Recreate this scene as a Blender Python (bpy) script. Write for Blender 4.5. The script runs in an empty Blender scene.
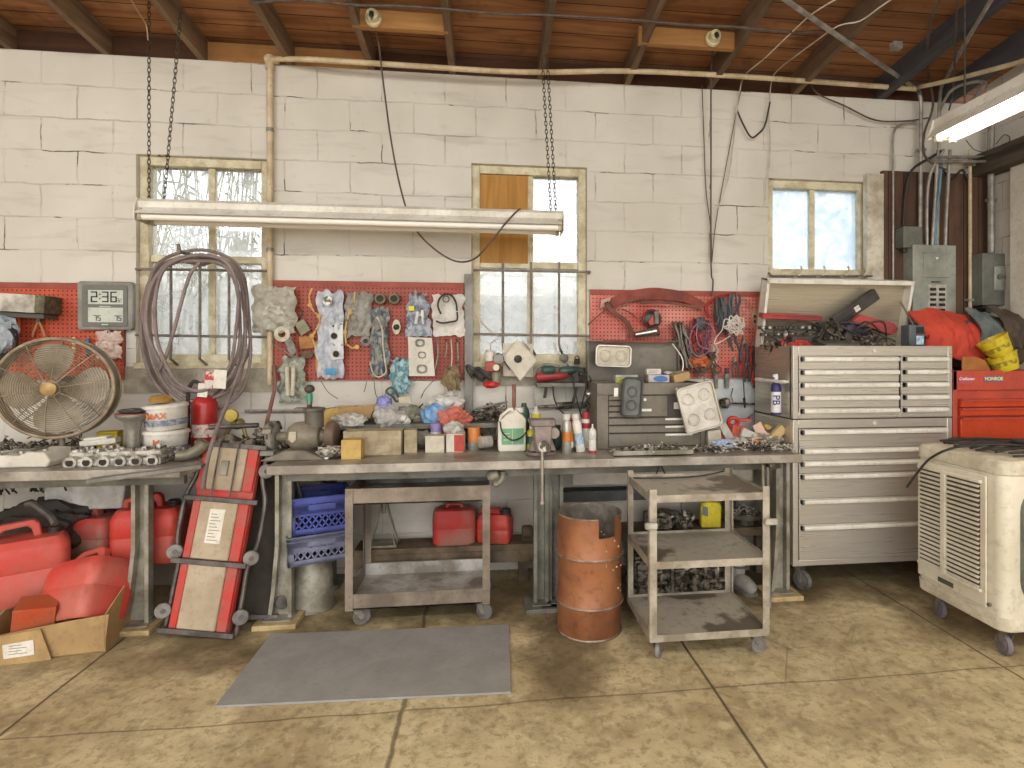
import bpy, bmesh, math, random
from mathutils import Vector, Matrix, noise
SC = bpy.context.scene
COL = SC.collection
PI = math.pi
R = math.radians
random.seed(7)

# ---------------------------------------------------------------- camera
F, PX, PY = 570.0, 557.0, 354.0          # focal length and principal point, in pixels of a 1024 wide frame
YAW = math.atan(0.12)
CAM_D, CAM_H = 3.85, 1.45                # distance to the block wall, height over the floor
cd = bpy.data.cameras.new('camera')
cam = bpy.data.objects.new('camera', cd)
COL.objects.link(cam)
cam.location = (0, -CAM_D, CAM_H)
cam.rotation_euler = (PI / 2, 0, -YAW)
cd.sensor_width = 36
cd.lens = F / 1024 * 36
cd.shift_x = (512 - PX) / 1024
cd.shift_y = (PY - 384) / 1024
cd.clip_start = 0.05
cd.clip_end = 200
SC.camera = cam

# ---------------------------------------------------------------- sky light and added fill lamps
SC.view_settings.view_transform = 'Standard'
SC.view_settings.look = 'None'
SC.view_settings.gamma = 1
SC.view_settings.use_curve_mapping = False
SC.view_settings.exposure = -0.08
w = bpy.data.worlds.new('sky')
SC.world = w
w.use_nodes = True
bg = w.node_tree.nodes['Background']
bg.inputs[0].default_value = (0.97, 0.98, 1.0, 1)
bg.inputs[1].default_value = 3.9


def area(name, loc, rot, sx, sy, power, col=(1, 0.96, 0.88)):
    l = bpy.data.lights.new(name, 'AREA')
    l.shape = 'RECTANGLE'
    l.size, l.size_y, l.energy, l.color = sx, sy, power, col
    o = bpy.data.objects.new(name, l)
    COL.objects.link(o)
    o.location = loc
    o.rotation_euler = rot
    return o


# added area lamps, out of view, brightening the room from behind and beside the camera
area('fill_light', (-2.6, -4.6, 3.35), (R(18), 0, 0), 2.4, 0.5, 72)
area('fill_light', (1.4, -4.6, 3.35), (R(18), 0, 0), 2.4, 0.5, 72)
area('fill_light', (-4.6, -2.2, 3.2), (R(10), R(-14), 0), 0.5, 2.4, 30)


# ---------------------------------------------------------------- pixel <-> place
def ray(px, py):
    u, v = (px - PX) / F, (PY - py) / F
    return Vector((math.sin(YAW) + u * math.cos(YAW), math.cos(YAW) - u * math.sin(YAW), v))


def at(px, py, Y=0.0):
    d = ray(px, py)
    t = (Y + CAM_D) / d.y
    return Vector((t * d.x, Y, CAM_H + t * d.z))


def onz(px, py, Z=0.0):
    d = ray(px, py)
    t = (Z - CAM_H) / d.z
    return Vector((t * d.x, t * d.y - CAM_D, Z))


def onx(px, py, X):
    d = ray(px, py)
    t = X / d.x
    return Vector((X, t * d.y - CAM_D, CAM_H + t * d.z))


# ---------------------------------------------------------------- materials
def lin(c):
    if isinstance(c, str):
        c = [int(c[i:i + 2], 16) / 255 for i in (0, 2, 4)]
    return tuple((x / 12.92 if x <= 0.04045 else ((x + 0.055) / 1.055) ** 2.4) for x in c) + (1,)


class NT:
    def __init__(s, name):
        s.m = bpy.data.materials.new(name)
        s.m.use_nodes = True
        s.t = s.m.node_tree
        s.b = s.t.nodes['Principled BSDF']
        s.out = s.t.nodes['Material Output']

    def n(s, typ, props=None, **ins):
        nd = s.t.nodes.new(typ)
        for k, v in (props or {}).items():
            setattr(nd, k, v)
        for k, v in ins.items():
            key = int(k[1:]) if k[0] == '_' and k[1:].isdigit() else k.replace('_', ' ')
            s.set(nd.inputs[key], v)
        return nd

    def set(s, inp, v):
        if isinstance(v, bpy.types.NodeSocket):
            s.t.links.new(v, inp)
        elif isinstance(v, bpy.types.Node):
            s.t.links.new(v.outputs[0], inp)
        else:
            inp.default_value = v

    def math(s, op, a, b=0.0, c=0.0, clamp=False):
        return s.n('ShaderNodeMath', {'operation': op, 'use_clamp': clamp}, _0=a, _1=b, _2=c).outputs[0]

    def mix(s, fac, a, b, blend='MIX'):
        nd = s.n('ShaderNodeMix', {'data_type': 'RGBA', 'blend_type': blend})
        s.set(nd.inputs[0], fac)
        s.set(nd.inputs[6], a)
        s.set(nd.inputs[7], b)
        return nd.outputs[2]

    def ramp(s, fac, lo, hi):
        return s.n('ShaderNodeMapRange', {'clamp': True}, Value=fac, From_Min=lo, From_Max=hi).outputs[0]

    def noise(s, scale, detail=4, vec=None, rough=0.55, dist=0.0):
        nd = s.n('ShaderNodeTexNoise', None, Scale=scale, Detail=detail, Roughness=rough, Distortion=dist)
        s.set(nd.inputs['Vector'], vec if vec is not None else s.obj)
        return nd.outputs[0]

    @property
    def obj(s):
        if not hasattr(s, '_tc'):
            s._tc = s.t.nodes.new('ShaderNodeTexCoord')
        return s._tc.outputs['Object']

    def bump(s, h, strength=0.3, dist=0.01):
        nd = s.n('ShaderNodeBump', None, Strength=strength, Distance=dist, Height=h)
        s.set(s.b.inputs['Normal'], nd.outputs[0])


MC = {}


def mat(name, c1, c2=None, rough=0.6, metal=0.0, scale=9, bump=0.0, lo=0.38, hi=0.62, spec=0.4, trans=0.0, alpha=1.0, grime=.45):
    """paint, plastic or metal: colour c1 worn through to c2 in noise patches"""
    if name in MC:
        return MC[name]
    t = NT(name)
    b = t.b
    b.inputs['Roughness'].default_value = rough
    b.inputs['Metallic'].default_value = metal
    b.inputs['Specular IOR Level'].default_value = spec
    if c2 is None:
        t.set(b.inputs['Base Color'], lin(c1))
    else:
        f = t.ramp(t.noise(scale), lo, hi)
        d2 = tuple(x * .45 for x in lin(c2)[:3]) + (1,)
        col = t.mix(f, lin(c1), lin(c2))
        fine = t.math('MULTIPLY', t.ramp(t.noise(min(scale * 3.5 + 14, 60), 6, rough=.7), .52, .72), grime)
        t.set(b.inputs['Base Color'], t.mix(fine, col, d2))
    if bump:
        t.bump(t.noise(scale * 5), bump, 0.004)
    if trans:
        b.inputs['Transmission Weight'].default_value = trans
    if alpha < 1:
        b.inputs['Alpha'].default_value = alpha
    MC[name] = t.m
    return t.m


def clearmat(name, c, tint=0.35, rough=0.25):
    """crinkled clear plastic film"""
    if name in MC:
        return MC[name]
    t = NT(name)
    b = t.b
    b.inputs['Roughness'].default_value = rough
    f = t.ramp(t.noise(22, 3), 0.35, 0.7)
    t.set(b.inputs['Base Color'], lin(c))
    t.set(b.inputs['Alpha'], t.math('MULTIPLY_ADD', f, 0.5, tint))
    MC[name] = t.m
    return t.m


# ---------------------------------------------------------------- mesh builder
def frame(p0, p1):
    z = (Vector(p1) - Vector(p0)).normalized()
    x = Vector((0, 0, 1)).cross(z) if abs(z.z) < 0.95 else Vector((1, 0, 0)).cross(z)
    x.normalize()
    return x, z.cross(x), z


def smooth_path(pts, n=6, closed=False):
    P = [Vector(p) for p in pts]
    m = len(P)
    if m < 3:
        return P
    out = []
    for i in range(m if closed else m - 1):
        g = (lambda k: P[k % m]) if closed else (lambda k: P[min(max(k, 0), m - 1)])
        a, b, c, d = g(i - 1), g(i), g(i + 1), g(i + 2)
        for k in range(n):
            t = k / n
            out.append(0.5 * ((2 * b) + (c - a) * t + (2 * a - 5 * b + 4 * c - d) * t * t + (3 * b - a - 3 * c + d) * t ** 3))
    if not closed:
        out.append(P[-1])
    return out


class MB:
    def __init__(s, M=None):
        s.v, s.f = [], []
        s.M = M

    def add(s, vs, fs):
        o = len(s.v)
        s.v += [(s.M @ Vector(v)) if s.M is not None else Vector(v) for v in vs]
        s.f += [tuple(i + o for i in f) for f in fs]
        return s

    def box(s, a, b, rot=None, about=None):
        """box between corners a and b, optionally turned (euler) about a point"""
        x0, y0, z0 = a
        x1, y1, z1 = b
        vs = [Vector(p) for p in ((x0, y0, z0), (x1, y0, z0), (x1, y1, z0), (x0, y1, z0), (x0, y0, z1), (x1, y0, z1), (x1, y1, z1), (x0, y1, z1))]
        if rot is not None:
            c = Vector(about) if about is not None else (Vector(a) + Vector(b)) / 2
            Q = Matrix.Rotation(rot[2], 3, 'Z') @ Matrix.Rotation(rot[1], 3, 'Y') @ Matrix.Rotation(rot[0], 3, 'X')
            vs = [c + Q @ (v - c) for v in vs]
        return s.add(vs, [(0, 3, 2, 1), (4, 5, 6, 7), (0, 1, 5, 4), (1, 2, 6, 5), (2, 3, 7, 6), (3, 0, 4, 7)])

    def bar(s, p0, p1, w, h=None, up=None):
        """rectangular bar from p0 to p1"""
        h = h or w
        x, y, z = frame(p0, p1)
        if up is not None:
            y = (Vector(up) - z * z.dot(Vector(up))).normalized()
            x = y.cross(z)
        vs = []
        for p in (p0, p1):
            for a, b in ((-1, -1), (1, -1), (1, 1), (-1, 1)):
                vs.append(Vector(p) + x * a * w / 2 + y * b * h / 2)
        return s.add(vs, [(0, 3, 2, 1), (4, 5, 6, 7), (0, 1, 5, 4), (1, 2, 6, 5), (2, 3, 7, 6), (3, 0, 4, 7)])

    def cyl(s, p0, p1, r0, r1=None, n=16):
        return s.lathe([(r0, 0), (r1 if r1 is not None else r0, (Vector(p1) - Vector(p0)).length)], p0, p1, n)

    def lathe(s, prof, p0=(0, 0, 0), p1=(0, 0, 1), n=24, caps=True, arc=None):
        """profile (radius, height) turned round the axis p0->p1"""
        x, y, z = frame(p0, p1)
        p0 = Vector(p0)
        vs, fs = [], []
        for r, h in prof:
            for k in range(n):
                a = 2 * PI * k / n
                vs.append(p0 + z * h + (x * math.cos(a) + y * math.sin(a)) * max(r, 1e-5))
        for i in range(len(prof) - 1):
            for k in range(n):
                a, b = i * n + k, i * n + (k + 1) % n
                fs.append((a, b, b + n, a + n))
        if caps:
            fs.append(tuple(reversed(range(n))))
            fs.append(tuple(range((len(prof) - 1) * n, len(prof) * n)))
        return s.add(vs, fs)

    def tube(s, pts, r, n=6, closed=False, sm=0):
        P = smooth_path(pts, sm, closed) if sm else [Vector(p) for p in pts]
        m = len(P)
        vs, fs = [], []
        x = None
        for i in range(m):
            if closed:
                t = P[(i + 1) % m] - P[i - 1]
            else:
                t = P[min(i + 1, m - 1)] - P[max(i - 1, 0)]
            t.normalize()
            if x is None:
                x = frame((0, 0, 0), t)[0]
            x = x - t * t.dot(x)
            if x.length < 1e-4:
                x = frame((0, 0, 0), t)[0]
            x.normalize()
            y = t.cross(x)
            for k in range(n):
                a = 2 * PI * k / n
                vs.append(P[i] + (x * math.cos(a) + y * math.sin(a)) * r)
        for i in range(m if closed else m - 1):
            j = (i + 1) % m
            for k in range(n):
                fs.append((i * n + k, i * n + (k + 1) % n, j * n + (k + 1) % n, j * n + k))
        if not closed:
            fs.append(tuple(reversed(range(n))))
            fs.append(tuple(range((m - 1) * n, m * n)))
        return s.add(vs, fs)

    def prism(s, pts, d, axis='y', at=0.0):
        """2-D outline pushed d deep. axis y: pts are (x, z); axis z: (x, y); axis x: (y, z)"""
        n = len(pts)
        q = {'y': lambda p, e: (p[0], e, p[1]), 'z': lambda p, e: (p[0], p[1], e), 'x': lambda p, e: (e, p[0], p[1])}[axis]
        vs = [q(p, at) for p in pts] + [q(p, at + d) for p in pts]
        fs = [tuple(range(n)), tuple(reversed(range(n, 2 * n)))]
        fs += [(k, k + n, (k + 1) % n + n, (k + 1) % n) for k in range(n)]
        return s.add(vs, fs)

    def ring(s, outer, inner, d, at=0.0):
        """flat frame between two outlines of the same count, in the xz plane, d deep"""
        n = len(outer)
        vs = [(p[0], at, p[1]) for p in outer] + [(p[0], at, p[1]) for p in inner]
        vs += [(p[0], at + d, p[1]) for p in outer] + [(p[0], at + d, p[1]) for p in inner]
        fs = []
        for k in range(n):
            j = (k + 1) % n
            fs += [(k, j, n + j, n + k), (2 * n + k, 3 * n + k, 3 * n + j, 2 * n + j), (k, 2 * n + k, 2 * n + j, j), (n + k, n + j, 3 * n + j, 3 * n + k)]
        return s.add(vs, fs)

    def torus(s, c, R_, r, axis=(0, 0, 1), n=24, m=8, sq=1.0):
        x, y, z = frame((0, 0, 0), axis)
        c = Vector(c)
        return s.tube([c + x * math.cos(2 * PI * k / n) * R_ + y * math.sin(2 * PI * k / n) * R_ * sq for k in range(n)], r, m, True)

    def blob(s, c, size, amp=0.2, seed=0, freq=2.0, sub=3, rot=None, sharp=False):
        """lumpy or crumpled mass"""
        bm = bmesh.new()
        bmesh.ops.create_icosphere(bm, subdivisions=sub, radius=1)
        c = Vector(c)
        off = Vector((seed * 7.3, seed * 3.1, seed * 1.7))
        vs = []
        for v in bm.verts:
            q = v.co * freq + off
            k = noise.noise(q) * amp + noise.noise(q * 2.7) * amp * 0.6
            if sharp:
                k = (abs(noise.noise(q)) * 2 - 0.5) * amp + abs(noise.noise(q * 2.3)) * amp * 1.2
            p = v.co * (1 + k)
            p = Vector((p.x * size[0] / 2, p.y * size[1] / 2, p.z * size[2] / 2))
            if rot is not None:
                p = rot @ p
            vs.append(c + p)
        fs = [tuple(v.index for v in f.verts) for f in bm.faces]
        bm.free()
        return s.add(vs, fs)

    def sheet(s, fn, nu, nv, thick=0.0):
        """surface fn(u, v) with u, v in 0..1; with a thickness it is closed"""
        vs = [Vector(fn(i / nu, j / nv)) for j in range(nv + 1) for i in range(nu + 1)]
        W = nu + 1
        fs = [(j * W + i, j * W + i + 1, (j + 1) * W + i + 1, (j + 1) * W + i) for j in range(nv) for i in range(nu)]
        if thick:
            nrm = [Vector((0, 0, 0)) for _ in vs]
            for f in fs:
                n_ = (vs[f[1]] - vs[f[0]]).cross(vs[f[3]] - vs[f[0]])
                for i in f:
                    nrm[i] += n_
            N = len(vs)
            vs += [v - n_.normalized() * thick if n_.length > 1e-12 else v - Vector((0, thick, 0)) for v, n_ in zip(vs, nrm)]
            fs += [tuple(i + N for i in reversed(f)) for f in list(fs)]
            edge = [i for i in range(nu)] + [j * W + nu for j in range(nv)] + [nv * W + i for i in range(nu, 0, -1)] + [j * W for j in range(nv, 0, -1)]
            for a, b in zip(edge, edge[1:] + edge[:1]):
                fs.append((a, a + N, b + N, b))
        return s.add(vs, fs)

    def build(s, name, m, parent=None, bevel=0.0, smooth=True, seg=2):
        me = bpy.data.meshes.new(name)
        me.from_pydata([tuple(v) for v in s.v], [], s.f)
        me.validate()
        bm = bmesh.new()
        bm.from_mesh(me)
        bmesh.ops.recalc_face_normals(bm, faces=bm.faces)
        bm.to_mesh(me)
        bm.free()
        if smooth:
            me.polygons.foreach_set('use_smooth', [True] * len(me.polygons))
            me.set_sharp_from_angle(angle=R(38))
        me.materials.append(m)
        o = bpy.data.objects.new(name, me)
        COL.objects.link(o)
        if parent is not None:
            o.parent = parent
        if bevel:
            md = o.modifiers.new('bevel', 'BEVEL')
            md.width = bevel
            md.segments = seg
            md.limit_method = 'ANGLE'
            md.angle_limit = R(40)
        return o


def tag(o, label, cat, group=None, kind=None):
    o['label'] = label
    o['category'] = cat
    if group:
        o['group'] = group
    if kind:
        o['kind'] = kind
    return o


def thing(name, label, cat, loc=(0, 0, 0), rotz=0.0, group=None, rot=None):
    o = bpy.data.objects.new(name, None)
    o.empty_display_size = 0.05
    COL.objects.link(o)
    o.location = loc
    o.rotation_euler = rot if rot is not None else (0, 0, rotz)
    return tag(o, label, cat, group)


def one(name, mb, m, label, cat, loc=(0, 0, 0), rotz=0.0, group=None, bevel=0.0, rot=None, kind=None, smooth=True):
    o = mb.build(name, m, None, bevel, smooth)
    o.location = loc
    o.rotation_euler = rot if rot is not None else (0, 0, rotz)
    return tag(o, label, cat, group, kind)


def struct(o):
    o['kind'] = 'structure'
    return o


def copy_tree(o, parent=None):
    c = o.copy()
    COL.objects.link(c)
    if parent is not None:
        c.parent = parent
    for ch in [x for x in bpy.data.objects if x.parent is o]:
        copy_tree(ch, c)
    return c


def text(s, size, m, parent, loc, rot=(PI / 2, 0, 0), name='lettering', ext=0.0008, shear=0.0, bold=0.0, sx=1.0):
    cu = bpy.data.curves.new(name, 'FONT')
    cu.body = s
    cu.size = size
    cu.extrude = ext
    cu.shear = shear
    cu.offset = bold
    cu.align_x = 'CENTER'
    cu.align_y = 'CENTER'
    tmp = bpy.data.objects.new(name, cu)
    COL.objects.link(tmp)
    bpy.context.view_layer.update()
    me = bpy.data.meshes.new_from_object(tmp.evaluated_get(bpy.context.evaluated_depsgraph_get()))
    bpy.data.objects.remove(tmp)
    me.materials.clear()
    me.materials.append(m)
    o = bpy.data.objects.new(name, me)
    COL.objects.link(o)
    o.parent = parent
    o.location = loc
    o.rotation_euler = rot
    o.scale = (sx, 1, 1)
    return o


def rrect(w, h, r, n=5, cx=0.0, cz=0.0):
    pts = []
    for (sx, sz, a0) in ((1, 1, 0), (-1, 1, 90), (-1, -1, 180), (1, -1, 270)):
        for k in range(n + 1):
            a = R(a0 + 90 * k / n)
            pts.append((cx + sx * (w / 2 - r) + r * math.cos(a), cz + sz * (h / 2 - r) + r * math.sin(a)))
    return pts


def circ(r, n=24, cx=0.0, cz=0.0, rz=None):
    return [(cx + r * math.cos(2 * PI * k / n), cz + (rz or r) * math.sin(2 * PI * k / n)) for k in range(n)]


BH = 0.88        # bench height

# ================================================================ materials of the shell
def wall_mat():
    t = NT('painted_block')
    co = t.n('ShaderNodeSeparateXYZ', None, Vector=t.obj)
    wob = t.noise(1.3, 2)
    wb2 = t.math('MULTIPLY', t.math('SUBTRACT', t.noise(7, 4), .5), .03)
    z = t.math('ADD', t.math('ADD', co.outputs[2], wb2), t.math('MULTIPLY', wob, 0.02))
    vec = t.n('ShaderNodeCombineXYZ', None, X=t.math('ADD', t.math('ADD', t.math('ADD', co.outputs[0], co.outputs[1]), wb2), 40.115), Y=t.math('ADD', z, 40.64 - 3.31 - .01 + 0.2032 * 16.0))
    br = t.n('ShaderNodeTexBrick', None, Vector=vec, Scale=1.0, Mortar_Size=0.006, Mortar_Smooth=0.6, Bias=0.0, Brick_Width=0.4064, Row_Height=0.2032,
             Color1=(1, 1, 1, 1), Color2=(.82, .82, .82, 1), Mortar=(0, 0, 0, 1))
    thin = t.n('ShaderNodeTexBrick', None, Vector=vec, Scale=1.0, Mortar_Size=0.0028, Mortar_Smooth=0.1, Bias=0.0, Brick_Width=0.4064, Row_Height=0.2032,
               Color1=(1, 1, 1, 1), Color2=(.82, .82, .82, 1), Mortar=(0, 0, 0, 1))
    big = t.noise(1.1, 4)
    col = t.mix(t.ramp(big, .35, .68), lin('d6d0c4'), lin('c2bbae'))
    col = t.mix(t.math('MULTIPLY', br.outputs['Fac'], t.ramp(t.noise(2.6, 5), .46, .7)), col, lin('a59a8c'))
    crack = t.math('MULTIPLY', thin.outputs['Fac'], t.ramp(t.noise(3.4, 6, dist=.8), .56, .62))
    col = t.mix(crack, col, lin('4a4038'))
    st = t.n('ShaderNodeMapping', None, Vector=t.obj, Scale=(1.6, 1.6, 9.0))
    smear = t.math('MULTIPLY', t.ramp(t.noise(1.4, 6, vec=st.outputs[0], dist=.5), .56, .72), t.math('MULTIPLY_ADD', br.outputs['Fac'], .6, .3))
    col = t.mix(smear, col, lin('9a8f80'))
    blot = t.math('MULTIPLY', t.ramp(t.noise(9, 7, rough=.75), .6, .72), .35)
    col = t.mix(blot, col, lin('8f8475'))
    spots = t.ramp(t.noise(26, 3), .71, .78)
    col = t.mix(t.math('MULTIPLY', spots, .5), col, lin('7d7163'))
    grime = t.math('MULTIPLY', t.ramp(co.outputs[2], 1.0, .35), t.ramp(t.noise(3.0, 4), .3, .7))
    col = t.mix(t.math('MULTIPLY', grime, .55), col, lin('8f8271'))
    t.set(t.b.inputs['Base Color'], col)
    t.b.inputs['Roughness'].default_value = .75
    h = t.math('SUBTRACT', t.math('MULTIPLY', t.noise(30, 4), .25), t.math('MULTIPLY', br.outputs['Fac'], .6))
    t.bump(h, .55, .01)
    return t.m


def floor_mat():
    t = NT('stained_concrete')
    co = t.n('ShaderNodeSeparateXYZ', None, Vector=t.obj)
    X, Y = co.outputs[0], co.outputs[1]
    n1 = t.noise(1.5, 6, dist=.4)
    n2 = t.noise(7, 5)
    n3 = t.noise(38, 3)
    col = t.mix(t.ramp(n1, .36, .64), lin('d8c69c'), lin('b39f78'))
    col = t.mix(t.math('MULTIPLY', t.ramp(n2, .45, .7), .6), col, lin('8c7c58'))
    col = t.mix(t.math('MULTIPLY', t.ramp(t.noise(13, 4, dist=.8), .55, .7), .5), col, lin('e0d4a9'))
    col = t.mix(t.math('MULTIPLY', t.ramp(t.noise(20, 9, rough=.8), .49, .6), .6), col, lin('7b6747'))
    # dark stains by the drum and mat, wider dark ovals under the furniture
    for (x, y, rx, ry, k) in ((.37, -1.15, .22, .42, .75), (-.95, -.95, .5, .2, .6), (-1.5, -.6, 1.2, .35, .6), (0.5, -.45, 1.6, .45, .65), (-3, -.9, 1.0, .4, .5), (2.2, -.3, 2.0, .5, .7), (-1.4, -.95, .5, .16, .5), (2.9, -1.0, .7, .35, .6)):
        dx = t.math('DIVIDE', t.math('SUBTRACT', X, x), rx)
        dy = t.math('DIVIDE', t.math('SUBTRACT', Y, y), ry)
        d = t.math('ADD', t.math('MULTIPLY', dx, dx), t.math('MULTIPLY', dy, dy))
        d = t.math('ADD', d, t.math('MULTIPLY', t.math('SUBTRACT', t.noise(4.5, 5), .5), 2.4))
        col = t.mix(t.math('MULTIPLY', t.ramp(d, 1.25, .2), k), col, lin('57482f'))

    def line(cc, pos, wd, other, wob):
        q = t.math('ADD', cc, t.math('MULTIPLY', t.math('SUBTRACT', t.noise(2.2, 5), .5), wob))
        return t.ramp(t.math('ABSOLUTE', t.math('SUBTRACT', q, pos)), wd, wd * .35)
    j = t.math('MULTIPLY', line(Y, -1.475, .007, X, .05), .6)
    j = t.math('MAXIMUM', j, line(X, -1.845, .009, Y, .015))
    j = t.math('MAXIMUM', j, line(X, .968, .009, Y, .015))
    j = t.math('MAXIMUM', j, line(X, 2.37, .007, Y, .015))
    j = t.math('MAXIMUM', j, t.math('MULTIPLY', line(X, -.35, .013, Y, .07), .8))
    vo = t.n('ShaderNodeTexVoronoi', {'feature': 'DISTANCE_TO_EDGE'}, Scale=1.7, Vector=t.obj)
    crk = t.math('MULTIPLY', t.ramp(vo.outputs['Distance'], .008, .002), t.ramp(t.noise(.9, 2), .52, .6))
    j = t.math('MAXIMUM', j, t.math('MULTIPLY', crk, .45))
    col = t.mix(t.math('MULTIPLY', j, .85), col, lin('46392a'))
    t.set(t.b.inputs['Base Color'], col)
    t.set(t.b.inputs['Roughness'], t.math('MULTIPLY_ADD', n2, .4, .38))
    t.b.inputs['Specular IOR Level'].default_value = .35
    t.bump(t.math('SUBTRACT', t.math('MULTIPLY', n3, .3), j), .35, .006)
    return t.m


def wood_mat(name, c1, c2, c3, axis=0, board=0.14, gap=True, rough=.7, seam='24120a'):
    """boards running along one axis (0 x, 1 y, 2 z), with grain and knots"""
    t = NT(name)
    co = t.n('ShaderNodeSeparateXYZ', None, Vector=t.obj)
    along = co.outputs[axis]
    cross = {0: co.outputs[1], 1: co.outputs[0], 2: co.outputs[0]}[axis]
    sc = [18, 18, 18]
    sc[axis] = 1.6
    mp = t.n('ShaderNodeMapping', None, Vector=t.obj, Scale=tuple(sc))
    g = t.noise(1.0, 5, vec=mp.outputs[0], dist=.8)
    idx = t.math('FLOOR', t.math('DIVIDE', cross, board))
    wn = t.n('ShaderNodeTexWhiteNoise', {'noise_dimensions': '1D'}, W=idx).outputs[0]
    col = t.mix(t.ramp(g, .3, .7), lin(c1), lin(c2))
    col = t.mix(t.math('MULTIPLY', wn, .6), col, lin(c3))
    col = t.mix(t.math('MULTIPLY', t.ramp(t.noise(5, 4), .55, .72), .55), col, lin(c3))
    if gap:
        fr = t.math('ABSOLUTE', t.math('SUBTRACT', t.math('FRACT', t.math('DIVIDE', cross, board)), .5))
        col = t.mix(t.ramp(fr, .465, .485), col, lin(seam))
    t.set(t.b.inputs['Base Color'], col)
    t.b.inputs['Roughness'].default_value = rough
    t.b.inputs['Specular IOR Level'].default_value = .25
    t.bump(g, .25, .004)
    return t.m


def pane_mat(name, c='c9c8c2', op=.36, sc=7):
    """dusty glass: partly clear, partly a scattering film of dust"""
    t = NT(name)
    tr = t.n('ShaderNodeBsdfTransparent', None, Color=(.95, .97, .97, 1))
    tl = t.n('ShaderNodeBsdfTranslucent', None, Color=lin(c))
    gl = t.n('ShaderNodeBsdfGlossy', None, Color=(.8, .8, .8, 1), Roughness=.08)
    f = t.math('MULTIPLY_ADD', t.ramp(t.noise(sc, 5, dist=1.2), .3, .72), .5, op - .2, clamp=True)
    m1 = t.n('ShaderNodeMixShader', None, _0=f, _1=tr.outputs[0], _2=tl.outputs[0])
    m2 = t.n('ShaderNodeMixShader', None, _0=.05, _1=m1.outputs[0], _2=gl.outputs[0])
    t.t.links.new(m2.outputs[0], t.out.inputs['Surface'])
    return t.m


M_wall = wall_mat()
M_floor = floor_mat()
M_deck = wood_mat('roof_boards', 'ad7a50', '7d5032', '4a2b1a', 0, .135)
M_rafter = wood_mat('rafter_wood', '8f745b', '5f4a39', '4a3a30', 1, 5, False)
M_block = wood_mat('blocking_wood', 'b98a55', '96683a', '7d5530', 0, 5, False)
M_beam = wood_mat('old_beam', '6f6356', '4f453b', '40372e', 1, 5, False)
M_panelw = wood_mat('brown_panelling', '705544', '4f3b2e', '392920', 2, .12)
M_ply = wood_mat('plywood', 'c4924f', '96682f', 'a87a3e', 2, 5, False)
M_cream = mat('cream_window_paint', 'd6cdb0', 'b7aa88', rough=.6, scale=14)
M_white = mat('white_enamel', 'e3dfd3', 'cbc4b4', rough=.4, scale=5)
M_pipe = mat('cream_conduit', 'd6c4a2', 'b59f7c', rough=.5, scale=6)
M_gal = mat('galvanised_conduit', 'a8a398', '87817a', rough=.45, metal=.4, scale=12)
M_chain = mat('chain_steel', '5b5348', '3d352c', rough=.5, metal=.6, scale=40)
M_black = mat('black_cable', '2c2926', '3b3733', rough=.55, scale=20)
M_wire = mat('brown_wire', '5e5146', '4a3f36', rough=.6, scale=20)
M_bars = mat('window_bar_steel', '857b72', '6a6159', rough=.5, metal=.3, scale=15)
M_tube = None


# ================================================================ shell
WT = 3.31        # wall top
XL, XR = -6.2, 3.70
YB = -7.8


def hole(x0, x1, y0, y1):
    a, b = at(x0, y0), at(x1, y1)
    return [a.x, b.x, b.z, a.z]


H1 = hole(136, 268, 154, 363)
H2 = hole(471.5, 587, 163, 362)
H3 = hole(768, 867, 178, 277)
H3[1] += .02
holes = (H1, H2, H3)
xs = sorted({XL, XR + .2} | {h[0] for h in holes} | {h[1] for h in holes})
zs = sorted({0, WT} | {h[2] for h in holes} | {h[3] for h in holes})
mb = MB()
for i in range(len(xs) - 1):
    run = None
    for k in range(len(zs) - 1):
        cx, cz = (xs[i] + xs[i + 1]) / 2, (zs[k] + zs[k + 1]) / 2
        inside = any(h[0] < cx < h[1] and h[2] < cz < h[3] for h in holes)
        if inside:
            if run is not None:
                mb.box((xs[i], 0, run), (xs[i + 1], .2, zs[k]))
                run = None
        elif run is None:
            run = zs[k]
    if run is not None:
        mb.box((xs[i], 0, run), (xs[i + 1], .2, WT))
struct(mb.build('wall_back', M_wall, smooth=False))
mb = MB().box((XR, YB, 0), (XR + .2, 0, 3.31 + .088 * 7.8))
struct(mb.build('wall_right', M_wall, smooth=False))
mb = MB().box((XL - .2, YB, 0), (XL, .2, 3.31 + .088 * 7.8))
struct(mb.build('wall_left', M_wall, smooth=False))
struct(MB().box((XL - .2, YB - 4, -.1), (XR + .2, .2, 0)).build('floor', M_floor, smooth=False))
SL = .088


def roofz(Y, dz=0.0):
    return WT - SL * Y + dz


RH = .15
mb = MB()
vs = [(XL - .2, .5, roofz(.5, RH)), (XR + .2, .5, roofz(.5, RH)), (XR + .2, YB, roofz(YB, RH)), (XL - .2, YB, roofz(YB, RH))]
mb.add(vs + [(a, b, c + .03) for a, b, c in vs], [(0, 1, 2, 3), (4, 5, 6, 7), (0, 1, 5, 4), (1, 2, 6, 5), (2, 3, 7, 6), (3, 0, 4, 7)])
struct(mb.build('ceiling', M_deck, smooth=False))
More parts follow.
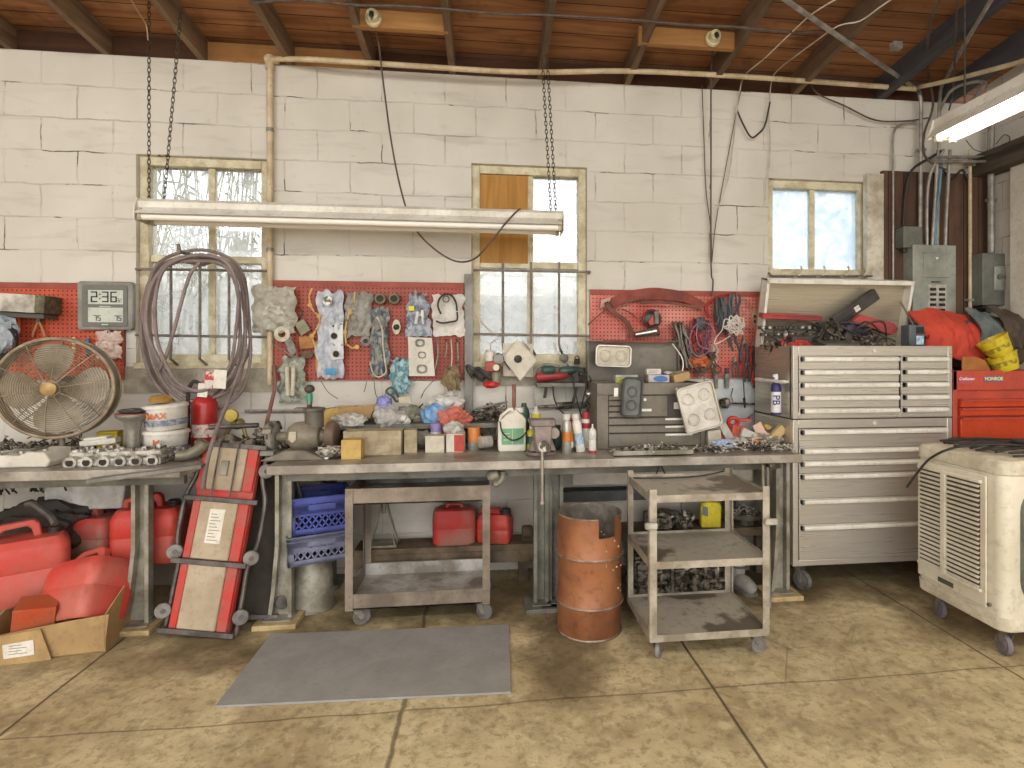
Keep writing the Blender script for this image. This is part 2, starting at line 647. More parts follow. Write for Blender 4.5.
# rafters
M_raftg = wood_mat('fluorescent_tint_rafter', '5d5b5c', '47454a', '3c3a3e', 1, 5, False)  # grey-blue cast of the fluorescent light put into the wood colour
rx = [-4.6, -4.0, -3.45, -2.90, -2.36, -1.80, -1.27, -.76, -.24, .35, .95, 1.54, 2.18, 2.84, 3.38]
for i, x in enumerate(rx):
    mb = MB()
    wd = .04 if x < 2.7 else .06
    pts = [(.25, roofz(.25, .0)), (YB, roofz(YB, .0)), (YB, roofz(YB, RH - .002)), (.25, roofz(.25, RH - .002))]
    mb.prism(pts, wd, 'x', x - wd / 2)
    o = mb.build('ceiling_rafter', M_rafter if x < 2.7 else M_raftg, smooth=False)
    struct(o)
M_plate = wood_mat('dark_plate_wood', '5f3d28', '41281a', '2e1c13', 0, 5, False)
# plate and stops above the block wall, between the rafters
for a, b in zip(rx[:-1], rx[1:]):
    light = abs(a + 1.80) < .01 or abs(a + 1.27) < .01
    o = MB().box((a + .023, .02, WT), (b - .023, .06, WT + RH - .02)).build('ceiling_blocking', M_block if light else M_plate, smooth=False)
    struct(o)


def blocking(px0, px1, pyb, pyt):
    c = at((px0 + px1) / 2, pyb, -.35)
    # slide along the rafters until the board meets their underside
    best = min((abs(at((px0 + px1) / 2, pyb, y / 100).z - roofz(y / 100, .0)), y / 100) for y in range(-110, -2))
    Y = best[1]
    a, b = at(px0, pyb, Y), at(px1, pyb, Y)
    top = at(px0, pyt, Y).z
    o = MB().box((a.x, Y, roofz(Y) - .002), (b.x, Y + .04, roofz(Y) + .10)).build('ceiling_blocking', M_block, smooth=False)
    struct(o)
    return Y


Yb1 = blocking(352, 448, 28, 8)
Yb2 = blocking(639, 735, 45, 25)
# side beam
ba, bb = at(988, 179, 0), at(988, 158, 0)
struct(MB().box((3.56, -5.5, ba.z), (XR, 0, bb.z)).build('trim_beam', M_beam, bevel=.006))
M_plaster = mat('rough_grey_plaster', 'b3ab9a', '8e8573', rough=.9, scale=9, bump=.5)
for k, (pa, pb, ya, yb) in enumerate(((124, 274, 366, 393), (476, 588, 366, 386))):
    a, b = at(pa, yb, -.01), at(pb, ya, -.01)
    struct(MB().box((a.x, -.014, a.z), (b.x, 0, b.z)).build('trim_%d' % (k + 1), M_plaster))
# smooth pier on the right wall
pz = onx(1014, 300, XR - .03)
struct(MB().box((XR - .06, -1.4, 0), (XR, pz.y, ba.z)).build('trim_pier', mat('smooth_white_paint', 'd8d0c2', 'cbc2b2', rough=.7)))

# brown panelling behind the electrical boxes
p0, p1 = at(880, 320), at(984, 176)
struct(MB().box((p0.x, -.03, .6), (p1.x, 0, p1.z)).build('trim_panelling', M_panelw, smooth=False))
p0, p1 = at(863, 320), at(879, 176)
struct(MB().box((p0.x, -.05, .9), (p1.x, 0, p1.z)).build('trim_post', mat('dirty_cream', 'd3cbb9', 'a99c86', rough=.7, scale=8)))


# ---------------------------------------------------------------- windows
M_pane = pane_mat('dusty_pane')
M_pane2 = pane_mat('milky_pane', 'd5e0ea', .7)


def window(name, H, mull, rails, panes, ply=None, pm=None):
    x0, x1, z0, z1 = H
    e = bpy.data.objects.new(name, None)
    COL.objects.link(e)
    e.location = (x0, 0, z0)
    struct(e)
    W, Hh = x1 - x0, z1 - z0
    fr = MB()
    f = .055
    fr.box((0, .035, 0), (f, .13, Hh)).box((W - f, .035, 0), (W, .13, Hh)).box((f, .035, Hh - f), (W - f, .13, Hh)).box((f, .035, 0), (W - f, .13, f))
    fr.build('window_frame', M_cream, e, bevel=.004)
    sh = MB()
    for m_ in mull:
        sh.box((m_ - .02, .06, f), (m_ + .02, .10, Hh - f))
    for r_ in rails:
        sh.box((f, .055, r_ - .022), (W - f, .105, r_ + .022))
    sh.build('window_sash', M_cream, e, bevel=.003)
    MB().box((-.005, -.02, -.035), (W + .005, .09, .004)).build('window_sill', M_cream, e, bevel=.004)
    g = MB().box((f, .078, f), (W - f, .082, Hh - f))
    g.build('window_pane', pm or M_pane, e)
    if ply:
        MB().box((ply[0], .05, ply[2]), (ply[1], .066, ply[3])).build('window_panel', M_ply, e)
    return e


def wx(px, H):
    return at(px, 250).x - H[0]


def wz(py, px, H):
    return at(px, py).z - H[2]


window('window_1', H1, [wx(207, H1)], [wz(258, 207, H1)], 4)
window('window_2', H2, [wx(531, H2)], [wz(264, 531, H2)], 4, ply=(wx(478, H2), wx(531, H2) - .018, wz(262, 505, H2), wz(173, 505, H2)))
window('window_3', H3, [wx(817, H3)], [], 2, pm=M_pane2)


def bars(label, xs_, ys, py0, py1, x0, x1, Y=-.045):
    """security bars: two rails and uprights, stood off the wall"""
    xm = xs_[len(xs_) // 2]
    t = thing('window_bars', label, 'window bars', (at(xm, 300, 0).x, 0, at(xm, py1, Y).z))
    L = t.location
    for yy in ys:
        a, b = at(x0, yy[0], Y), at(x1, yy[1], Y)
        m_ = MB().cyl(a - L, b - L, .0085, n=10)
        for q in (a, b):
            m_.cyl(q - L, Vector((q.x, 0, q.z)) - L, .0085, n=10)
        m_.build('rail', M_bars, t)
    for x_ in xs_:
        a, b = at(x_, py0, Y), at(x_, py1, Y)
        MB().tube([a - L, b - L + Vector((0, 0, .06)), b - L + Vector((.005, -.015, .02)), b - L + Vector((.03, .02, -.02))], .0085, 8).build('upright', M_bars, t)
    return t


bars('grey steel security bars across the window behind the coiled hose', (171, 200, 229), ((269, 271), (335, 337)), 262, 362, 136, 267)
bars('grey steel security bars across the window that has a plywood panel', (503, 531, 559), ((270, 272), (334, 336)), 262, 352, 474, 590)
t = thing('window_bars', 'low steel bar with curved hooks under the small right-hand window', 'window bars', (at(820, 274).x, 0, at(820, 274).z))
L = t.location.copy()
a, b = at(772, 276, -.05), at(872, 276, -.05)
MB().cyl(a - L, b - L, .008, n=10).cyl(a - L, (a.x - L.x, 0, 0), .008, n=8).cyl(b - L, (b.x - L.x, 0, 0), .008, n=8).build('rail', M_bars, t)
for x_ in (801, 824, 848, 866):
    a = at(x_, 266, -.05)
    MB().tube([a - L, at(x_ + 1, 272, -.06) - L, at(x_ - 3, 276, -.05) - L, at(x_ - 8, 277, -.05) - L], .007, 8, sm=4).build('hook', M_cream, t)

# ---------------------------------------------------------------- outside
M_fence = mat('outside_fence_paint', '83817e', '757370', rough=.8, scale=3)
M_ground = mat('outside_ground', '6d685c', '5c5749', rough=.9, scale=2)
struct(MB().box((-14, .2, -.2), (14, 9, -.1)).build('exterior_ground', M_ground, smooth=False))
t = thing('fence', 'pale picket fence with scalloped top seen through the barred windows', 'fence', (-1.0, 2.3, -.1))
mb = MB()
for k in range(44):
    x = -3.2 + k * .16
    mb.prism([(x, 0), (x + .13, 0), (x + .13, 2.04), (x + .10, 2.11), (x + .065, 2.13), (x + .03, 2.11), (x, 2.04)], .02)
mb.build('pickets', M_fence, t, smooth=False)
MB().box((-3.3, .02, 1.30), (3.9, .06, 1.42)).build('rail', M_fence, t)
MB().box((-3.3, .02, .3), (3.9, .06, .4)).build('rail', M_fence, t)
t = thing('neighbouring_house', 'pale house side with a low eave behind the picket fence', 'building', (-.5, 4.2, -.1))
MB().box((-5.5, 0, 0), (5.5, .2, 2.25)).build('wall', mat('siding', 'b0aba2', 'a29d94', rough=.8), t, smooth=False)
MB().prism([(-.5, 2.2), (-.5, 2.32), (1.5, 3.1), (1.5, 2.9)], 11, 'x', -5.5).build('roof', mat('house_roof', 'b8b2aa', 'a29b92', rough=.8), t, smooth=False)
M_leaf = mat('pale_dry_leaves', '7d7b5f', '676a4b', rough=.7, scale=6)


def bush(x, y, z, wd, h, n, lab, seed):
    random.seed(seed)
    mb = MB()
    for k in range(n):
        a = random.uniform(0, 2 * PI)
        bx, by = x + random.uniform(-wd, wd) / 2, y + random.uniform(-.3, .3)
        top = Vector((bx + random.uniform(-.5, .5), by + random.uniform(-.2, .3), z + h * random.uniform(.5, 1)))
        mb.tube([(bx, by, z), (bx + random.uniform(-.1, .1), by, z + h * .4), top], .008, 4, sm=3)
        for q in range(9):
            p = Vector((bx, by, z)).lerp(top, random.uniform(.35, 1))
            d = Vector((random.uniform(-.2, .2), random.uniform(-.1, .1), random.uniform(-.22, .1)))
            s_ = Vector((-d.z, .02, d.x)).normalized() * .016
            mb.add([p, p + d * .5 + s_, p + d, p + d * .5 - s_], [(0, 1, 2, 3)])
    c = Vector((x, y, z))
    mb.v = [v - c for v in mb.v]
    one('bush', mb, M_leaf, lab, 'bush', c, smooth=False)


bush(-3.35, 3.2, -.1, 1.8, 4.6, 110, 'tall pale leafy bush outside the window behind the coiled hose', 3)

# ================================================================ hung from the roof and along the wall
def P(px, py, Y):
    return at(px, py, Y)


def rel(pts, L):
    return [Vector(p) - L for p in pts]


# conduit elbow, run and drop
L = P(270, 60, -.03)
run = [P(270, 60, -.035), P(285, 59, -.07), P(320, 60, -.14), P(400, 65, -.16), P(520, 72, -.16), P(620, 71, -.16), P(700, 74, -.16), P(800, 80.5, -.15), P(915, 89, -.1)]
t = thing('conduit', 'long cream conduit along the wall top with a drop beside the left tall window', 'pipe', L)
MB().tube(rel(run, L), .017, 10, sm=5).build('run', M_pipe, t)
MB().tube(rel([P(270, 62, -.035), P(270, 385, -.035)], L), .019, 10).build('drop', M_pipe, t)
MB().cyl(Vector((-.028, -.0, 0)), Vector((.05, 0, .003)), .026, n=14).cyl((-.0, 0, -.06), (0, 0, .026), .026, n=14).build('elbow', M_pipe, t)
for (x, y) in ((270, 130), (270, 250), (270, 330)):
    c = P(x, y, -.035) - L
    MB().cyl(c - Vector((0, 0, .012)), c + Vector((0, 0, .012)), .023, n=12).build('clamp', M_gal, t)


def conduit(lab, pts, r=.013, m=None, name='conduit', cat='pipe', sm=4, clamps=(), group=None):
    L = Vector(pts[0])
    mb = MB().tube(rel(pts, L), r, 8, sm=sm)
    if clamps:
        t = thing(name, lab, cat, L, group=group)
        mb.build('pipe', m or M_gal, t)
        for c in clamps:
            c = Vector(c) - L
            MB().box(c + Vector((-.03, -.018, -.01)), c + Vector((.03, .02, .01))).build('clamp', M_gal, t)
        return t
    return one(name, mb, m or M_gal, lab, cat, L, group=group)


conduit('cream pipe rising from the wall corner towards the camera on the right', [P(915, 88, -.06), P(960, 78, -.5), P(1024, 61, -.95), P(1075, 46, -1.3)], .015, M_pipe)
rz = lambda Y: roofz(Y, -.02)


def P_roof(px, py, dz=-.02):
    """point on the underside of the rafters seen at a pixel"""
    d = ray(px, py)
    tt = (WT + SL * CAM_D + dz - CAM_H) / (d.z + SL * d.y)
    return Vector((tt * d.x, tt * d.y - CAM_D, CAM_H + tt * d.z))


conduit('diagonal conduit crossing under the rafters and dropping straight to the breaker panel', [P_roof(770, -12), P_roof(786, 0), P_roof(850, 44), P(912, 86, -.09), P(920, 96, -.08), P(921, 120, -.07), P(920, 240, -.07)], .014, sm=3, clamps=[P(921, 150, -.07)])
conduit('slanting conduit from the rafters that bends down to the breaker panel', [P_roof(996, -12), P_roof(991, 0), P_roof(966, 42), P(945, 80, -.1), P(940, 95, -.08), P(939, 140, -.07), P(937, 248, -.07)], .013, sm=3)
conduit('thin straight cable hanging from the roof right beside the slanting conduit', [P_roof(958, -10), P_roof(957, 10), P(953, 90, -.14), P(949, 110, -.1)], .006, M_wire, 'cable', 'cable')
conduit('black cable looping down from the rafter to the top of the breaker panel', [P_roof(939, 0), P_roof(929, 28), P(928, 70, -.15), P(933, 105, -.1), P(924, 135, -.09), P(926, 158, -.09), P(946, 170, -.09)], .008, M_wire, 'cable', 'cable', sm=6)
conduit('grey conduit that leans in from the left onto the breaker panel', [P(927, 247, -.09), P(927, 200, -.09), P(931, 172, -.09), P(944, 150, -.11)], .011)
conduit('straight grey conduit rising from the middle of the breaker panel', [P(932, 247, -.1), P(938, 150, -.1)], .011, sm=0)
conduit('light blue cable bundle rising from the breaker panel', [P(935, 247, -.08), P(936, 215, -.08), P(939, 190, -.08), P(941, 160, -.08)], .012, mat('blue_cable', '6d93a5', '587885', rough=.5), 'cable', 'cable')
conduit('grey conduit at the right edge of the breaker panel top', [P(945, 247, -.09), P(947, 200, -.09), P(950, 150, -.09)], .012)
conduit('tall cream conduit between the breaker panel and the disconnect box', [P(970, 315, -.06), P(970, 150, -.06)], .012, M_pipe, sm=0, clamps=[P(970, 165, -.06), P(970, 300, -.06)])
conduit('stout pipe rising from the disconnect box into the roof corner', [P(991, 253, -.1), P(991, 130, -.1), P(996, 90, -.1)], .022, M_gal, clamps=[P(991, 200, -.1)])
conduit('upper of two horizontal conduits running to the right-hand corner', [P(938, 157, -.12), P(985, 157, -.12), P(1000, 158, -.14)], .011)
conduit('lower of two horizontal conduits running to the right-hand corner', [P(938, 161.5, -.13), P(985, 161.5, -.13), P(1000, 162.5, -.15)], .012)
conduit('dark bent cable arching over the brown panelling', [P(903, 225, -.05), P(906, 190, -.05), P(912, 170, -.07), P(930, 158, -.09), P(944, 150, -.1)], .010, M_black, 'cable', 'cable')
conduit('short dark cable arching on top of the brown panelling', [P(938, 165, -.05), P(952, 178, -.05), P(962, 170, -.05), P(968, 180, -.05)], .008, M_black, 'cable', 'cable', sm=6)
conduit('thin grey conduit running down over the brown panelling', [P(893, 320, -.05), P(893, 172, -.04), P(893, 140, -.03), P(898, 126, -.03), P(915, 122, -.03)], .008, sm=5)
conduit('black cable sagging along the wall top to the corner', [P(812, 66, -.1), P(811, 84, -.05), P(820, 95, -.04), P(845, 106, -.04), P(875, 120, -.04), P(905, 121, -.05), P(928, 118, -.08)], .0055, M_wire, 'cable', 'cable', sm=6)
conduit('grey cable stapled in loops across the rafters along the roof edge', [P_roof(250, 3), P_roof(300, 0), P_roof(355, 5), P_roof(400, 6), P_roof(445, 9), P_roof(500, 14), P_roof(545, 15), P_roof(620, 19), P_roof(690, 25), P_roof(735, 27), P_roof(790, 32), P_roof(825, 31)], .007, M_wire, 'cable', 'cable', sm=5)
conduit('white cord drooping under the rafters above the small window, upper one', [P_roof(840, -3), P_roof(812, 14), P_roof(790, 34), P_roof(765, 58), P(745, 75, -.1), P(740, 90, -.08), P(737, 110, -.06), P(733, 145, -.04), P(728, 180, -.04), P(717, 210, -.04)], .004, mat('white_cord', 'cfc5b4', 'ada18e', rough=.6), 'cord', 'cord')
conduit('white cord drooping under the rafters above the small window, lower one', [P_roof(895, -3), P_roof(880, 7), P_roof(860, 21), P_roof(838, 26), P_roof(812, 44), P(778, 70, -.1), P(771, 85, -.06), P(769, 120, -.04), P(770, 150, -.03), P(766, 200, -.03)], .004, mat('white_cord', 'cfc5b4'), 'cord', 'cord')
conduit('frayed dark cord sagging in a V on the wall beside the small window', [P(737, 110, -.05), P(743, 124, -.05), P(751, 137, -.05), P(758, 134, -.05), P(765, 125, -.05), P(770, 102, -.05)], .006, M_black, 'cord', 'cord', sm=5)
conduit('thin wire hanging against the wall left of the beaded pull wire', [P(702, 85, -.04), P(704, 140, -.03), P(706, 190, -.03), P(711, 230, -.03), P(712, 262, -.04)], .0035, M_wire, 'wire', 'wire')
conduit('thin wire running up from the socket drop to the roof stop', [P(757, 16, -.2), P(740, 95, -.04), P(731, 140, -.03), P(716, 222, -.03), P(712, 262, -.04)], .003, M_wire, 'wire', 'wire')


def socket(px, py, Y, lab, top):
    c = P(px, py, Y)
    c.y = Y
    t = thing('lamp_holder', lab, 'lamp holder', (c.x, c.y - .003, c.z))
    M_ = mat('aged_porcelain', 'd8cfa8', 'b3a67c', rough=.35, scale=20)
    MB().lathe([(.045, 0), (.05, .008), (.046, .022), (.034, .026), (.036, .05), (.032, .062), (.02, .066)], (0, 0, 0), (0, -1, 0), 24).build('socket_base', M_, t)
    MB().lathe([(.014, 0), (.014, .02), (.01, .03)], (0, -.066, -.0), (0, -.09, -.04), 12).build('plug', M_black, t)
    return c


c1 = socket(374, 20, Yb1, 'cream porcelain lamp holder on the roof blocking nearer the left window', 8)
c2 = socket(712, 40, Yb2, 'cream porcelain lamp holder on the roof blocking above the right-hand pegboard', 28)
conduit('brown cable drooping from the lamp holder to the unlit strip light', [c1 + Vector((0, -.09, -.03)), P(378, 40, -.3), P(383, 80, -.2), P(391, 140, -.2), P(401, 190, -.2), P(413, 225, -.22), P(432, 247, -.26), P(455, 261, -.31), P(474, 259, -.40), P(490, 243, -.46), P(505, 224, -.47), P(516, 212, -.44), P(520, 209, -.40)], .0055, M_wire, 'cable', 'cable', sm=6)
conduit('twisted dark cable hanging straight down from the right lamp holder', [c2 + Vector((0, -.085, -.03)), P(711.5, 60, -.2), P(711, 150, -.08), P(711, 265, -.06), P(713, 280, -.06), P(712, 296, -.06)], .0055, M_wire, 'cable', 'cable')
t = thing('ceiling_hook', 'small metal junction clip screwed to a rafter near the corner', 'clip', P_roof(896, 46))
MB().box((-.03, -.02, -.02), (.03, .02, .02)).cyl((0, -.02, -.02), (0, -.035, -.02), .012).build('clip', M_gal, t)


def chain(name, lab, p0, p1, pitch=.026, r=.0024, group=None):
    p0, p1 = Vector(p0), Vector(p1)
    n = max(3, int((p1 - p0).length / pitch))
    x, y, z = frame(p0, p1)
    mb = MB()
    for k in range(n):
        c = p0.lerp(p1, (k + .5) / n) - p0
        a = x if k % 2 else y
        st = (p1 - p0).length / n * .5
        pts = []
        for q in range(8):
            th = 2 * PI * q / 8
            pts.append(c + a * math.cos(th) * .0085 + z * math.sin(th) * (st + r * 2.2))
        mb.tube(pts, r, 4, True)
    return one(name, mb, M_chain, lab, 'chain', p0, group=group)


# unlit strip light on its chains
FY = -.34
a, b = P(143, 203, FY), P(562, 210, FY)
zt = (a.z + b.z) / 2
L = Vector(((a.x + b.x) / 2, FY, zt))
hw = (b.x - a.x) / 2
t = thing('strip_light', 'long unlit white two-tube strip light hanging on chains in front of the windows', 'light', L)
MB().prism([(-.055, -.055), (.055, -.055), (.062, -.02), (.04, .0), (-.04, 0), (-.062, -.02)], 2 * hw, 'x', -hw).build('housing', M_white, t, smooth=False)
MB().prism([(-.10, -.095), (-.055, -.05), (.055, -.05), (.10, -.095), (.095, -.097), (.05, -.056), (-.05, -.056), (-.095, -.097)], 2 * hw - .02, 'x', -hw + .01).build('reflector', M_white, t, smooth=False)
for s_ in (-1, 1):
    MB().cyl((-hw + .03, s_ * .062, -.108), (hw - .03, s_ * .062, -.108), .019, n=14).build('tube', mat('unlit_tube', 'ece6da', rough=.25), t)
    for q in (-hw + .012, hw - .034):
        MB().box((q, s_ * .062 - .02, -.13), (q + .022, s_ * .062 + .02, -.06)).build('lamp_socket', mat('grey_socket', 'b5aa95', '8d826e'), t, bevel=.003)
for s_ in (-1, 1):
    MB().prism([(-.085, -.13), (.085, -.13), (.085, -.05), (.055, 0), (-.055, 0), (-.085, -.05)], .006, 'x', s_ * hw - .003).build('end_cap', M_white, t)
fz = L.z + .001
chain('chain', 'straight steel chain at the left end of the unlit strip light', P(149, -6, FY + .02), (P(149, 203, FY + .02).x, FY + .02, fz))
chain('chain', 'slanting steel chain left of the pipe, second at the left end of the strip light', P_roof(181, 8), (P(164, 203, FY + .02).x, FY + .02, fz))
chain('chain', 'left strand of the pair of steel chains over the plywood window', P_roof(542, 55), (P(551, 210, FY + .02).x, FY + .02, fz))
chain('chain', 'right strand of the pair of steel chains over the plywood window', P_roof(547, 55), (P(556, 210, FY + .02).x, FY + .02, fz))
conduit('thin tan string tied off on the upper end of the left chain', [P_roof(129, -4), P_roof(137, 10), P(146, 25, FY), P(148, 40, FY)], .004, mat('tan_string', 'a78d6b'), 'string', 'string')
conduit('thin wire crossing from the steel upright to the barred window', [P(463, 305, -.05), P(492, 332, -.06), P(500, 336, -.06), P(491, 343, -.06), P(490, 352, -.06)], .003, mat('pinkish_wire', 'b9a294'), 'wire', 'wire', sm=0)

# lit strip light at the right, running out towards the camera
X0, Y0, Z0 = 2.54, -.92, 2.735
t = thing('strip_light', 'lit two-tube strip light running overhead by the right-hand wall', 'light', (X0, Y0, Z0))
LN = -2.44
MB().prism([(-.06, -.04), (.06, -.04), (.055, .03), (-.055, .03)], LN, 'y', 0).build('housing', M_white, t, smooth=False)
MB().prism([(-.095, -.075), (-.06, -.02), (.06, -.02), (.095, -.075), (.091, -.078), (.055, -.028), (-.055, -.028), (-.091, -.078)], LN, 'y', 0).build('reflector', M_white, t, smooth=False)
tm = NT('lit_tube')
tm.b.inputs['Emission Color'].default_value = (1, .96, .88, 1)
tm.b.inputs['Emission Strength'].default_value = 9
for s_ in (-1, 1):
    MB().cyl((s_ * .045, -.03, -.075), (s_ * .045, LN + .03, -.075), .017, n=12).build('tube', tm.m, t)
for s_ in (-1, 1):
    for q in (-.03, LN + .008):
        MB().box((s_ * .045 - .018, q, -.10), (s_ * .045 + .018, q + .022, -.03)).build('lamp_socket', M_white, t, bevel=.002)
MB().prism([(-.095, -.08), (.095, -.08), (.06, .03), (-.06, .03)], .004, 'y', 0).build('end_cap', M_white, t)
for dy in (-.15, -2.2):
    z1 = roofz(Y0 + dy, -.0) - Z0
    q = MB()
    q.tube([(0, dy, .03), (0, dy, z1)], .005, 6)
    q.build('hanger', M_chain, t)
conduit('grey cable arching from the roof corner to the lit strip light', [P(940, 110, -.25), P(950, 92, -.4), P(965, 84, -.6), P(985, 83, -.8), Vector((X0, Y0 - .15, Z0 + .035))], .009, M_gal, 'cable', 'cable', sm=6)
for i, (pts, lab) in enumerate((([P(966, 140, -.12), P(975, 150, -.14), P(990, 152, -.16), P(1005, 146, -.2), P(1010, 138, -.2), P(1004, 135, -.2), P(996, 144, -.2)], 'thin curly grey wire in the corner above the disconnect box'),
                             ([P(945, 118, -.1), P(950, 128, -.1), P(957, 128, -.1), P(962, 122, -.1), P(962, 112, -.1)], 'short curly wire beside the far end of the lit strip light'))):
    conduit(lab, pts, .003, M_wire, 'wire', 'wire', sm=6)
conduit('thick dark cable running along the front of the old corner beam', [P(975, 160, -.12), onx(1000, 152, 3.5), onx(1024, 143, 3.52), onx(1040, 138, 3.5)], .009, M_black, 'cable', 'cable')


# ---------------------------------------------------------------- electrical boxes
M_egrey = mat('electrical_grey', '9b9d92', '83857a', rough=.45, scale=5)
M_egrey2 = mat('electrical_grey_dark', '76776f', '65655c', rough=.5, scale=6)


def fitbox(px0, px1, pt, pb, Yf):
    """extent of a front face at depth Yf seen between the pixels: x0, x1, z0, z1"""
    xm = (px0 + px1) / 2
    return at(px0, pb, Yf).x, at(px1, pb, Yf).x, at(xm, pb, Yf).z, at(xm, pt, Yf).z


x0, x1, z0, z1 = fitbox(914, 955, 246, 345, -.14)
w_, h_ = x1 - x0, z1 - z0
t = thing('breaker_panel', 'large grey breaker panel with two columns of black switches on brown panelling', 'electrical panel', (x0, 0, z0))
MB().box((0, -.125, 0), (w_, -.031, h_)).build('body', M_egrey, t, bevel=.004)
mb = MB().box((-.008, -.14, -.008), (w_ + .008, -.125, h_ + .008))
mb.build('cover', M_egrey, t, bevel=.003)
MB().box((.12 * w_ + .03, -.147, h_ * .68), (w_ * .86, -.139, h_ * .93)).build('door', M_egrey, t, bevel=.003)
MB().box((w_ * .42, -.150, h_ * .63), (w_ * .62, -.139, h_ * .645)).build('nameplate', mat('dark_plate', '55514a'), t)
MB().prism([(w_ * .50, h_ * .885), (w_ * .58, h_ * .885), (w_ * .54, h_ * .86)], -.002, 'y', -.147).build('marking', mat('white_mark', 'e8e4da'), t)
MB().box((w_ * .34, -.143, -.005), (w_ * .78, -.139, h_ * .61)).build('breaker_plate', mat('pale_breaker_plate', 'bcb8aa', '9d998b', scale=20), t)
for c_ in (0, 1):
    for r_ in range(8):
        xx = w_ * (.38 + .22 * c_)
        zz = h_ * (.575 - .052 * r_)
        q = MB().box((xx, -.152, zz - .018), (xx + w_ * .13, -.143, zz)).box((xx + w_ * .03, -.158, zz - .014), (xx + w_ * .075, -.152, zz - .004))
        q.build('breaker_switch', mat('black_breaker', '26231f', '3a352f', rough=.4), t)
x0, x1, z0, z1 = fitbox(904, 922, 227, 247, -.12)
t = thing('junction_box', 'small grey junction box above the left corner of the breaker panel', 'electrical box', (x0, 0, z0))
MB().box((0, -.11, 0), (x1 - x0, -.031, z1 - z0)).build('body', M_egrey2, t, bevel=.003)
MB().box((-.004, -.12, -.004), (x1 - x0 + .004, -.11, z1 - z0 + .004)).build('cover', M_egrey2, t, bevel=.002)
mb = MB()
for q in (.3, .55, .8):
    mb.cyl(((x1 - x0) * q, -.07, 0), ((x1 - x0) * q, -.07, -.03), .013, n=10)
mb.build('connector', mat('dark_connector', '3a3733'), t)
x0, x1, z0, z1 = fitbox(984, 1008, 253, 305, -.16)
t = thing('disconnect_box', 'dark grey disconnect box with a raised door right of the breaker panel', 'electrical box', (x0, 0, z0))
w_, h_ = x1 - x0, z1 - z0
MB().box((0, -.15, 0), (w_, -.031, h_)).build('body', M_egrey2, t, bevel=.005)
MB().box((w_ * .42, -.165, h_ * .28), (w_ * .9, -.149, h_ * .75)).build('door', M_egrey, t, bevel=.012)
MB().cyl((w_ * .62, -.166, h_ * .54), (w_ * .62, -.174, h_ * .54), .02).cyl((w_ * .8, -.166, h_ * .54), (w_ * .8, -.172, h_ * .54), .012).build('handle', M_egrey2, t)
MB().cyl((w_ * .5, -.09, 0), (w_ * .5, -.09, -.05), .02).box((w_ * .2, -.11, -.02), (w_ * .7, -.06, 0)).build('connector', mat('dark_connector', '3a3733'), t)


# ================================================================ pegboards
def peg_mat(name, c1, c2):
    t = NT(name)
    co = t.n('ShaderNodeSeparateXYZ', None, Vector=t.obj)
    d = None
    for k in (0, 2):
        fr = t.math('SUBTRACT', t.math('FRACT', t.math('DIVIDE', co.outputs[k], .0254)), .5)
        sq = t.math('MULTIPLY', fr, fr)
        d = sq if d is None else t.math('ADD', d, sq)
    holes_ = t.ramp(d, .045, .03)
    col = t.mix(t.ramp(t.noise(3.2, 4), .35, .65), lin(c1), lin(c2))
    col = t.mix(t.math('MULTIPLY', t.ramp(t.noise(11, 5, dist=.5), .58, .68), .5), col, lin('8a4a36'))
    col = t.mix(holes_, col, lin('3c1a14'))
    t.set(t.b.inputs['Base Color'], col)
    t.b.inputs['Roughness'].default_value = .55
    t.bump(t.math('SUBTRACT', 1.0, holes_), .4, .004)
    return t.m


M_peg1 = peg_mat('orange_red_pegboard', 'cf5a31', 'a33a20')
M_peg2 = peg_mat('red_pegboard', 'ab4c36', '8f3a28')
M_peg3 = peg_mat('pinkish_red_pegboard', 'd88b7a', 'b84636')


def pegboard(px0, px1, pt, pb, m, lab, pole=None):
    a, b = at((px0 + px1) / 2, pb, 0), at((px0 + px1) / 2, pt, 0)
    x0, x1 = at(px0, 330, -.02).x, at(px1, 330, -.02).x
    t = thing('pegboard', lab, 'pegboard', ((x0 + x1) / 2, 0, a.z))
    w2, h = (x1 - x0) / 2, b.z - a.z
    MB().box((-w2, -.024, 0), (w2, -.018, h)).build('board', m, t, smooth=False)
    MB().box((-w2, -.029, h - .035), (w2, -.024, h)).build('top_strip', mat('worn_red_strip', 'a3523f', '8a3f30', rough=.6, scale=6), t)
    MB().box((-w2, -.018, 0), (-w2 + .03, -.001, h)).box((w2 - .03, -.018, 0), (w2, -.001, h)).box((-w2 + .03, -.018, h - .03), (w2 - .03, -.001, h)).build('batten', M_rafter, t)
    return t


pegboard(-60, 124, 283, 380, M_peg1, 'orange-red pegboard behind the round fan')
pegboard(274, 464, 282, 380, M_peg2, 'worn red pegboard between the two tall windows, crowded with gaskets')
pegboard(590, 762, 291, 378, M_peg3, 'pinkish red pegboard behind the grey toolbox, hung with belts and cables')
# narrow bare steel upright
x0, x1, z0, z1 = fitbox(464.5, 473, 274, 442, -.05)
one('steel_upright', MB().box((0, 0, 0), (x1 - x0, .045, z1 - z0)).box((.008, -.003, z1 - z0 - .06), (.02, 0, z1 - z0 - .045)), mat('grey_steel', '85827b', '6d6962', rough=.5, metal=.3, scale=8), 'bare grey steel upright fixed to the wall at the edge of the crowded pegboard', 'post', (x0, -.05, z0), bevel=.003)
# faucet pipe along the wall behind benches
conduit('thin horizontal steel pipe fixed low on the wall behind the bench grinder', [P(245, 411, -.03), P(302, 411, -.03), P(345, 411, -.03)], .009, M_gal, sm=0)

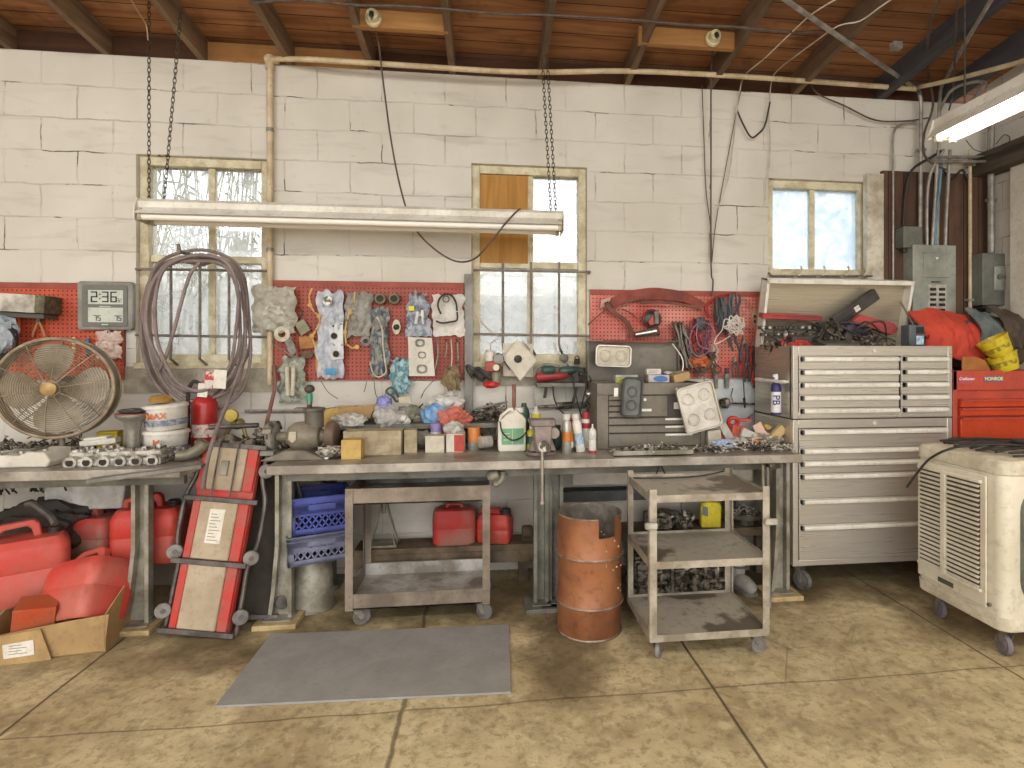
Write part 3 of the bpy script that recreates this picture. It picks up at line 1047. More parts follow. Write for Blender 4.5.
# ================================================================ benches
M_steel_top = mat('worn_bench_steel', 'b0a89b', '857c70', rough=.42, metal=.35, scale=5, bump=.1)
M_leg = mat('bench_leg_steel', 'a09a8c', '77725f', rough=.5, metal=.2, scale=9)
M_legd = mat('bench_leg_green_grey', '7d7b6e', '5d5a4f', rough=.55, scale=8)
M_padw = mat('pad_wood', 'bda77c', '9a845c', rough=.8, scale=12)
M_shelfw = mat('dirty_shelf_wood', '6f5f4a', '4a3e2f', rough=.8, scale=6)
M_dark = mat('dark_void', '2f2922', '3b342b', rough=.8)
FYB = -.80


def leg(t, x, y, flare, top, m, wd=.085):
    """pressed steel leg with a flared foot and a row of holes, standing on a wood pad"""
    L = t.location
    mb = MB()
    o = [(x - wd / 2, top), (x + wd / 2, top), (x + wd / 2, .30), (x + wd / 2, .03), (x - wd / 2 - flare, .03), (x - wd / 2 - flare * .55, .16), (x - wd / 2, .42)]
    mb.prism([(a - L.x, b) for a, b in o], .006, 'y', y + .03)
    for (xa, xb, xc) in ((x - wd / 2, x - wd / 2 + .02, -flare), (x + wd / 2 - .02, x + wd / 2, 0)):
        mb.prism([(xa - L.x, top), (xb - L.x, top), (xb - L.x, .42), (xb + xc * .55 - L.x, .16), (xb + xc - L.x, .03), (xa + xc - L.x, .03), (xa + xc * .55 - L.x, .16), (xa - L.x, .42)], .045, 'y', y - .012)
    mb.box((x - wd / 2 - flare - .01 - L.x, y - .05, .028), (x + wd / 2 + .01 - L.x, y + .07, .034))
    for k in range(6):
        mb.cyl((x + .005 - L.x, y + .031, .35 + k * .07), (x + .005 - L.x, y + .026, .35 + k * .07), .006, n=8)
    q = mb.build('leg', m, t)
    MB().box((x - wd / 2 - flare - .05 - L.x, y - .09, 0), (x + wd / 2 + .045 - L.x, y + .10, .028)).build('foot_pad', M_padw if m is M_leg else M_legd, q, bevel=.004)


def bench(lab, x0, x1, legs, y0, apron):
    t = thing('workbench', lab, 'workbench', ((x0 + x1) / 2, 0, 0))
    L = t.location
    MB().box((x0 - L.x, y0, BH - .048), (x1 - L.x, -.03, BH)).build('bench_top', M_steel_top, t, bevel=.004)
    MB().box((x0 + .05 - L.x, -.66, BH - .11), (x1 - .05 - L.x, -.63, BH - .05)).build('front_rail', M_legd, t)
    MB().box((x0 + .05 - L.x, -.12, BH - .16), (x1 - .05 - L.x, -.09, BH - .05)).build('rear_rail', M_legd, t)
    for x, y, fl, m in legs:
        leg(t, x, y, fl, BH - .05, m)
    return t


def fx(px, py, Y):
    return at(px, py, Y).x


bx0, bx1 = fx(266, 466, FYB), fx(803, 455, FYB)
bench('long grey steel workbench under the middle window holding the vise and grinder', bx0, bx1,
      [(fx(284, 550, -.62), -.62, .04, M_leg), (fx(541, 550, -.60), -.60, .0, M_legd), (fx(556, 550, -.60), -.58, .0, M_legd), (fx(548, 550, -.60), -.50, .0, M_legd), (fx(782, 540, -.61), -.61, .03, M_leg),
       (bx0 + .12, -.12, .0, M_legd), (bx1 - .12, -.12, 0, M_legd)], FYB, 1)
lx1 = fx(180, 470, FYB)
bench('shorter grey steel workbench at the left wall end carrying the round fan', -4.6, lx1, [(fx(141, 550, -.60), -.60, .05, M_leg), (-4.3, -.6, .05, M_leg), (lx1 - .1, -.12, 0, M_legd)], FYB, 1)
# lower shelves
x0, x1 = fx(352, 540, -.3), fx(548, 540, -.3)
t = thing('lower_shelf', 'dirty wooden shelf low behind the brown cart, holding two small red fuel cans', 'shelf', ((x0 + x1) / 2, -.06, 0))
w2 = (x1 - x0) / 2
MB().box((-w2, -.20, .218), (w2, 0, .253)).build('board', M_shelfw, t, bevel=.003)
MB().box((-w2, -.19, .14), (w2, -.15, .218)).build('skirt', M_shelfw, t)
MB().box((-w2 + .1, -.14, 0), (-w2 + .16, -.08, .218)).build('leg', M_shelfw, t)
MB().box((w2 - .18, -.14, 0), (w2 - .12, -.08, .218)).build('leg', M_shelfw, t)
x0, x1 = fx(572, 540, -.3), fx(768, 540, -.3)
t = thing('lower_shelf', 'grimy steel shelf low behind the three-tier cart, with a yellow jug on it', 'shelf', ((x0 + x1) / 2, -.06, 0))
w2 = (x1 - x0) / 2
MB().box((-w2, -.26, .28), (w2, 0, .31)).box((-w2, -.27, .27), (w2, -.26, .325)).build('board', M_shelfw, t, bevel=.003)
MB().box((-w2 + .02, -.20, 0), (-w2 + .06, -.16, .28)).build('leg', M_shelfw, t)
MB().box((w2 - .06, -.20, 0), (w2 - .02, -.16, .28)).build('leg', M_shelfw, t)
# low rack shelf with stuff under left bench
t = thing('lower_shelf', 'rough wooden shelf low under the left workbench behind the red fuel cans', 'shelf', (-3.2, -.06, 0))
MB().box((-1.3, -.45, .27), (1.22, 0, .30)).build('board', M_shelfw, t, bevel=.003)
MB().bar((1.2, -.44, .30), (.95, -.40, .02), .06, .03).build('leg', M_shelfw, t)
MB().box((-.9, -.42, 0), (-.84, -.36, .27)).build('leg', M_shelfw, t)
# bench-back shelf
sx0, sx1 = fx(336, 420, -.16), fx(500, 420, -.16)
sz = at(420, 424, -.30).z
t = thing('bench_shelf', 'grimy narrow steel shelf raised over the back of the long workbench', 'shelf', ((sx0 + sx1) / 2, -.03, BH))
w2 = (sx1 - sx0) / 2
MB().box((-w2, -.27, sz - .014 - BH), (w2, 0, sz - BH)).box((-w2, -.275, sz - .03 - BH), (w2, -.27, sz - BH)).build('board', M_legd, t, bevel=.002)
for s_ in (-1, 1):
    MB().box((s_ * w2 * .97 - .012, -.25, 0), (s_ * w2 * .97 + .012, -.02, sz - .014 - BH)).build('bracket', M_legd, t)
SZ = sz

# ================================================================ floor things
c = [onz(215, 706, .01), onz(511, 692, .01), onz(509, 624.5, .01), onz(271, 634, .01)]
ctr = sum(c, Vector()) / 4
ctr.z = 0
mb = MB().prism([(p.x - ctr.x, p.y - ctr.y) for p in c], .010, 'z', 0.001)
one('rubber_mat', mb, mat('grey_rubber', '9b9893', '918e88', rough=.75, scale=6, grime=.25), 'worn grey rubber mat lying on the concrete in front of the brown cart', 'mat', ctr, bevel=.002)

# --- casters
M_rub = mat('grey_wheel_rubber', '6b6862', '514e48', rough=.6, scale=20)
M_caster = mat('caster_steel', '9a958a', '7a756b', rough=.4, metal=.5, scale=15)


def caster(parent, x, y, ztop, r=.048, wd=.028, ang=0.0, wm=None):
    Q = Matrix.Translation((x, y, 0)) @ Matrix.Rotation(ang, 4, 'Z')
    fk = MB(Q)
    fk.box((-.03, -.03, ztop - .005), (.03, .03, ztop))
    fk.cyl((0, 0, ztop - .02), (0, 0, ztop - .005), .02, n=12)
    for s_ in (-1, 1):
        fk.prism([(-.022, ztop - .018), (.022, ztop - .018), (.035, r + .004), (.03, r - .01), (.014, r - .01)], .003, 'y', s_ * (wd / 2 + .004) - .0015)
    fk.cyl((.024, -wd / 2 - .008, r), (.024, wd / 2 + .008, r), .006, n=10)
    k = fk.build('caster_fork', M_caster, parent)
    mb = MB(Q)
    mb.lathe([(r * .35, 0), (r * .6, .002), (r * .62, .004), (r * .9, .003), (r, .008), (r, wd - .008), (r * .9, wd - .003), (r * .62, wd - .004), (r * .6, wd - .002), (r * .35, wd)], (.024, -wd / 2, r), (.024, wd / 2, r), 20)
    mb.build('wheel', wm or M_rub, k)


# --- brown service cart
YF = -.75
x0, x1 = fx(345, 560, YF), fx(490, 560, YF)
zt = at(418, 487, YF).z
W_, D_ = x1 - x0, .47
t = thing('service_cart', 'brown worn two-shelf steel cart parked under the long workbench', 'cart', ((x0 + x1) / 2, YF + D_ / 2, 0))
M_cb = mat('brown_cart_paint', '8f8171', '6c6052', rough=.5, metal=.1, scale=7)
M_cart_in = mat('scraped_tray', 'c2bfb8', '857c70', rough=.6, scale=6)
zb = .10
for sx_ in (-1, 1):
    for sy in (-1, 1):
        xx, yy = sx_ * W_ / 2, sy * D_ / 2
        mb = MB()
        mb.box((min(xx, xx - sx_ * .04), yy - .002, zb), (max(xx, xx - sx_ * .04), yy + .002, zt))
        mb.box((min(xx, xx - sx_ * .004), min(yy, yy - sy * .04), zb), (max(xx, xx - sx_ * .004), max(yy, yy - sy * .04), zt))
        for z in (zb + .02, zb + .07, .36, .48, zt - .02, zt - .07):
            mb.cyl((xx - sx_ * .02, yy + sy * .002, z), (xx - sx_ * .02, yy + sy * .006, z), .006, n=8)
        mb.build('post', M_cb, t)


def tray(z0, h, nm):
    mb = MB()
    a, b = W_ / 2 - .004, D_ / 2 - .004
    mb.box((-a, -b, z0), (a, b, z0 + .006))
    mb.box((-a, -b, z0), (a, -b + .004, z0 + h)).box((-a, b - .004, z0), (a, b, z0 + h)).box((-a, -b, z0), (-a + .004, b, z0 + h)).box((a - .004, -b, z0), (a, b, z0 + h))
    mb.build(nm, M_cb, t)
    MB().box((-a + .005, -b + .005, z0 + .006), (a - .005, b - .005, z0 + .008)).box((-a + .005, b - .007, z0 + .008), (a - .005, b - .005, z0 + h - .004)).build('tray_lining', M_cart_in, t)


tray(zt - .085, .083, 'top_tray')
tray(zb + .005, .08, 'bottom_tray')
for sx_ in (-1, 1):
    for sy in (-1, 1):
        caster(t, sx_ * (W_ / 2 - .05), sy * (D_ / 2 - .05), zb + .004, ang=R(20 if sx_ < 0 else -30))
# work light clipped on the cart's corner
c = P(493, 483, -.7)
mb = MB().tube([(0, 0, 0), (.02, 0, -.01), (.05, 0, .02), (.055, 0, .06)], .013, 8, sm=4).lathe([(.015, 0), (.03, .02), (.028, .06), (.012, .07)], (-.03, 0, .03), (.03, 0, .05), 12)
one('grease_gun_nozzle', mb, M_leg, 'small bent grey metal fitting hanging at the corner of the brown cart', 'fitting', c)

# --- three-tier steel cart
X0, X1, Y0, Y1 = .745, 1.328, -1.272, -.835
t = thing('rolling_cart', 'grey three-tier steel cart with open shelves right of the rusty drum', 'cart', ((X0 + X1) / 2, (Y0 + Y1) / 2, 0))
W_, D_ = X1 - X0, Y1 - Y0
M_c2 = mat('worn_cart_steel', 'beb5a4', '938977', rough=.35, metal=.3, scale=8)
M_c2s = mat('oil_stained_shelf', 'b0a797', '6f6658', rough=.5, metal=.15, scale=3.2, lo=.5, hi=.56)
for sx_ in (-1, 1):
    for sy in (-1, 1):
        xx, yy = sx_ * (W_ / 2), sy * (D_ / 2)
        mb = MB().box((min(xx, xx - sx_ * .032), yy - .0025, .12), (max(xx, xx - sx_ * .032), yy + .0025, .82))
        mb.box((xx - .0025, min(yy, yy - sy * .03), .12), (xx + .0025, max(yy, yy - sy * .03), .82))
        mb.build('post', M_c2, t)
for z in (.785, .475, .135):
    a, b = W_ / 2 - .003, D_ / 2 - .003
    mb = MB().box((-a, -b, z - .003), (a, b, z))
    mb.build('shelf', M_c2s, t)
    mb = MB().box((-a, -b - .003, z - .028), (a, -b, z + .006)).box((-a, b, z - .028), (a, b + .003, z + .012)).box((-a - .003, -b, z - .028), (-a, b, z + .012)).box((a, -b, z - .028), (a + .003, b, z + .012))
    mb.build('shelf_lip', M_c2, t)
for s_ in (-1, 1):
    MB().box((s_ * W_ / 2 - .03 + (.0 if s_ > 0 else .0), -D_ / 2 - .03, .64), (s_ * W_ / 2 + .03, -D_ / 2 - .006, .67)).build('corner_bumper', mat('pale_bumper', 'b9b3a4', '938c7c'), t, bevel=.008)
for sx_ in (-1, 1):
    for sy in (-1, 1):
        caster(t, sx_ * (W_ / 2 - .05), sy * (D_ / 2 - .05), .108, r=.042, ang=R(60 if sx_ < 0 else 10), wm=mat('pale_wheel', '8d8a86', '6d6a66', rough=.6))
mb = MB().tube([(-.27, .17, .0), (-.1, .12, .006), (.1, .16, .004), (.24, .19, .02)], .004, 6, sm=5)
one('wire', mb, M_black, 'bent black wire lying across the top shelf of the three-tier cart', 'wire', (t.location.x, t.location.y, .79))

# --- rusty drum
c = onz(589, 640, 0)
dr = .170
dc = Vector((fx(589.5, 600, -.87), -.87, 0))
t = thing('steel_drum', 'small rusty orange-brown steel drum with a notch cut in its open top', 'drum', dc)
M_rust = mat('rusty_orange_paint', 'a26a45', '7a4c33', rough=.42, metal=.1, scale=3, bump=.05)
M_rim = mat('bare_rim', 'a39282', '7c6656', rough=.45, metal=.4, scale=18)
HD = .615
n = 64
prof = [(.162, .0), (.168, .012), (.168, .15), (.176, .165), (.168, .18), (.168, .395), (.176, .41), (.168, .425), (.168, .52), (.168, HD)]
vs, fs = [], []
for j, (r_, z) in enumerate(prof):
    for k in range(n):
        a = 2 * PI * k / n
        dent = .006 * noise.noise(Vector((math.cos(a) * 1.5, math.sin(a) * 1.5, z * 5)))
        vs.append(((r_ + dent) * math.cos(a), (r_ + dent) * math.sin(a), z))
m1 = len(prof)
ni = [(.165, HD), (.163, .52), (.163, .02)]
for j, (r_, z) in enumerate(ni):
    for k in range(n):
        a = 2 * PI * k / n
        vs.append((r_ * math.cos(a), r_ * math.sin(a), z))


def cut(k):
    a = (2 * PI * (k + .5) / n) % (2 * PI)
    return R(276) < a < R(312)


for j in range(m1 - 1):
    for k in range(n):
        if j == m1 - 2 and cut(k):
            continue
        fs.append((j * n + k, j * n + (k + 1) % n, (j + 1) * n + (k + 1) % n, (j + 1) * n + k))
o_ = m1 * n
for k in range(n):
    k2 = (k + 1) % n
    if not cut(k):
        fs.append((o_ - n + k, o_ - n + k2, o_ + k2, o_ + k))
        fs.append((o_ + k, o_ + k2, o_ + n + k2, o_ + n + k))
    fs.append((o_ + n + k, o_ + n + k2, o_ + 2 * n + k2, o_ + 2 * n + k))
fs.append(tuple(reversed(range(n))))
fs.append(tuple(range(o_ + 2 * n, o_ + 3 * n)))
MB().add(vs, fs).build('shell', M_rust, t)
lv, lf = [], []
for z in (.03, .25, .52, HD - .001):
    lv += [(.1625 * math.cos(2 * PI * k / n), .1625 * math.sin(2 * PI * k / n), z) for k in range(n)]
for j in range(3):
    lf += [(j * n + k, j * n + (k + 1) % n, (j + 1) * n + (k + 1) % n, (j + 1) * n + k) for k in range(n) if not (j == 2 and cut(k))]
lf.append(tuple(range(n)))
MB().add(lv, lf).build('inner_wall', mat('sooty_grey_metal', '8b8378', '5f584f', rough=.6, scale=9), t)
for z in (.165, .41):
    MB().torus((0, 0, z), .1735, .0065, n=48, m=6).build('hoop', M_rim, t)
MB().torus((0, 0, .008), .166, .007, n=48, m=6).build('bottom_rim', M_rim, t)
pts = []
for k in range(40):
    a = R(314) + (2 * PI - R(40)) * k / 39
    pts.append((.1665 * math.cos(a), .1665 * math.sin(a), HD))
MB().tube(pts, .0045, 6).build('top_rim', M_rim, t)
random.seed(5)
mb = MB()
for k in range(20):
    a = R(random.uniform(265, 335))
    z = random.choice([random.uniform(.35, .55), random.uniform(.1, .6)])
    r_ = .1695
    p = Vector((r_ * math.cos(a), r_ * math.sin(a), z))
    s_ = random.uniform(.002, .006)
    mb.blob(p, (s_ * 2, s_ * 1.0, s_ * 2.2), .3, k, sub=1)
mb.build('paint_spots', mat('pale_paint_spot', 'bba089'), t)

# --- milk crates
M_crate = mat('blue_crate_plastic', '4a55a0', '3b4280', rough=.45, scale=6)
M_crate2 = mat('grey_blue_crate_plastic', '7d7f94', '5f6178', rough=.5, scale=6)


def crate(lab, loc, rot, m, W_=.33, D_=.33, H_=.27):
    t = thing('milk_crate', lab, 'crate', loc, rotz=rot)
    T = .012
    MB().box((-W_ / 2, -D_ / 2, 0), (W_ / 2, D_ / 2, T)).build('crate_floor', m, t)
    for k in range(4):
        Q = Matrix.Rotation(k * PI / 2, 4, 'Z')
        mb = MB(Q)
        y = -D_ / 2
        a = W_ / 2
        mb.box((-a, y, 0), (a, y + T, .03)).box((-a, y, H_ - .035), (a, y + T, H_))
        mb.box((-a, y - .004, H_ - .008), (a, y + T, H_ - .002)).box((-a, y - .004, H_ - .03), (a, y + T, H_ - .024))
        mb.box((-a, y, 0), (-a + .03, y + T, H_)).box((a - .03, y, 0), (a, y + T, H_))
        mb.box((-a, y, .10), (a, y + T, .16)).box((-a, y, H_ - .07), (-.07, y + T, H_ - .03)).box((.07, y, H_ - .07), (a, y + T, H_ - .03)).box((-a, y, H_ - .09), (a, y + T, H_ - .07))
        for q in range(9):
            xx = -a + .03 + (2 * a - .06) * q / 8
            for (zl, zh) in ((.03, .10), (.16, H_ - .09)):
                for s_ in (-1, 1):
                    xe = min(max(xx + s_ * .05, -a + .01), a - .01)
                    mb.bar((xx, y + T / 2, zl), (xe, y + T / 2, zh), .004, T * .7)
        mb.build('side', m, t, smooth=False)
    return t


cc = P(318, 560, -.40)
t = thing('metal_pail', 'dull grey metal pail upside down under the stacked milk crates', 'pail', (cc.x - .03, -.42, 0))
MB().lathe([(.13, 0), (.135, .004), (.125, .02), (.105, .29), (.10, .298), (.06, .298)], n=28).build('pail_body', M_leg, t)
MB().torus((0, 0, .006), .132, .006, n=28, m=6).build('rim', M_leg, t)
crate('grey-blue milk crate under the bench, lower of the two stacked', (cc.x, -.42, .30), R(24), M_crate2, .34, .34, .16)
crate('bright blue milk crate, upper of the two stacked under the bench', (cc.x + .01, -.41, .462), R(21), M_crate, .33, .33, .20)

# --- fuel cans
M_red = mat('red_fuel_can_plastic', 'c2352c', 'a84a3a', rough=.45, scale=3)
M_dustred = mat('dusty_red_plastic', 'b2362f', '93695a', rough=.6, scale=3, lo=.45, hi=.6)


def fuel_can(lab, loc, rot, W_=.30, D_=.20, H_=.34, m=None, spout=True, group=None):
    """blow-moulded can: rounded tub, shoulder sloping up to a raised handle bridge, spout collar"""
    m = m or M_red
    t = thing('fuel_can', lab, 'fuel can', loc, rot=rot, group=group)
    hs = H_ * .74
    mb = MB()
    # body as stacked rounded sections
    secs = [(0, .90), (.015, .98), (.05, 1.0), (hs * .55, 1.0), (hs * .57, .975), (hs * .60, 1.0), (hs * .92, 1.0), (hs, .93), (hs + .03, .78)]
    base = rrect(W_, D_, min(W_, D_) * .2, 6)
    N = len(base)
    vs, fs = [], []
    for z, s_ in secs:
        for (x, y) in base:
            vs.append((x * (1 - (1 - s_) * D_ / W_), y * s_, z))
    for j in range(len(secs) - 1):
        for k in range(N):
            fs.append((j * N + k, j * N + (k + 1) % N, (j + 1) * N + (k + 1) % N, (j + 1) * N + k))
    fs.append(tuple(reversed(range(N))))
    fs.append(tuple(range((len(secs) - 1) * N, len(secs) * N)))
    mb.add(vs, fs)
    mb.build('can_body', m, t)
    zt = hs + .02
    h = MB().ring([(-W_ * .42, zt - .02), (-W_ * .40, zt + .05), (-W_ * .25, H_), (W_ * .1, H_ + .01), (W_ * .16, H_ - .01), (W_ * .2, zt - .02)],
                  [(-W_ * .32, zt - .0), (-W_ * .30, zt + .035), (-W_ * .21, H_ - .03), (W_ * .02, H_ - .02), (W_ * .07, H_ - .04), (W_ * .1, zt)], .045, -.022)
    h.build('handle', m, t, bevel=.008)
    if spout:
        q = MB().lathe([(.034, 0), (.034, .035), (.03, .04), (.03, .05)], (W_ * .32, 0, zt - .012), (W_ * .36, 0, zt + .2), 20).build('cap', mat('dark_cap', '3c332e', '2b2522', rough=.5), t)
    return t


Z3 = (0, 0)
# left bench group; fully laid out on the floor in front of / under the bench
fuel_can('large red fuel can cut by the left picture edge, beside the tilted can', (P(0, 560, -.68).x + .02, -.55, .17), (0, 0, R(35)), .36, .26, .40, mat('faded_red_plastic', 'cb453a', 'bf6b5c', rough=.45, scale=2.5), spout=True)
fuel_can('faded red fuel can lying tilted in the cardboard box', (P(76, 600, -.72).x, -.70, .09), (R(-28), R(-14), R(-20)), .35, .26, .36, mat('faded_red_plastic', 'cf4038'), spout=False)
fuel_can('bright red upright fuel can right of the left bench leg', (P(150, 553, -.42).x, -.40, .302), (0, 0, R(6)), .34, .24, .36)
fuel_can('dust-covered dark red fuel can at the back, behind the tilted can', (P(92, 540, -.25).x, -.26, .302), (0, 0, R(-12)), .36, .22, .26, M_dustred, spout=False)
# small cans on the shelf
t = thing('fuel_can', 'small squat red fuel can with a dusty top seen through the brown cart', 'fuel can', (P(454.5, 538, -.17).x, -.17, .253))
W_ = P(476, 520, -.2).x - P(433, 520, -.2).x
mb = MB()
base = rrect(W_, .15, .045, 6)
N = len(base)
vs, fs = [], []
secs = [(0, .9), (.012, 1), (.10, 1), (.103, .985), (.106, 1), (.19, 1), (.215, .93), (.225, .75)]
for z, s_ in secs:
    vs += [(x * s_, y * s_, z) for x, y in base]
for j in range(len(secs) - 1):
    fs += [(j * N + k, j * N + (k + 1) % N, (j + 1) * N + (k + 1) % N, (j + 1) * N + k) for k in range(N)]
fs += [tuple(reversed(range(N))), tuple(range((len(secs) - 1) * N, len(secs) * N))]
MB().add(vs, fs).build('can_body', M_dustred, t)
MB().ring([(-.06, .22), (-.05, .25), (.05, .25), (.06, .22)], [(-.04, .22), (-.035, .238), (.035, .238), (.04, .22)], .03, -.015).build('handle', M_dustred, t, bevel=.004)
fuel_can('small bright red fuel can with a dark cap behind the right post of the cart', (P(495, 537, -.17).x, -.165, .253), (0, 0, R(-15)), .22, .14, .20)

# cardboard box with label
M_card = mat('cardboard', 'b99a67', 'a2845a', rough=.8, scale=5)
bc = onz(55, 632, 0)
t = thing('cardboard_box', 'torn open cardboard box on the floor holding the tilted red fuel can', 'box', (P(58, 630, -.72).x, -.70, 0), rotz=R(8))
W_, D_ = .52, .34
mb = MB()
mb.box((-W_ / 2, -D_ / 2, 0), (W_ / 2, D_ / 2, .006))
for (pts, d, ax, a_) in (([(-W_ / 2, 0), (W_ / 2, 0), (W_ / 2 + .02, .18), (W_ * .2, .165), (-W_ / 2, .12)], .006, 'y', -D_ / 2), ([(-W_ / 2, 0), (W_ / 2, 0), (W_ / 2, .28), (-W_ / 2, .2)], .006, 'y', D_ / 2)):
    mb.prism(pts, d, ax, a_)
mb.prism([(-D_ / 2, 0), (D_ / 2, 0), (D_ / 2, .29), (-D_ / 2, .18)], .006, 'x', W_ / 2)
mb.prism([(-D_ / 2, 0), (D_ / 2, 0), (D_ / 2, .2), (-D_ / 2, .12)], .006, 'x', -W_ / 2)
mb.build('box_walls', M_card, t)
mb = MB().prism([(-W_ / 2, .0), (W_ * .1, .0), (W_ * .1, .012), (W_ * .02, .15), (-W_ / 2, .125)], .005, 'y', -D_ / 2 - .02)
mb.build('flap', M_card, t)
q = MB().prism([(-.13, .03), (-.01, .035), (-.015, .105), (-.135, .095)], .002, 'y', -D_ / 2 - .024).build('shipping_label', mat('paper_label', 'e6e0d2', 'd2cbbb'), t)
for k in range(4):
    MB().box((-.11, -D_ / 2 - .0248, .047 + k * .013), (-.04 - (k % 2) * .02, -D_ / 2 - .024, .05 + k * .013)).build('print_line', mat('ink_grey', '8b8578'), q)
one('small_orange_carton', MB().box((-.08, -.07, 0), (.08, .07, .15)), mat('orange_red_carton', 'b84a27', 'a3603f', rough=.6, scale=6), 'small dusty orange-red carton leaning in the cardboard box at the left', 'carton', (P(30, 600, -.80).x, -.765, .09), bevel=.003, rot=(R(8), R(6), R(24)))
# spout pipe
conduit('bent grey steel filler spout lying between the two faded fuel cans', [P(26, 505, -.62), P(33, 504, -.62), P(42, 510, -.64), P(51, 517, -.66), P(55, 524, -.68)], .016, mat('spout_steel', '77736c', '55524d', rough=.4, metal=.5), 'filler_spout', 'spout', sm=5)
# black bag & white sheet under the left bench
one('black_bag', MB().blob((0, 0, .10), (.55, .26, .30), .35, 4, 2.2, 4, sharp=True), mat('black_nylon', '2d2723', '3d342e', rough=.7), 'crumpled black bag stuffed on the shelf under the left workbench', 'bag', (P(52, 505, -.25).x, -.28, .36))
mb = MB()
random.seed(11)
for k in range(9):
    x = random.uniform(-.25, .25)
    mb.tube([(x, 0, random.uniform(.0, .03)), (x + random.uniform(-.1, .1), -.05, .09), (x + random.uniform(-.15, .15), .03, .12), (x + random.uniform(-.1, .2), -.03, .02)], .005, 5, sm=5)
one('tangled_cable', mb, M_black, 'tangle of black cable on top of the black bag under the left bench', 'cable', (P(35, 488, -.3).x, -.3, .66))
one('white_plastic_tub', MB().prism([(-.2, 0), (.2, 0), (.22, .17), (-.22, .17)], .24, 'y', -.12), mat('pale_tub', 'cfcdc6', 'b3afa6', rough=.5), 'pale grey plastic bin at the back under the left workbench', 'bin', (P(98, 488, -.18).x, -.18, .56), bevel=.01)

# small things under the benches
t = thing('jack_stand', 'small grey metal jack stand on the low shelf seen through the cart', 'jack stand', (P(384, 538, -.17).x, -.17, .253))
top = Vector((0, 0, .27))
for (a, b) in ((-.05, -.05), (.05, -.05), (.05, .05), (-.05, .05)):
    MB().bar((a * 1.5, b, .01), (a * .3, b * .3, .26), .02, .006).build('leg', M_leg, t)
MB().box((-.085, -.06, 0), (.085, .06, .014)).build('foot_plate', M_leg, t)
MB().cyl((0, 0, .2), (0, 0, .30), .014).box((-.03, -.02, .30), (.03, .02, .315)).build('saddle', M_leg, t)
one('small_motor', MB().lathe([(.0, 0), (.04, .0), (.045, .01), (.045, .06), (.03, .075), (.01, .09)], (0, 0, .045), (1, 0, .045), 18).box((-.0, -.03, 0), (.07, .03, .02)), M_shelfw, 'small dark round motor on the low shelf behind the drum end', 'motor', (P(522, 535, -.17).x, -.17, .253), bevel=.002)
t = thing('yellow_jug', 'bright yellow oil jug with a grey label on the low steel shelf', 'jug', (P(710, 528, -.24).x, -.24, .31), rotz=R(-12))
mb = MB().prism([(-.065, 0), (.065, 0), (.068, .15), (.05, .17), (-.02, .175), (-.055, .165), (-.065, .14)], .08, 'y', -.04)
mb.build('jug_body', mat('yellow_plastic', 'd9c829', 'c2ae2a', rough=.4), t, bevel=.012)
MB().prism([(-.06, .09), (-.02, .08), (-.02, .14), (-.055, .15)], .002, 'y', -.043).build('jug_label', mat('grey_label', '77797a', '5c5e60'), t)
MB().cyl((-.035, 0, .16), (-.035, 0, .195), .018).build('cap', mat('dark_cap', '3c332e'), t)


def scrap(seed, n, W_, D_, H_, s0=.02, s1=.05):
    """a jumble of bolts, nuts, plates and rods heaped in an oval"""
    random.seed(seed)
    mb = MB()
    for k in range(n):
        a = random.uniform(0, 2 * PI)
        q = random.random() ** .5
        x, y = q * math.cos(a) * W_ / 2, q * math.sin(a) * D_ / 2
        z = random.uniform(.2, 1) * H_ * (1 - q * .8)
        d = Vector((random.uniform(-1, 1), random.uniform(-1, 1), random.uniform(-.5, .5))).normalized() * random.uniform(s0, s1)
        c = Vector((x, y, z + .006))
        kind = random.random()
        if kind < .4:
            mb.cyl(c - d / 2, c + d / 2, s0 * .16, n=6)
            mb.cyl(c + d / 2, c + d * .62, s0 * .32, n=6)
        elif kind < .7:
            mb.bar(c - d / 2, c + d / 2, s0 * .4, s0 * .25)
        elif kind < .85:
            mb.torus(c, s0 * .35, s0 * .12, d, 10, 5)
        else:
            mb.blob(c, (s0, s0 * .8, s0 * .7), .5, k, sub=1)
    return mb


M_scrap = mat('mixed_scrap_metal', 'cdc7b9', '4a443a', rough=.35, metal=.3, scale=22, lo=.45, hi=.55)
M_scrapd = mat('oily_scrap_metal', '8f8676', '3a342b', rough=.45, metal=.25, scale=22, lo=.45, hi=.55)
t = thing('parts_tray', 'round steel tray heaped with bolts right of the yellow jug', 'tray', (P(747, 530, -.22).x, -.20, .36))
MB().lathe([(.05, 0), (.09, 0), (.13, .035), (.135, .035), (.095, -.004), (.05, -.004)], (0, 0, 0), (0, 0, 1), 28).build('dish', M_leg, t)
o = scrap(3, 80, .22, .2, .09).build('bolts', M_scrap, t)
o['kind'] = 'stuff'
MB().cyl((0, 0, -.05), (0, 0, 0), .05).build('foot', M_legd, t)


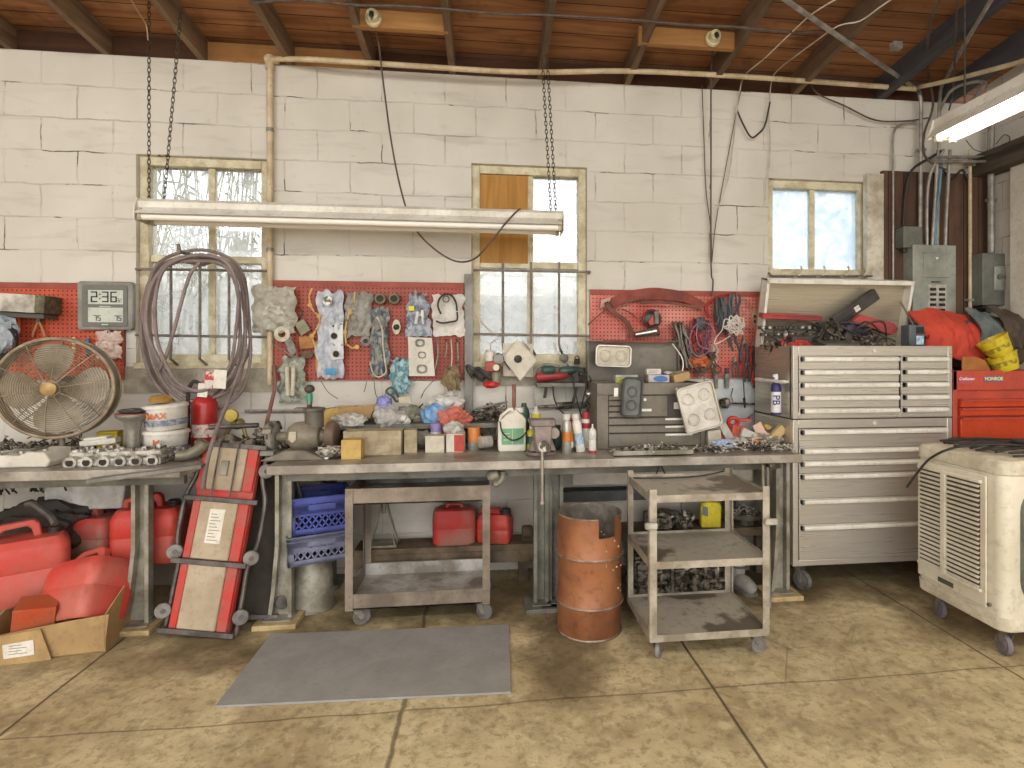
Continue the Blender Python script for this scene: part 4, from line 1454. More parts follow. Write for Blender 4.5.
def engine_part(lab, loc, W_, D_, H_, seed, m, rotz=0, cat='engine part', name='gearbox'):
    """cast housing with ribs, bosses, bolts and a round flange"""
    t = thing(name, lab, cat, loc, rotz=rotz)
    random.seed(seed)
    mb = MB().box((-W_ * .48, -D_ * .35, H_ * .06), (W_ * .3, D_ * .4, H_ * .8))
    mb.box((-W_ * .5, -D_ * .4, 0), (W_ * .5, D_ * .4, H_ * .18))
    mb.box((-W_ * .4, -D_ * .3, H_ * .7), (W_ * .1, D_ * .3, H_ * .95))
    mb.build('housing', m, t, bevel=.008)
    mb = MB()
    for k in range(9):
        x = -W_ * .46 + W_ * .11 * k
        mb.box((x, -D_ * .46, H_ * .1), (x + W_ * .025, -D_ * .3, H_ * random.uniform(.6, .92)))
    for k in range(3):
        z = H_ * (.25 + .22 * k)
        mb.box((-W_ * .48, -D_ * .43, z), (W_ * .42, -D_ * .33, z + H_ * .05))
    for k in range(22):
        x, z = random.uniform(-.46, .44) * W_, random.uniform(.1, .9) * H_
        r_ = random.uniform(.008, .022)
        mb.cyl((x, -D_ * .32, z), (x, -D_ * .5 - random.uniform(0, .02), z), r_, n=8)
    mb.build('cast_details', M_scrapd, t)
    MB().lathe([(H_ * .12, 0), (H_ * .42, 0), (H_ * .44, .02), (H_ * .25, .03), (H_ * .2, .08), (H_ * .08, .09)], (W_ * .32, 0, H_ * .5), (W_ * .6, 0, H_ * .5), 22).build('flange', M_scrap, t)
    MB().torus((W_ * .02, -D_ * .48, H_ * .62), .022, .007, (0, 1, 0), 18, 6).build('plug_ring', M_scrap, t)
    return t


engine_part('oily gearbox housing on the floor behind the bottom shelf of the three-tier cart', (P(680, 590, -.42).x - .02, -.42, 0), .62, .3, .30, 8, M_scrapd)
engine_part('smaller oily casting on the steel shelf left of the yellow jug', (P(668, 525, -.2).x, -.19, .31), .30, .2, .11, 9, M_scrapd, name='casting')
t = thing('work_boot', 'dusty pale work boot standing on the floor right behind the cart', 'boot', (P(741, 597, -.50).x, -.50, .0), rotz=R(10))
mb = MB().lathe([(.045, .08), (.05, .12), (.046, .18), (.05, .25), (.047, .27)], (0, .04, 0), (0, .04, 1), 18)
mb.blob((0, -.02, .05), (.10, .25, .10), .08, 3, 1.5, 3)
mb.build('upper', mat('dusty_leather', 'a9a59d', '87837a', rough=.8), t)
MB().prism(rrect(.10, .26, .045, 5), .025, 'z', 0).build('sole', mat('boot_sole', '6e6a63'), t, bevel=.004)
MB().torus((0, .04, .19), .05, .006, n=20, m=6).torus((0, .03, .14), .052, .006, n=20, m=6).build('strap', mat('boot_strap', '5a5650'), t)

# ================================================================ mechanic's creepers leaning on the bench
M_cred = mat('creeper_red', 'c23a30', 'a8574c', rough=.5, scale=9)
M_pad = mat('beige_pad_vinyl', 'b7a68d', 'a39178', rough=.7, scale=5)
M_cframe = mat('creeper_frame_steel', '6d6560', '4d4743', rough=.45, metal=.4, scale=12)


def creeper(lab, foot, head, side, full=True):
    """u runs up the creeper, v across, w out of the pad"""
    foot, head = Vector(foot), Vector(head)
    t = thing('creeper', lab, 'creeper', foot)
    u = (head - foot)
    Ln = u.length
    u.normalize()
    v = Vector(side)
    v = (v - u * v.dot(u)).normalized()
    w = v.cross(u)
    if w.y > 0:
        w = -w
    M_ = Matrix(((v.x, u.x, w.x, 0), (v.y, u.y, w.y, 0), (v.z, u.z, w.z, 0), (0, 0, 0, 1)))   # (v,u,w)
    h = .172
    S = lambda: MB(M_)
    # board and pads (three cushions)
    S().box((-h + .02, .01, -.035), (h - .02, Ln - .03, .0)).build('board', M_cred if full else M_dark, t, bevel=.005)
    if full:
        for (a, b) in ((.02, Ln * .365), (Ln * .375, Ln * .70), (Ln * .74, Ln * .985)):
            S().box((-.108, a, 0), (.092, b, .022)).build('pad', M_pad, t, bevel=.008)
            S().box((-h + .022, a, 0), (-.11, b, .018)).build('pad_edge', M_cred, t, bevel=.006)
            S().box((.094, a, 0), (h - .022, b, .018)).build('pad_edge', M_cred, t, bevel=.006)
    else:
        S().box((-h + .03, .02, 0), (h - .03, Ln * .9, .015)).build('pad', M_dark, t, bevel=.005)
    # side rails that bow outward at the middle
    for s_ in (-1, 1):
        x = s_ * (h + .012)
        S().tube([(x, 0, -.02), (x, Ln * .18, -.02), (x, Ln * .36, -.02), (x + s_ * .03, Ln * .46, -.02), (x + s_ * .035, Ln * .58, -.02), (x + s_ * .03, Ln * .70, -.02), (x - s_ * .005, Ln * .82, -.02), (x, Ln * .95, -.02), (x, Ln, -.02)], .012, 8, sm=5).build('side_rail', M_cframe, t)
    for q in ((0.01, .36, .69, .985) if full else (.02, .98)):
        S().box((-h - .025, Ln * q - .013, .018), (h + .025, Ln * q + .013, .032)).build('cross_bar', M_cframe, t, bevel=.003)
    for s_ in (-1, 1):
        for q in (.10, .40, .86):
            x, y = s_ * (h + .03), Ln * q
            k = S().lathe([(.012, 0), (.034, .002), (.038, .006), (.038, .022), (.034, .026), (.012, .028)], (x - .004, y, -.008), (x + .010, y, .018), 20)
            wv = k.build('wheel', mat('dusty_wheel', '8b867f', '5b5650', rough=.6), t)
            S().cyl((x - .006, y, -.012), (x + .012, y, .022), .012, n=10).box((x - .02, y - .012, -.03), (x + .02, y + .012, -.012)).build('hub', M_cframe, wv)
    if full:
        S().box((-.045, Ln * .46, .022), (.035, Ln * .64, .024)).build('paper_tag', mat('paper_label', 'e6e0d2'), t)
        mb = S()
        for k in range(9):
            mb.box((-.035, Ln * (.475 + .017 * k), .024), (.02 - (k % 3) * .012, Ln * (.475 + .017 * k) + .004, .0245))
        mb.build('print_lines', mat('ink_grey', '8b8578'), t)
        for x in (-.05, .05):
            S().tube([(x, Ln * .71, .035), (x, Ln * 1.0, .04)], .005, 6).build('rod', M_cframe, t)
        S().box((-.03, Ln * .82, .022), (.01, Ln * .90, .034)).build('latch', M_leg, t, bevel=.003)
    return t


ft = onz(197, 629, .015)
ft.y = -.93
ft = Vector((P(198, 625, -.74).x, -.74, .02))
hd = P(234, 443, -.56)
creeper('red creeper with beige pads leaning upright in front, between the two workbenches', ft, hd, (1, -.12, 0))
ft2 = Vector((ft.x + .15, -.62, .03))
creeper('dark second creeper leaning behind the red and beige one', ft2, hd + Vector((.12, .14, -.05)), (1, .1, 0), False)

# ================================================================ stainless tool cabinet
XA, XB, YA, YBk = 1.826, 2.884, -.60, -.10
cW = XB - XA
t = thing('tool_cabinet', 'tall stainless steel rolling tool cabinet with its lid propped open', 'tool cabinet', (XA, YA, 0))


def steel_mat(name, axis, c1='b5aea2', c2='98907f'):
    m = NT(name)
    sc = [40, 40, 40]
    sc[axis] = .6
    mp = m.n('ShaderNodeMapping', None, Vector=m.obj, Scale=tuple(sc))
    g = m.noise(3, 4, vec=mp.outputs[0])
    m.set(m.b.inputs['Base Color'], m.mix(m.ramp(g, .3, .7), lin(c1), lin(c2)))
    m.b.inputs['Metallic'].default_value = .6
    m.set(m.b.inputs['Roughness'], m.math('MULTIPLY_ADD', g, .2, .2))
    return m.m


M_ss = steel_mat('brushed_stainless', 0, 'cfcac0', 'c0b9ad')
M_ss2 = steel_mat('brushed_stainless_side', 1, 'cfc8b4', 'b6ad97')
M_hand = mat('satin_drawer_pull', 'ece7dc', 'd6d0c3', rough=.35, metal=.1, scale=5)
M_gap = mat('gap_shade', '4d473f', rough=.7)  # dark brown that paints the shade in gaps between parts
zB, zM, zT = .165, 1.055, 1.50
D = YBk - YA
zz = lambda py: CAM_H + (PY - py) / F * 3.44          # height on the cabinet front
MB().box((0, .022, zB), (cW, D, zM - .004)).build('lower_body', M_ss2, t, bevel=.004)
MB().box((0, .022, zM + .002), (.012, D, zT)).box((cW - .012, .022, zM + .002), (cW, D, zT)).box((0, D - .01, zM + .002), (cW, D, zT)).box((0, .022, zM + .002), (cW, .04, zT)).box((.013, .045, zM + .004), (cW - .013, D - .011, 1.36)).build('upper_body', M_ss2, t, bevel=.003)
MB().box((0, 0, zB), (.035, .022, zM - .004)).box((cW - .035, 0, zB), (cW, .022, zM - .004)).box((.035, 0, zM - .055), (cW - .035, .022, zM - .004)).box((.035, 0, zB), (cW - .035, .022, zB + .035)).build('lower_frame', M_ss, t, bevel=.003)
MB().box((0, 0, zM + .002), (.035, .022, zT)).box((cW - .03, 0, zM + .002), (cW, .022, zT)).box((.035, 0, zT - .062), (cW - .03, .022, zT)).box((.035, 0, zM + .002), (cW - .03, .022, zM + .045)).build('upper_frame', M_ss, t, bevel=.003)
MB().cyl((cW * .5, 0, zT - .03), (cW * .5, -.006, zT - .03), .011).build('lock', M_hand, t)
MB().cyl((cW * .5, 0, zM - .03), (cW * .5, -.006, zM - .03), .011).build('lock', M_hand, t)


def drawer(x0, x1, z0, z1):
    d = MB().box((x0 + .0015, -.004, z0 + .0015), (x1 - .0015, .02, z1 - .0015)).build('drawer', M_ss, t, bevel=.002)
    h = MB().prism([(-.004, z1 - .006), (-.022, z1 - .008), (-.028, z1 - .018), (-.026, z1 - .030), (-.018, z1 - .032), (-.004, z1 - .028)], x1 - x0 - .02, 'x', x0 + .01)
    h.build('drawer_pull', M_hand, d)
    MB().box((x0 + .010, -.029, z1 - .033), (x0 + .022, -.003, z1 - .005)).build('pull_end', mat('dark_pull_end', '6f6a63', '55504a', rough=.5), d)
    MB().box((x0, .008, z0), (x1, .023, z1)).build('gap_shade', M_gap, d)  # dark filler block painted as the shade around the drawer


xs_ = .665 * cW
up = [1.437, 1.362, 1.287, 1.212, 1.137, 1.102 - .0]
zs_u = [1.437, 1.357, 1.279, 1.201, 1.123]
bot = 1.09
for a, b in ((.037, xs_ - .01), (xs_ + .004, cW - .032)):
    for k in range(5):
        z1 = zs_u[k]
        z0 = zs_u[k + 1] if k < 4 else 1.06
        drawer(a, b, z0, z1)
zl = [zz(432), zz(448.5), zz(461), zz(474), zz(499), zz(525), zB + .035]
zl[0] = .995
for k in range(6):
    drawer(.037, cW - .037, zl[k + 1], zl[k])
# side bar handle, on the left side
MB().tube([(-.0, .06, 1.28), (-.05, .07, 1.28), (-.05, D - .12, 1.28), (0, D - .10, 1.28)], .011, 10, sm=3).build('side_handle', M_hand, t)
for (x, y) in ((.08, .07), (cW - .08, .07), (.08, D - .07), (cW - .08, D - .07)):
    caster(t, x, y, zB + .002, r=.062, wd=.036, ang=R(-70))
# lid, leaning forward a little
hinge = Vector((0, D - .004, zT))
ang = R(13)
Q = Matrix.Translation(hinge) @ Matrix.Rotation(ang, 4, 'X')
lh = .475
M_lid = steel_mat('lid_stainless_inside', 0, 'c9bfa9', 'b3a78f')
q = MB(Q)
q.box((0, -.0, 0), (cW, .012, lh))
q.build('lid_panel', M_lid, t)
MB(Q).box((0, -.075, 0), (.012, 0, lh)).box((cW - .012, -.075, 0), (cW, 0, lh)).box((0, -.075, lh - .012), (cW, .012, lh)).box((0, -.078, lh - .03), (cW, -.068, lh)).box((cW - .02, -.078, 0), (cW, -.068, lh)).box((0, -.078, 0), (.02, -.068, lh)).build('lid_rim', M_hand, t, bevel=.002)
# gas strut
MB().cyl((cW - .05, .15, zT - .02), Q @ Vector((cW - .04, -.02, .33)), .006).build('lid_stay', M_leg, t)

# spray bottle hanging on side handle
c = Vector((XA - .036, YA + .19, 0))
t = thing('spray_can', 'white and purple aerosol-style bottle with a white nozzle on the cabinet side', 'spray bottle', (XA - .045, YA + .12, 1.075))
hh = .185
MB().lathe([(.026, 0), (.031, .004), (.031, hh - .03), (.026, hh)], n=24).build('bottle_body', mat('white_bottle', 'e4e0e0', 'd3cfd4', rough=.35), t)
MB().lathe([(.0315, 0), (.0318, .012)], n=24).build('base_band', mat('deep_purple', '33306b', rough=.4), t)
MB().lathe([(.0315, hh - .045), (.032, hh - .03), (.027, hh), (.016, hh + .012)], n=24).build('shoulder', mat('deep_purple', '33306b'), t)
MB().lathe([(.014, hh + .01), (.014, hh + .028)], n=18).build('collar', mat('red_collar', 'b8353a', rough=.4), t)
MB().lathe([(.013, hh + .026), (.014, hh + .05), (.010, hh + .066)], n=14).box((-.02, -.008, hh + .048), (.01, .008, hh + .062)).build('nozzle', mat('white_bottle', 'e4e0e0'), t, bevel=.002)
text('PB', .06, mat('deep_purple', '33306b'), t, (-.016, -.032, .09), rot=(PI / 2, R(90), R(-14)), bold=.0006, sx=1.0)
MB().torus((0, 0, hh - .02), .032, .002, n=20, m=5).build('hanging_wire', M_wire, t)

# contents of the top chest
Zc = zT
def tool_case(lab, c, W_, D_, H_, rot, m):
    t = thing('tool_case', lab, 'case', c, rot=rot)
    MB().box((-W_ / 2, -D_ / 2, 0), (W_ / 2, D_ / 2, H_)).build('case_body', m, t, bevel=.01)
    MB().box((-W_ / 2, -D_ / 2 - .003, H_ * .45), (W_ / 2, -D_ / 2, H_ * .5)).build('seam', M_gap, t)
    return t


M_blk = mat('black_plastic', '332f2c', '46413c', rough=.5, scale=12)
M_grn = mat('olive_black_plastic', '57564b', '44433a', rough=.5, scale=12)
t = tool_case('long black case tilted up against the open cabinet lid', (fx(858, 310, -.25), -.245, 1.725), .37, .05, .085, (0, R(-33), 0), M_blk)
MB().box((-.02, -.028, .02), (.02, -.026, .055)).build('sticker', mat('white_label', 'ded9cc'), t)
tool_case('olive-black tray at the front of the cabinet lid contents', (fx(835, 340, -.50), -.50, 1.40), .24, .10, .13, (R(15), 0, R(6)), M_grn)
tool_case('grey-black square case at the left in the open cabinet top', (fx(800, 340, -.50), -.47, 1.42), .13, .09, .15, (R(12), 0, R(-4)), M_blk)
mb = MB()
for k in range(2):
    mb.box((-.22, -.02 + k * .03, -.01 + k * .045), (.22, .005 + k * .03, .012 + k * .045))
t = thing('socket_rail', 'black rails of chrome sockets across the left of the open cabinet top', 'socket set', (fx(792, 325, -.36), -.36, 1.575))
mb.build('rail', M_blk, t, bevel=.003)
mb = MB()
for r_ in range(2):
    for k in range(9):
        x = -.2 + k * .045
        MB().cyl((x, -.02 + r_ * .03, .0 + r_ * .045), (x, -.04 + r_ * .03, .0 + r_ * .045), .009 + .0004 * k, n=10).build('socket', M_scrap, t)
one('red_socket_tray', MB().box((-.21, -.03, 0), (.21, .03, .03)).box((-.21, -.035, .024), (.21, -.03, .034)), mat('salmon_red_plastic', 'b54744', '944244', rough=.5, scale=9), 'long salmon-red socket tray at the back of the open cabinet top', 'tray', (fx(790, 316, -.24), -.24, 1.685), bevel=.004, rot=(R(14), R(2), 0))
one('red_socket_tray', MB().prism([(-.16, 0), (.13, -.02), (.17, .03), (.13, .06), (-.12, .06)], .05, 'y', -.02), mat('salmon_red_plastic', 'b54744'), 'salmon-red plastic tray tilted at the right end of the open cabinet top', 'tray', (fx(873, 325, -.34), -.34, 1.625), bevel=.004, rot=(0, R(14), 0))
mb = MB()
random.seed(21)
for k in range(14):
    x = random.uniform(-.36, .30)
    mb.tube([(x, random.uniform(-.1, .1), random.uniform(-.05, .0)), (x + random.uniform(-.1, .1), random.uniform(-.1, .05), random.uniform(.03, .1)), (x + random.uniform(.05, .25), random.uniform(-.1, .05), random.uniform(.03, .1)), (x + random.uniform(.1, .3), random.uniform(-.1, .1), -.03)], .006, 6, sm=5)
one('black_cable', mb, M_blk, 'looping black test leads piled in the open cabinet top', 'cables', (fx(825, 330, -.40), -.40, 1.56))
mb = scrap(31, 150, .95, .30, .20, .03, .11)
one('hand_tools', mb, M_scrapd, 'jumble of small hand tools filling the open cabinet top', 'tools', (fx(828, 335, -.36), -.37, 1.46), kind='stuff')
t = thing('red_handle_pliers', 'red-handled pliers standing in the open cabinet top at the left', 'pliers', (fx(786, 328, -.44), -.44, 1.50))
MB().tube([(-.02, 0, -.03), (-.025, 0, .02), (0, 0, .06)], .010, 8, sm=4).tube([(.03, 0, -.03), (.03, 0, .02), (0, 0, .06)], .010, 8, sm=4).build('grip', mat('bright_red_rubber', 'b92a2a', rough=.45), t)
MB().prism([(-.012, .05), (.012, .05), (.006, .10), (-.006, .10)], .012, 'y', -.006).build('jaw', M_scrap, t)
one('red_rag', MB().blob((0, 0, 0), (.13, .1, .07), .4, 7, 2, 3, sharp=True), mat('red_cloth', 'b23f35', '93352d', rough=.9, scale=12), 'small crumpled red rag at the front edge of the cabinet top', 'rag', (fx(800, 342, -.54), -.53, 1.50))
t = thing('drill_kit', 'dark purple-black power drill lying in the open cabinet top', 'drill', (fx(858, 322, -.42), -.42, 1.60), rot=(0, R(12), 0))
MB().lathe([(.01, 0), (.024, .01), (.03, .03), (.03, .13), (.022, .14), (.018, .17), (.012, .18)], (-.1, 0, 0), (.1, 0, 0), 16).build('drill_body', mat('purple_black', '37304a', '2b2630', rough=.5), t)
MB().prism([(-.08, 0), (-.03, 0), (-.04, -.11), (-.1, -.11)], .035, 'y', -.017).build('grip', M_blk, t, bevel=.006)

# ================================================================ red tool chest and what lies on it
rx0, rx1 = fx(953, 400, -.58), 3.58
M_ochest = mat('orange_red_enamel', 'cf4a22', 'b8401f', rough=.35, scale=3)
M_ochest2 = mat('faded_red_enamel', 'c2503c', 'b0483a', rough=.4, scale=3)
t = thing('red_tool_chest', 'orange-red tool chest on a matching cabinet beside the stainless tool cabinet', 'tool chest', (rx0, -.58, 0))
wR = rx1 - rx0
ztc = 1.345
MB().box((0, 0, .12), (wR, .48, .78)).build('lower_cabinet', M_ochest, t, bevel=.005)
MB().box((0, .0, .79), (.03, .46, ztc)).box((wR - .03, 0, .79), (wR, .46, ztc)).box((0, .44, .79), (wR, .46, ztc)).box((.03, .02, .79), (wR - .03, .44, 1.24)).box((0, 0, ztc - .125), (wR, .02, ztc)).box((0, 0, .79), (wR, .02, .83)).build('chest_body', M_ochest2, t, bevel=.004)
for z0, z1 in ((1.115, 1.165), (1.06, 1.11), (.84, 1.05)):
    d = MB().box((.05, -.006, z0), (wR - .03, .015, z1)).build('drawer', M_ochest, t, bevel=.003)
    MB().prism([(-.006, z1), (-.022, z1 - .002), (-.022, z1 - .012), (-.006, z1 - .014)], wR - .08, 'x', .05).build('drawer_pull', M_ochest2, d)
q = MB().box((.04, -.004, ztc - .085), (.13, 0, ztc - .03)).build('badge', mat('badge_rose', 'b5525a', rough=.5), t)
text('Craftsman', .026, mat('white_mark', 'e8e4da'), t, (.09, -.006, ztc - .052), shear=.3, bold=.0003)
q = MB().box((.215, -.004, ztc - .07), (.345, 0, ztc - .035)).build('badge', mat('badge_blue', '566a9c', rough=.5), t)
text('MONROE', .030, mat('badge_yellow', 'e6d98a'), t, (.28, -.006, ztc - .053), bold=.001)
# flap of brown cardboard on the lid hinge
for i, (pc, lab, px, py, tl) in enumerate(((0, 'upper of two yellow plastic tubs stacked and tilted on the red tool chest', 997, 347, -28), (1, 'lower of two yellow plastic tubs on the red tool chest, lying on its side', 1004, 363, -16))):
    M_y = mat('yellow_tub', 'd6c02c', 'b7a02a', rough=.45, scale=14, lo=.5, hi=.62)
    c = P(px, py, -.57 + .03 * i)
    tt = thing('yellow_tub', lab, 'tub', c, rot=(R(-12), R(tl), 0))
    MB().lathe([(.06, -.055), (.066, -.05), (.088, .05), (.092, .052), (.092, .060), (.086, .060), (.083, .05), (.062, -.045), (.02, -.045)], n=30).build('tub_body', M_y, tt)
    MB().torus((0, 0, .057), .089, .004, n=30, m=6).build('rim', M_y, tt)
    MB().lathe([(.0735, -.02), (.0805, .012)], n=30, caps=False).build('print_band', mat('worn_dark_print', '8a7a26', 'c9b42c', scale=40, lo=.47, hi=.53), tt)


def draped(name, lab, cat, c, fn, nu, nv, m, rot=None):
    mb = MB().sheet(fn, nu, nv, .012)
    return one(name, mb, m, lab, cat, c, rot=rot)


# upholstered roll the jackets lie on
cc = P(965, 350, -.30)
one('folded_tarp', MB().blob((0, 0, 0), (.72, .30, .40), .12, 5, 1.5, 4), mat('dark_brown_cloth', '4b4037', '5d5146', rough=.9, scale=8), 'mound of dark brown folded tarp behind the red tool chest, under the jackets', 'tarp', (P(985, 345, -.30).x - .02, -.30, P(985, 345, -.3).z))


def jacket(u, v, W_, H_, seed, dr=.15, slope=0.0):
    x = (u - .5) * W_ * (1 + .15 * noise.noise(Vector((v * 3, seed, 0))))
    z = -H_ * v + slope * x
    y = -dr * math.sin(min(v * 1.6, 1) * PI / 2) + .035 * noise.noise(Vector((u * 7 + seed, v * 2, 1))) + .015 * noise.noise(Vector((u * 16, v * 5, seed)))
    z += .02 * math.sin(u * PI) + .02 * noise.noise(Vector((u * 4, seed, 3)))
    return (x, y, z)


Mrj = mat('red_orange_cloth', 'cb4a35', 'b84334', rough=.85, scale=6)
draped('red_jacket', 'bright red-orange jacket draped between the stainless cabinet and the red chest', 'jacket', P(937, 314, -.28), lambda u, v: jacket(u, v, .44, .33, 3, .16, -.06), 26, 20, Mrj)
draped('grey_jacket', 'blue-grey cloth sleeve draped over the dark tarp mound', 'jacket', P(976, 314, -.33), lambda u, v: jacket(u, v, .17, .26, 8, .13, -.25), 18, 18, mat('blue_grey_cloth', '6d7572', '525a59', rough=.9, scale=8))
draped('brown_jacket', 'dark brown jacket draped over the tarp mound at the right', 'jacket', P(1003, 313, -.30), lambda u, v: jacket(u, v, .26, .26, 12, .14, -.3), 18, 18, mat('brown_jacket_cloth', '584c40', '473c33', rough=.9, scale=8))
one('cardboard_sheet', MB().prism([(-.02, 0), (.19, 0), (.16, .075), (.09, .10), (.0, .10)], .006, 'y', 0), mat('orange_brown_card', 'b0713a', '96602f', rough=.8), 'brown cardboard piece standing in the open red chest under the red jacket', 'cardboard', P(965, 372, -.54), rot=(R(-12), 0, 0))
t = thing('battery_charger', 'small grey and blue battery charger standing on the stainless cabinet right corner', 'charger', (fx(905, 343, -.50), -.50, 1.50))
MB().box((0, -.04, 0), (.105, .04, .135)).build('charger_body', mat('charger_grey', '5f6468', '4a4f53', rough=.5), t, bevel=.006)
MB().box((.045, -.044, .08), (.095, -.04, .12)).build('display', mat('dark_lens', '1f2326', rough=.3), t)
MB().box((.045, -.044, .01), (.095, -.04, .065)).build('label', mat('pale_blue_label', 'b9cdd8', '7fa0b5', scale=60), t)
mb = MB().tube([(.105, -.02, .07), (.14, -.03, .075), (.16, 0, .05), (.18, .03, .06)], .006, 6, sm=4)
mb.build('lead', M_red, t)

# ================================================================ evaporative cooler
M_cool = mat('cream_cooler_plastic', 'e2d9c4', 'd2c8b0', rough=.45, scale=3)
M_cool2 = mat('scuffed_cream_plastic', 'ddd3bc', 'bfb399', rough=.5, scale=9)
cx0, cx1, cy0, cy1 = 2.375, 3.30, -1.47, -.915
t = thing('evaporative_cooler', 'large cream rolling evaporative cooler with louvred side at the right', 'air cooler', (cx0, cy1, 0))
wC, dC = cx1 - cx0, cy1 - cy0
zb_, zt_ = .145, .955


def rr2(x0, x1, y0, y1, r, n=6):
    pts = []
    for (cx, cy, a0) in ((x1 - r, y1 - r, 0), (x0 + r, y1 - r, 90), (x0 + r, y0 + r, 180), (x1 - r, y0 + r, 270)):
        for k in range(n + 1):
            a = R(a0 + 90 * k / n)
            pts.append((cx + r * math.cos(a), cy + r * math.sin(a)))
    return pts


def shell(secs):
    mb = MB()
    vs, fs = [], []
    N = None
    for z, e in secs:
        p = rr2(-e, wC + e, -dC - e, e, .055 + e)
        N = len(p)
        vs += [(x, y, z) for x, y in p]
    for j in range(len(secs) - 1):
        fs += [(j * N + k, j * N + (k + 1) % N, (j + 1) * N + (k + 1) % N, (j + 1) * N + k) for k in range(N)]
    fs += [tuple(reversed(range(N))), tuple(range((len(secs) - 1) * N, len(secs) * N))]
    return mb.add(vs, fs)


shell([(zb_ + .065, -.004), (zt_ - .075, -.004)]).build('cooler_body', M_cool, t)
shell([(zb_, -.02), (zb_ + .004, -.006), (zb_ + .01, .0), (zb_ + .06, .004), (zb_ + .066, 0)]).build('base_tray', M_cool2, t)
shell([(zt_ - .075, .0), (zt_ - .07, .004), (zt_ - .02, .004), (zt_ - .006, -.006), (zt_, -.03)]).build('top_cap', M_cool2, t)
# louvred panel on the -x face
ya, yb = -dC + .085, -.035
MB().box((-.012, ya, zb_ + .09), (-.002, yb, zt_ - .09)).build('side_panel', M_cool, t, bevel=.004)
ym = (ya + yb) / 2 + .03
for (p, q) in ((ya + .03, ym - .016), (ym + .016, yb - .02)):
    zl0, zl1 = zb_ + .17, zt_ - .13
    back = MB().box((-.0145, p, zl0), (-.013, q, zl1)).build('louvre_shade', M_gap, t)  # dark sheet on the panel, standing in for shade between the louvres
    mb = MB()
    for k in range(22):
        z = zl0 + (zl1 - zl0) * (k + .5) / 22
        mb.prism([(-.014, z - .007), (-.026, z - .011), (-.028, z - .008), (-.014, z + .002)], q - p, 'y', p) if False else mb.add(
            [(-.014, p, z - .002), (-.024, p, z - .010), (-.026, p, z - .007), (-.014, p, z + .001), (-.014, q, z - .002), (-.024, q, z - .010), (-.026, q, z - .007), (-.014, q, z + .001)],
            [(0, 1, 2, 3), (7, 6, 5, 4), (0, 4, 5, 1), (1, 5, 6, 2), (2, 6, 7, 3), (3, 7, 4, 0)])
    mb.build('louvres', M_cool, t, smooth=False)
MB().box((-.0265, ym - .016, zb_ + .165), (-.012, ym + .016, zt_ - .125)).box((-.0265, ya + .02, zb_ + .155), (-.012, yb - .01, zb_ + .17)).box((-.0265, ya + .02, zt_ - .13), (-.012, yb - .01, zt_ - .115)).build('louvre_frame', M_cool, t, bevel=.003)
MB().box((-.0165, ya + .19, zb_ + .105), (-.012, ya + .29, zb_ + .13)).build('nameplate', mat('dark_plate', '55514a'), t, bevel=.003)
MB().cyl((-.012, ya - .014, zb_ + .11), (-.002, ya - .014, zb_ + .11), .009).build('screw', M_legd, t)
# round-cornered outlet on the face towards the camera
Mo = MB().ring(rrect(.60, .56, .12, 6, wC * .42, .55), rrect(.54, .50, .10, 6, wC * .42, .55), .02, -dC - .014)
Mo.build('outlet_frame', mat('outlet_grey', '7d8078', '656860', rough=.5), t)
MB().prism(rrect(.55, .51, .1, 6, wC * .42, .55), .004, 'y', -dC - .004).build('outlet_back', M_gap, t)
mb = MB()
for k in range(12):
    z = .33 + k * .04
    mb.box((wC * .42 - .26, -dC - .012, z), (wC * .42 + .26, -dC - .004, z + .008))
mb.build('outlet_grille', mat('outlet_grey', '7d8078'), t)
for (x, y) in ((.09, -.09), (.09, -dC + .07), (wC - .09, -.09), (wC - .09, -dC + .07)):
    caster(t, x, y, zb_ + .004, r=.052, wd=.03, ang=R(80), wm=mat('mauve_wheel', '8b8188', '6a6167', rough=.5))
# cords on top
c = Vector((cx0 + wC * .45, (cy0 + cy1) / 2, zt_))
random.seed(9)
mb = MB()
for k in range(16):
    y = random.uniform(-.22, .22)
    z = .006 + .02 * random.random()
    mb.tube([(-.36 + random.uniform(0, .1), y, z), (-.15, y + random.uniform(-.06, .06), z + .012), (.1, y + random.uniform(-.08, .08), z), (.35, y + random.uniform(-.08, .08), z + .012), (.44, y + random.uniform(-.04, .04), z)], .006, 6, sm=5)
one('power_cable', mb, M_black, 'bundle of black power cable laid back and forth on the cream cooler', 'cord', c)
one('black_mat', MB().prism(rrect(.5, .32, .05, 5), .012, 'z', 0.002), mat('black_felt', '4e4a47', '3a3734', rough=.8), 'dark flat pad on the near end of the cream cooler top', 'pad', (c.x + .22, c.y - .05, zt_ + .028), rotz=R(6))
conduit('thin black cord arching over the cooler edge and hanging down its louvred side', [Vector((cx0 + .35, cy0 + .18, zt_ + .03)), Vector((cx0 + .15, cy0 + .2, zt_ + .04)), Vector((cx0 + .02, cy0 + .3, zt_ + .012)), Vector((cx0 - .035, cy0 + .40, zt_ - .06)), Vector((cx0 - .045, cy1 - .06, zt_ - .17)), Vector((cx0 - .05, cy1 + .0, zt_ - .25))], .006, M_black, 'cord', 'cord', sm=6)

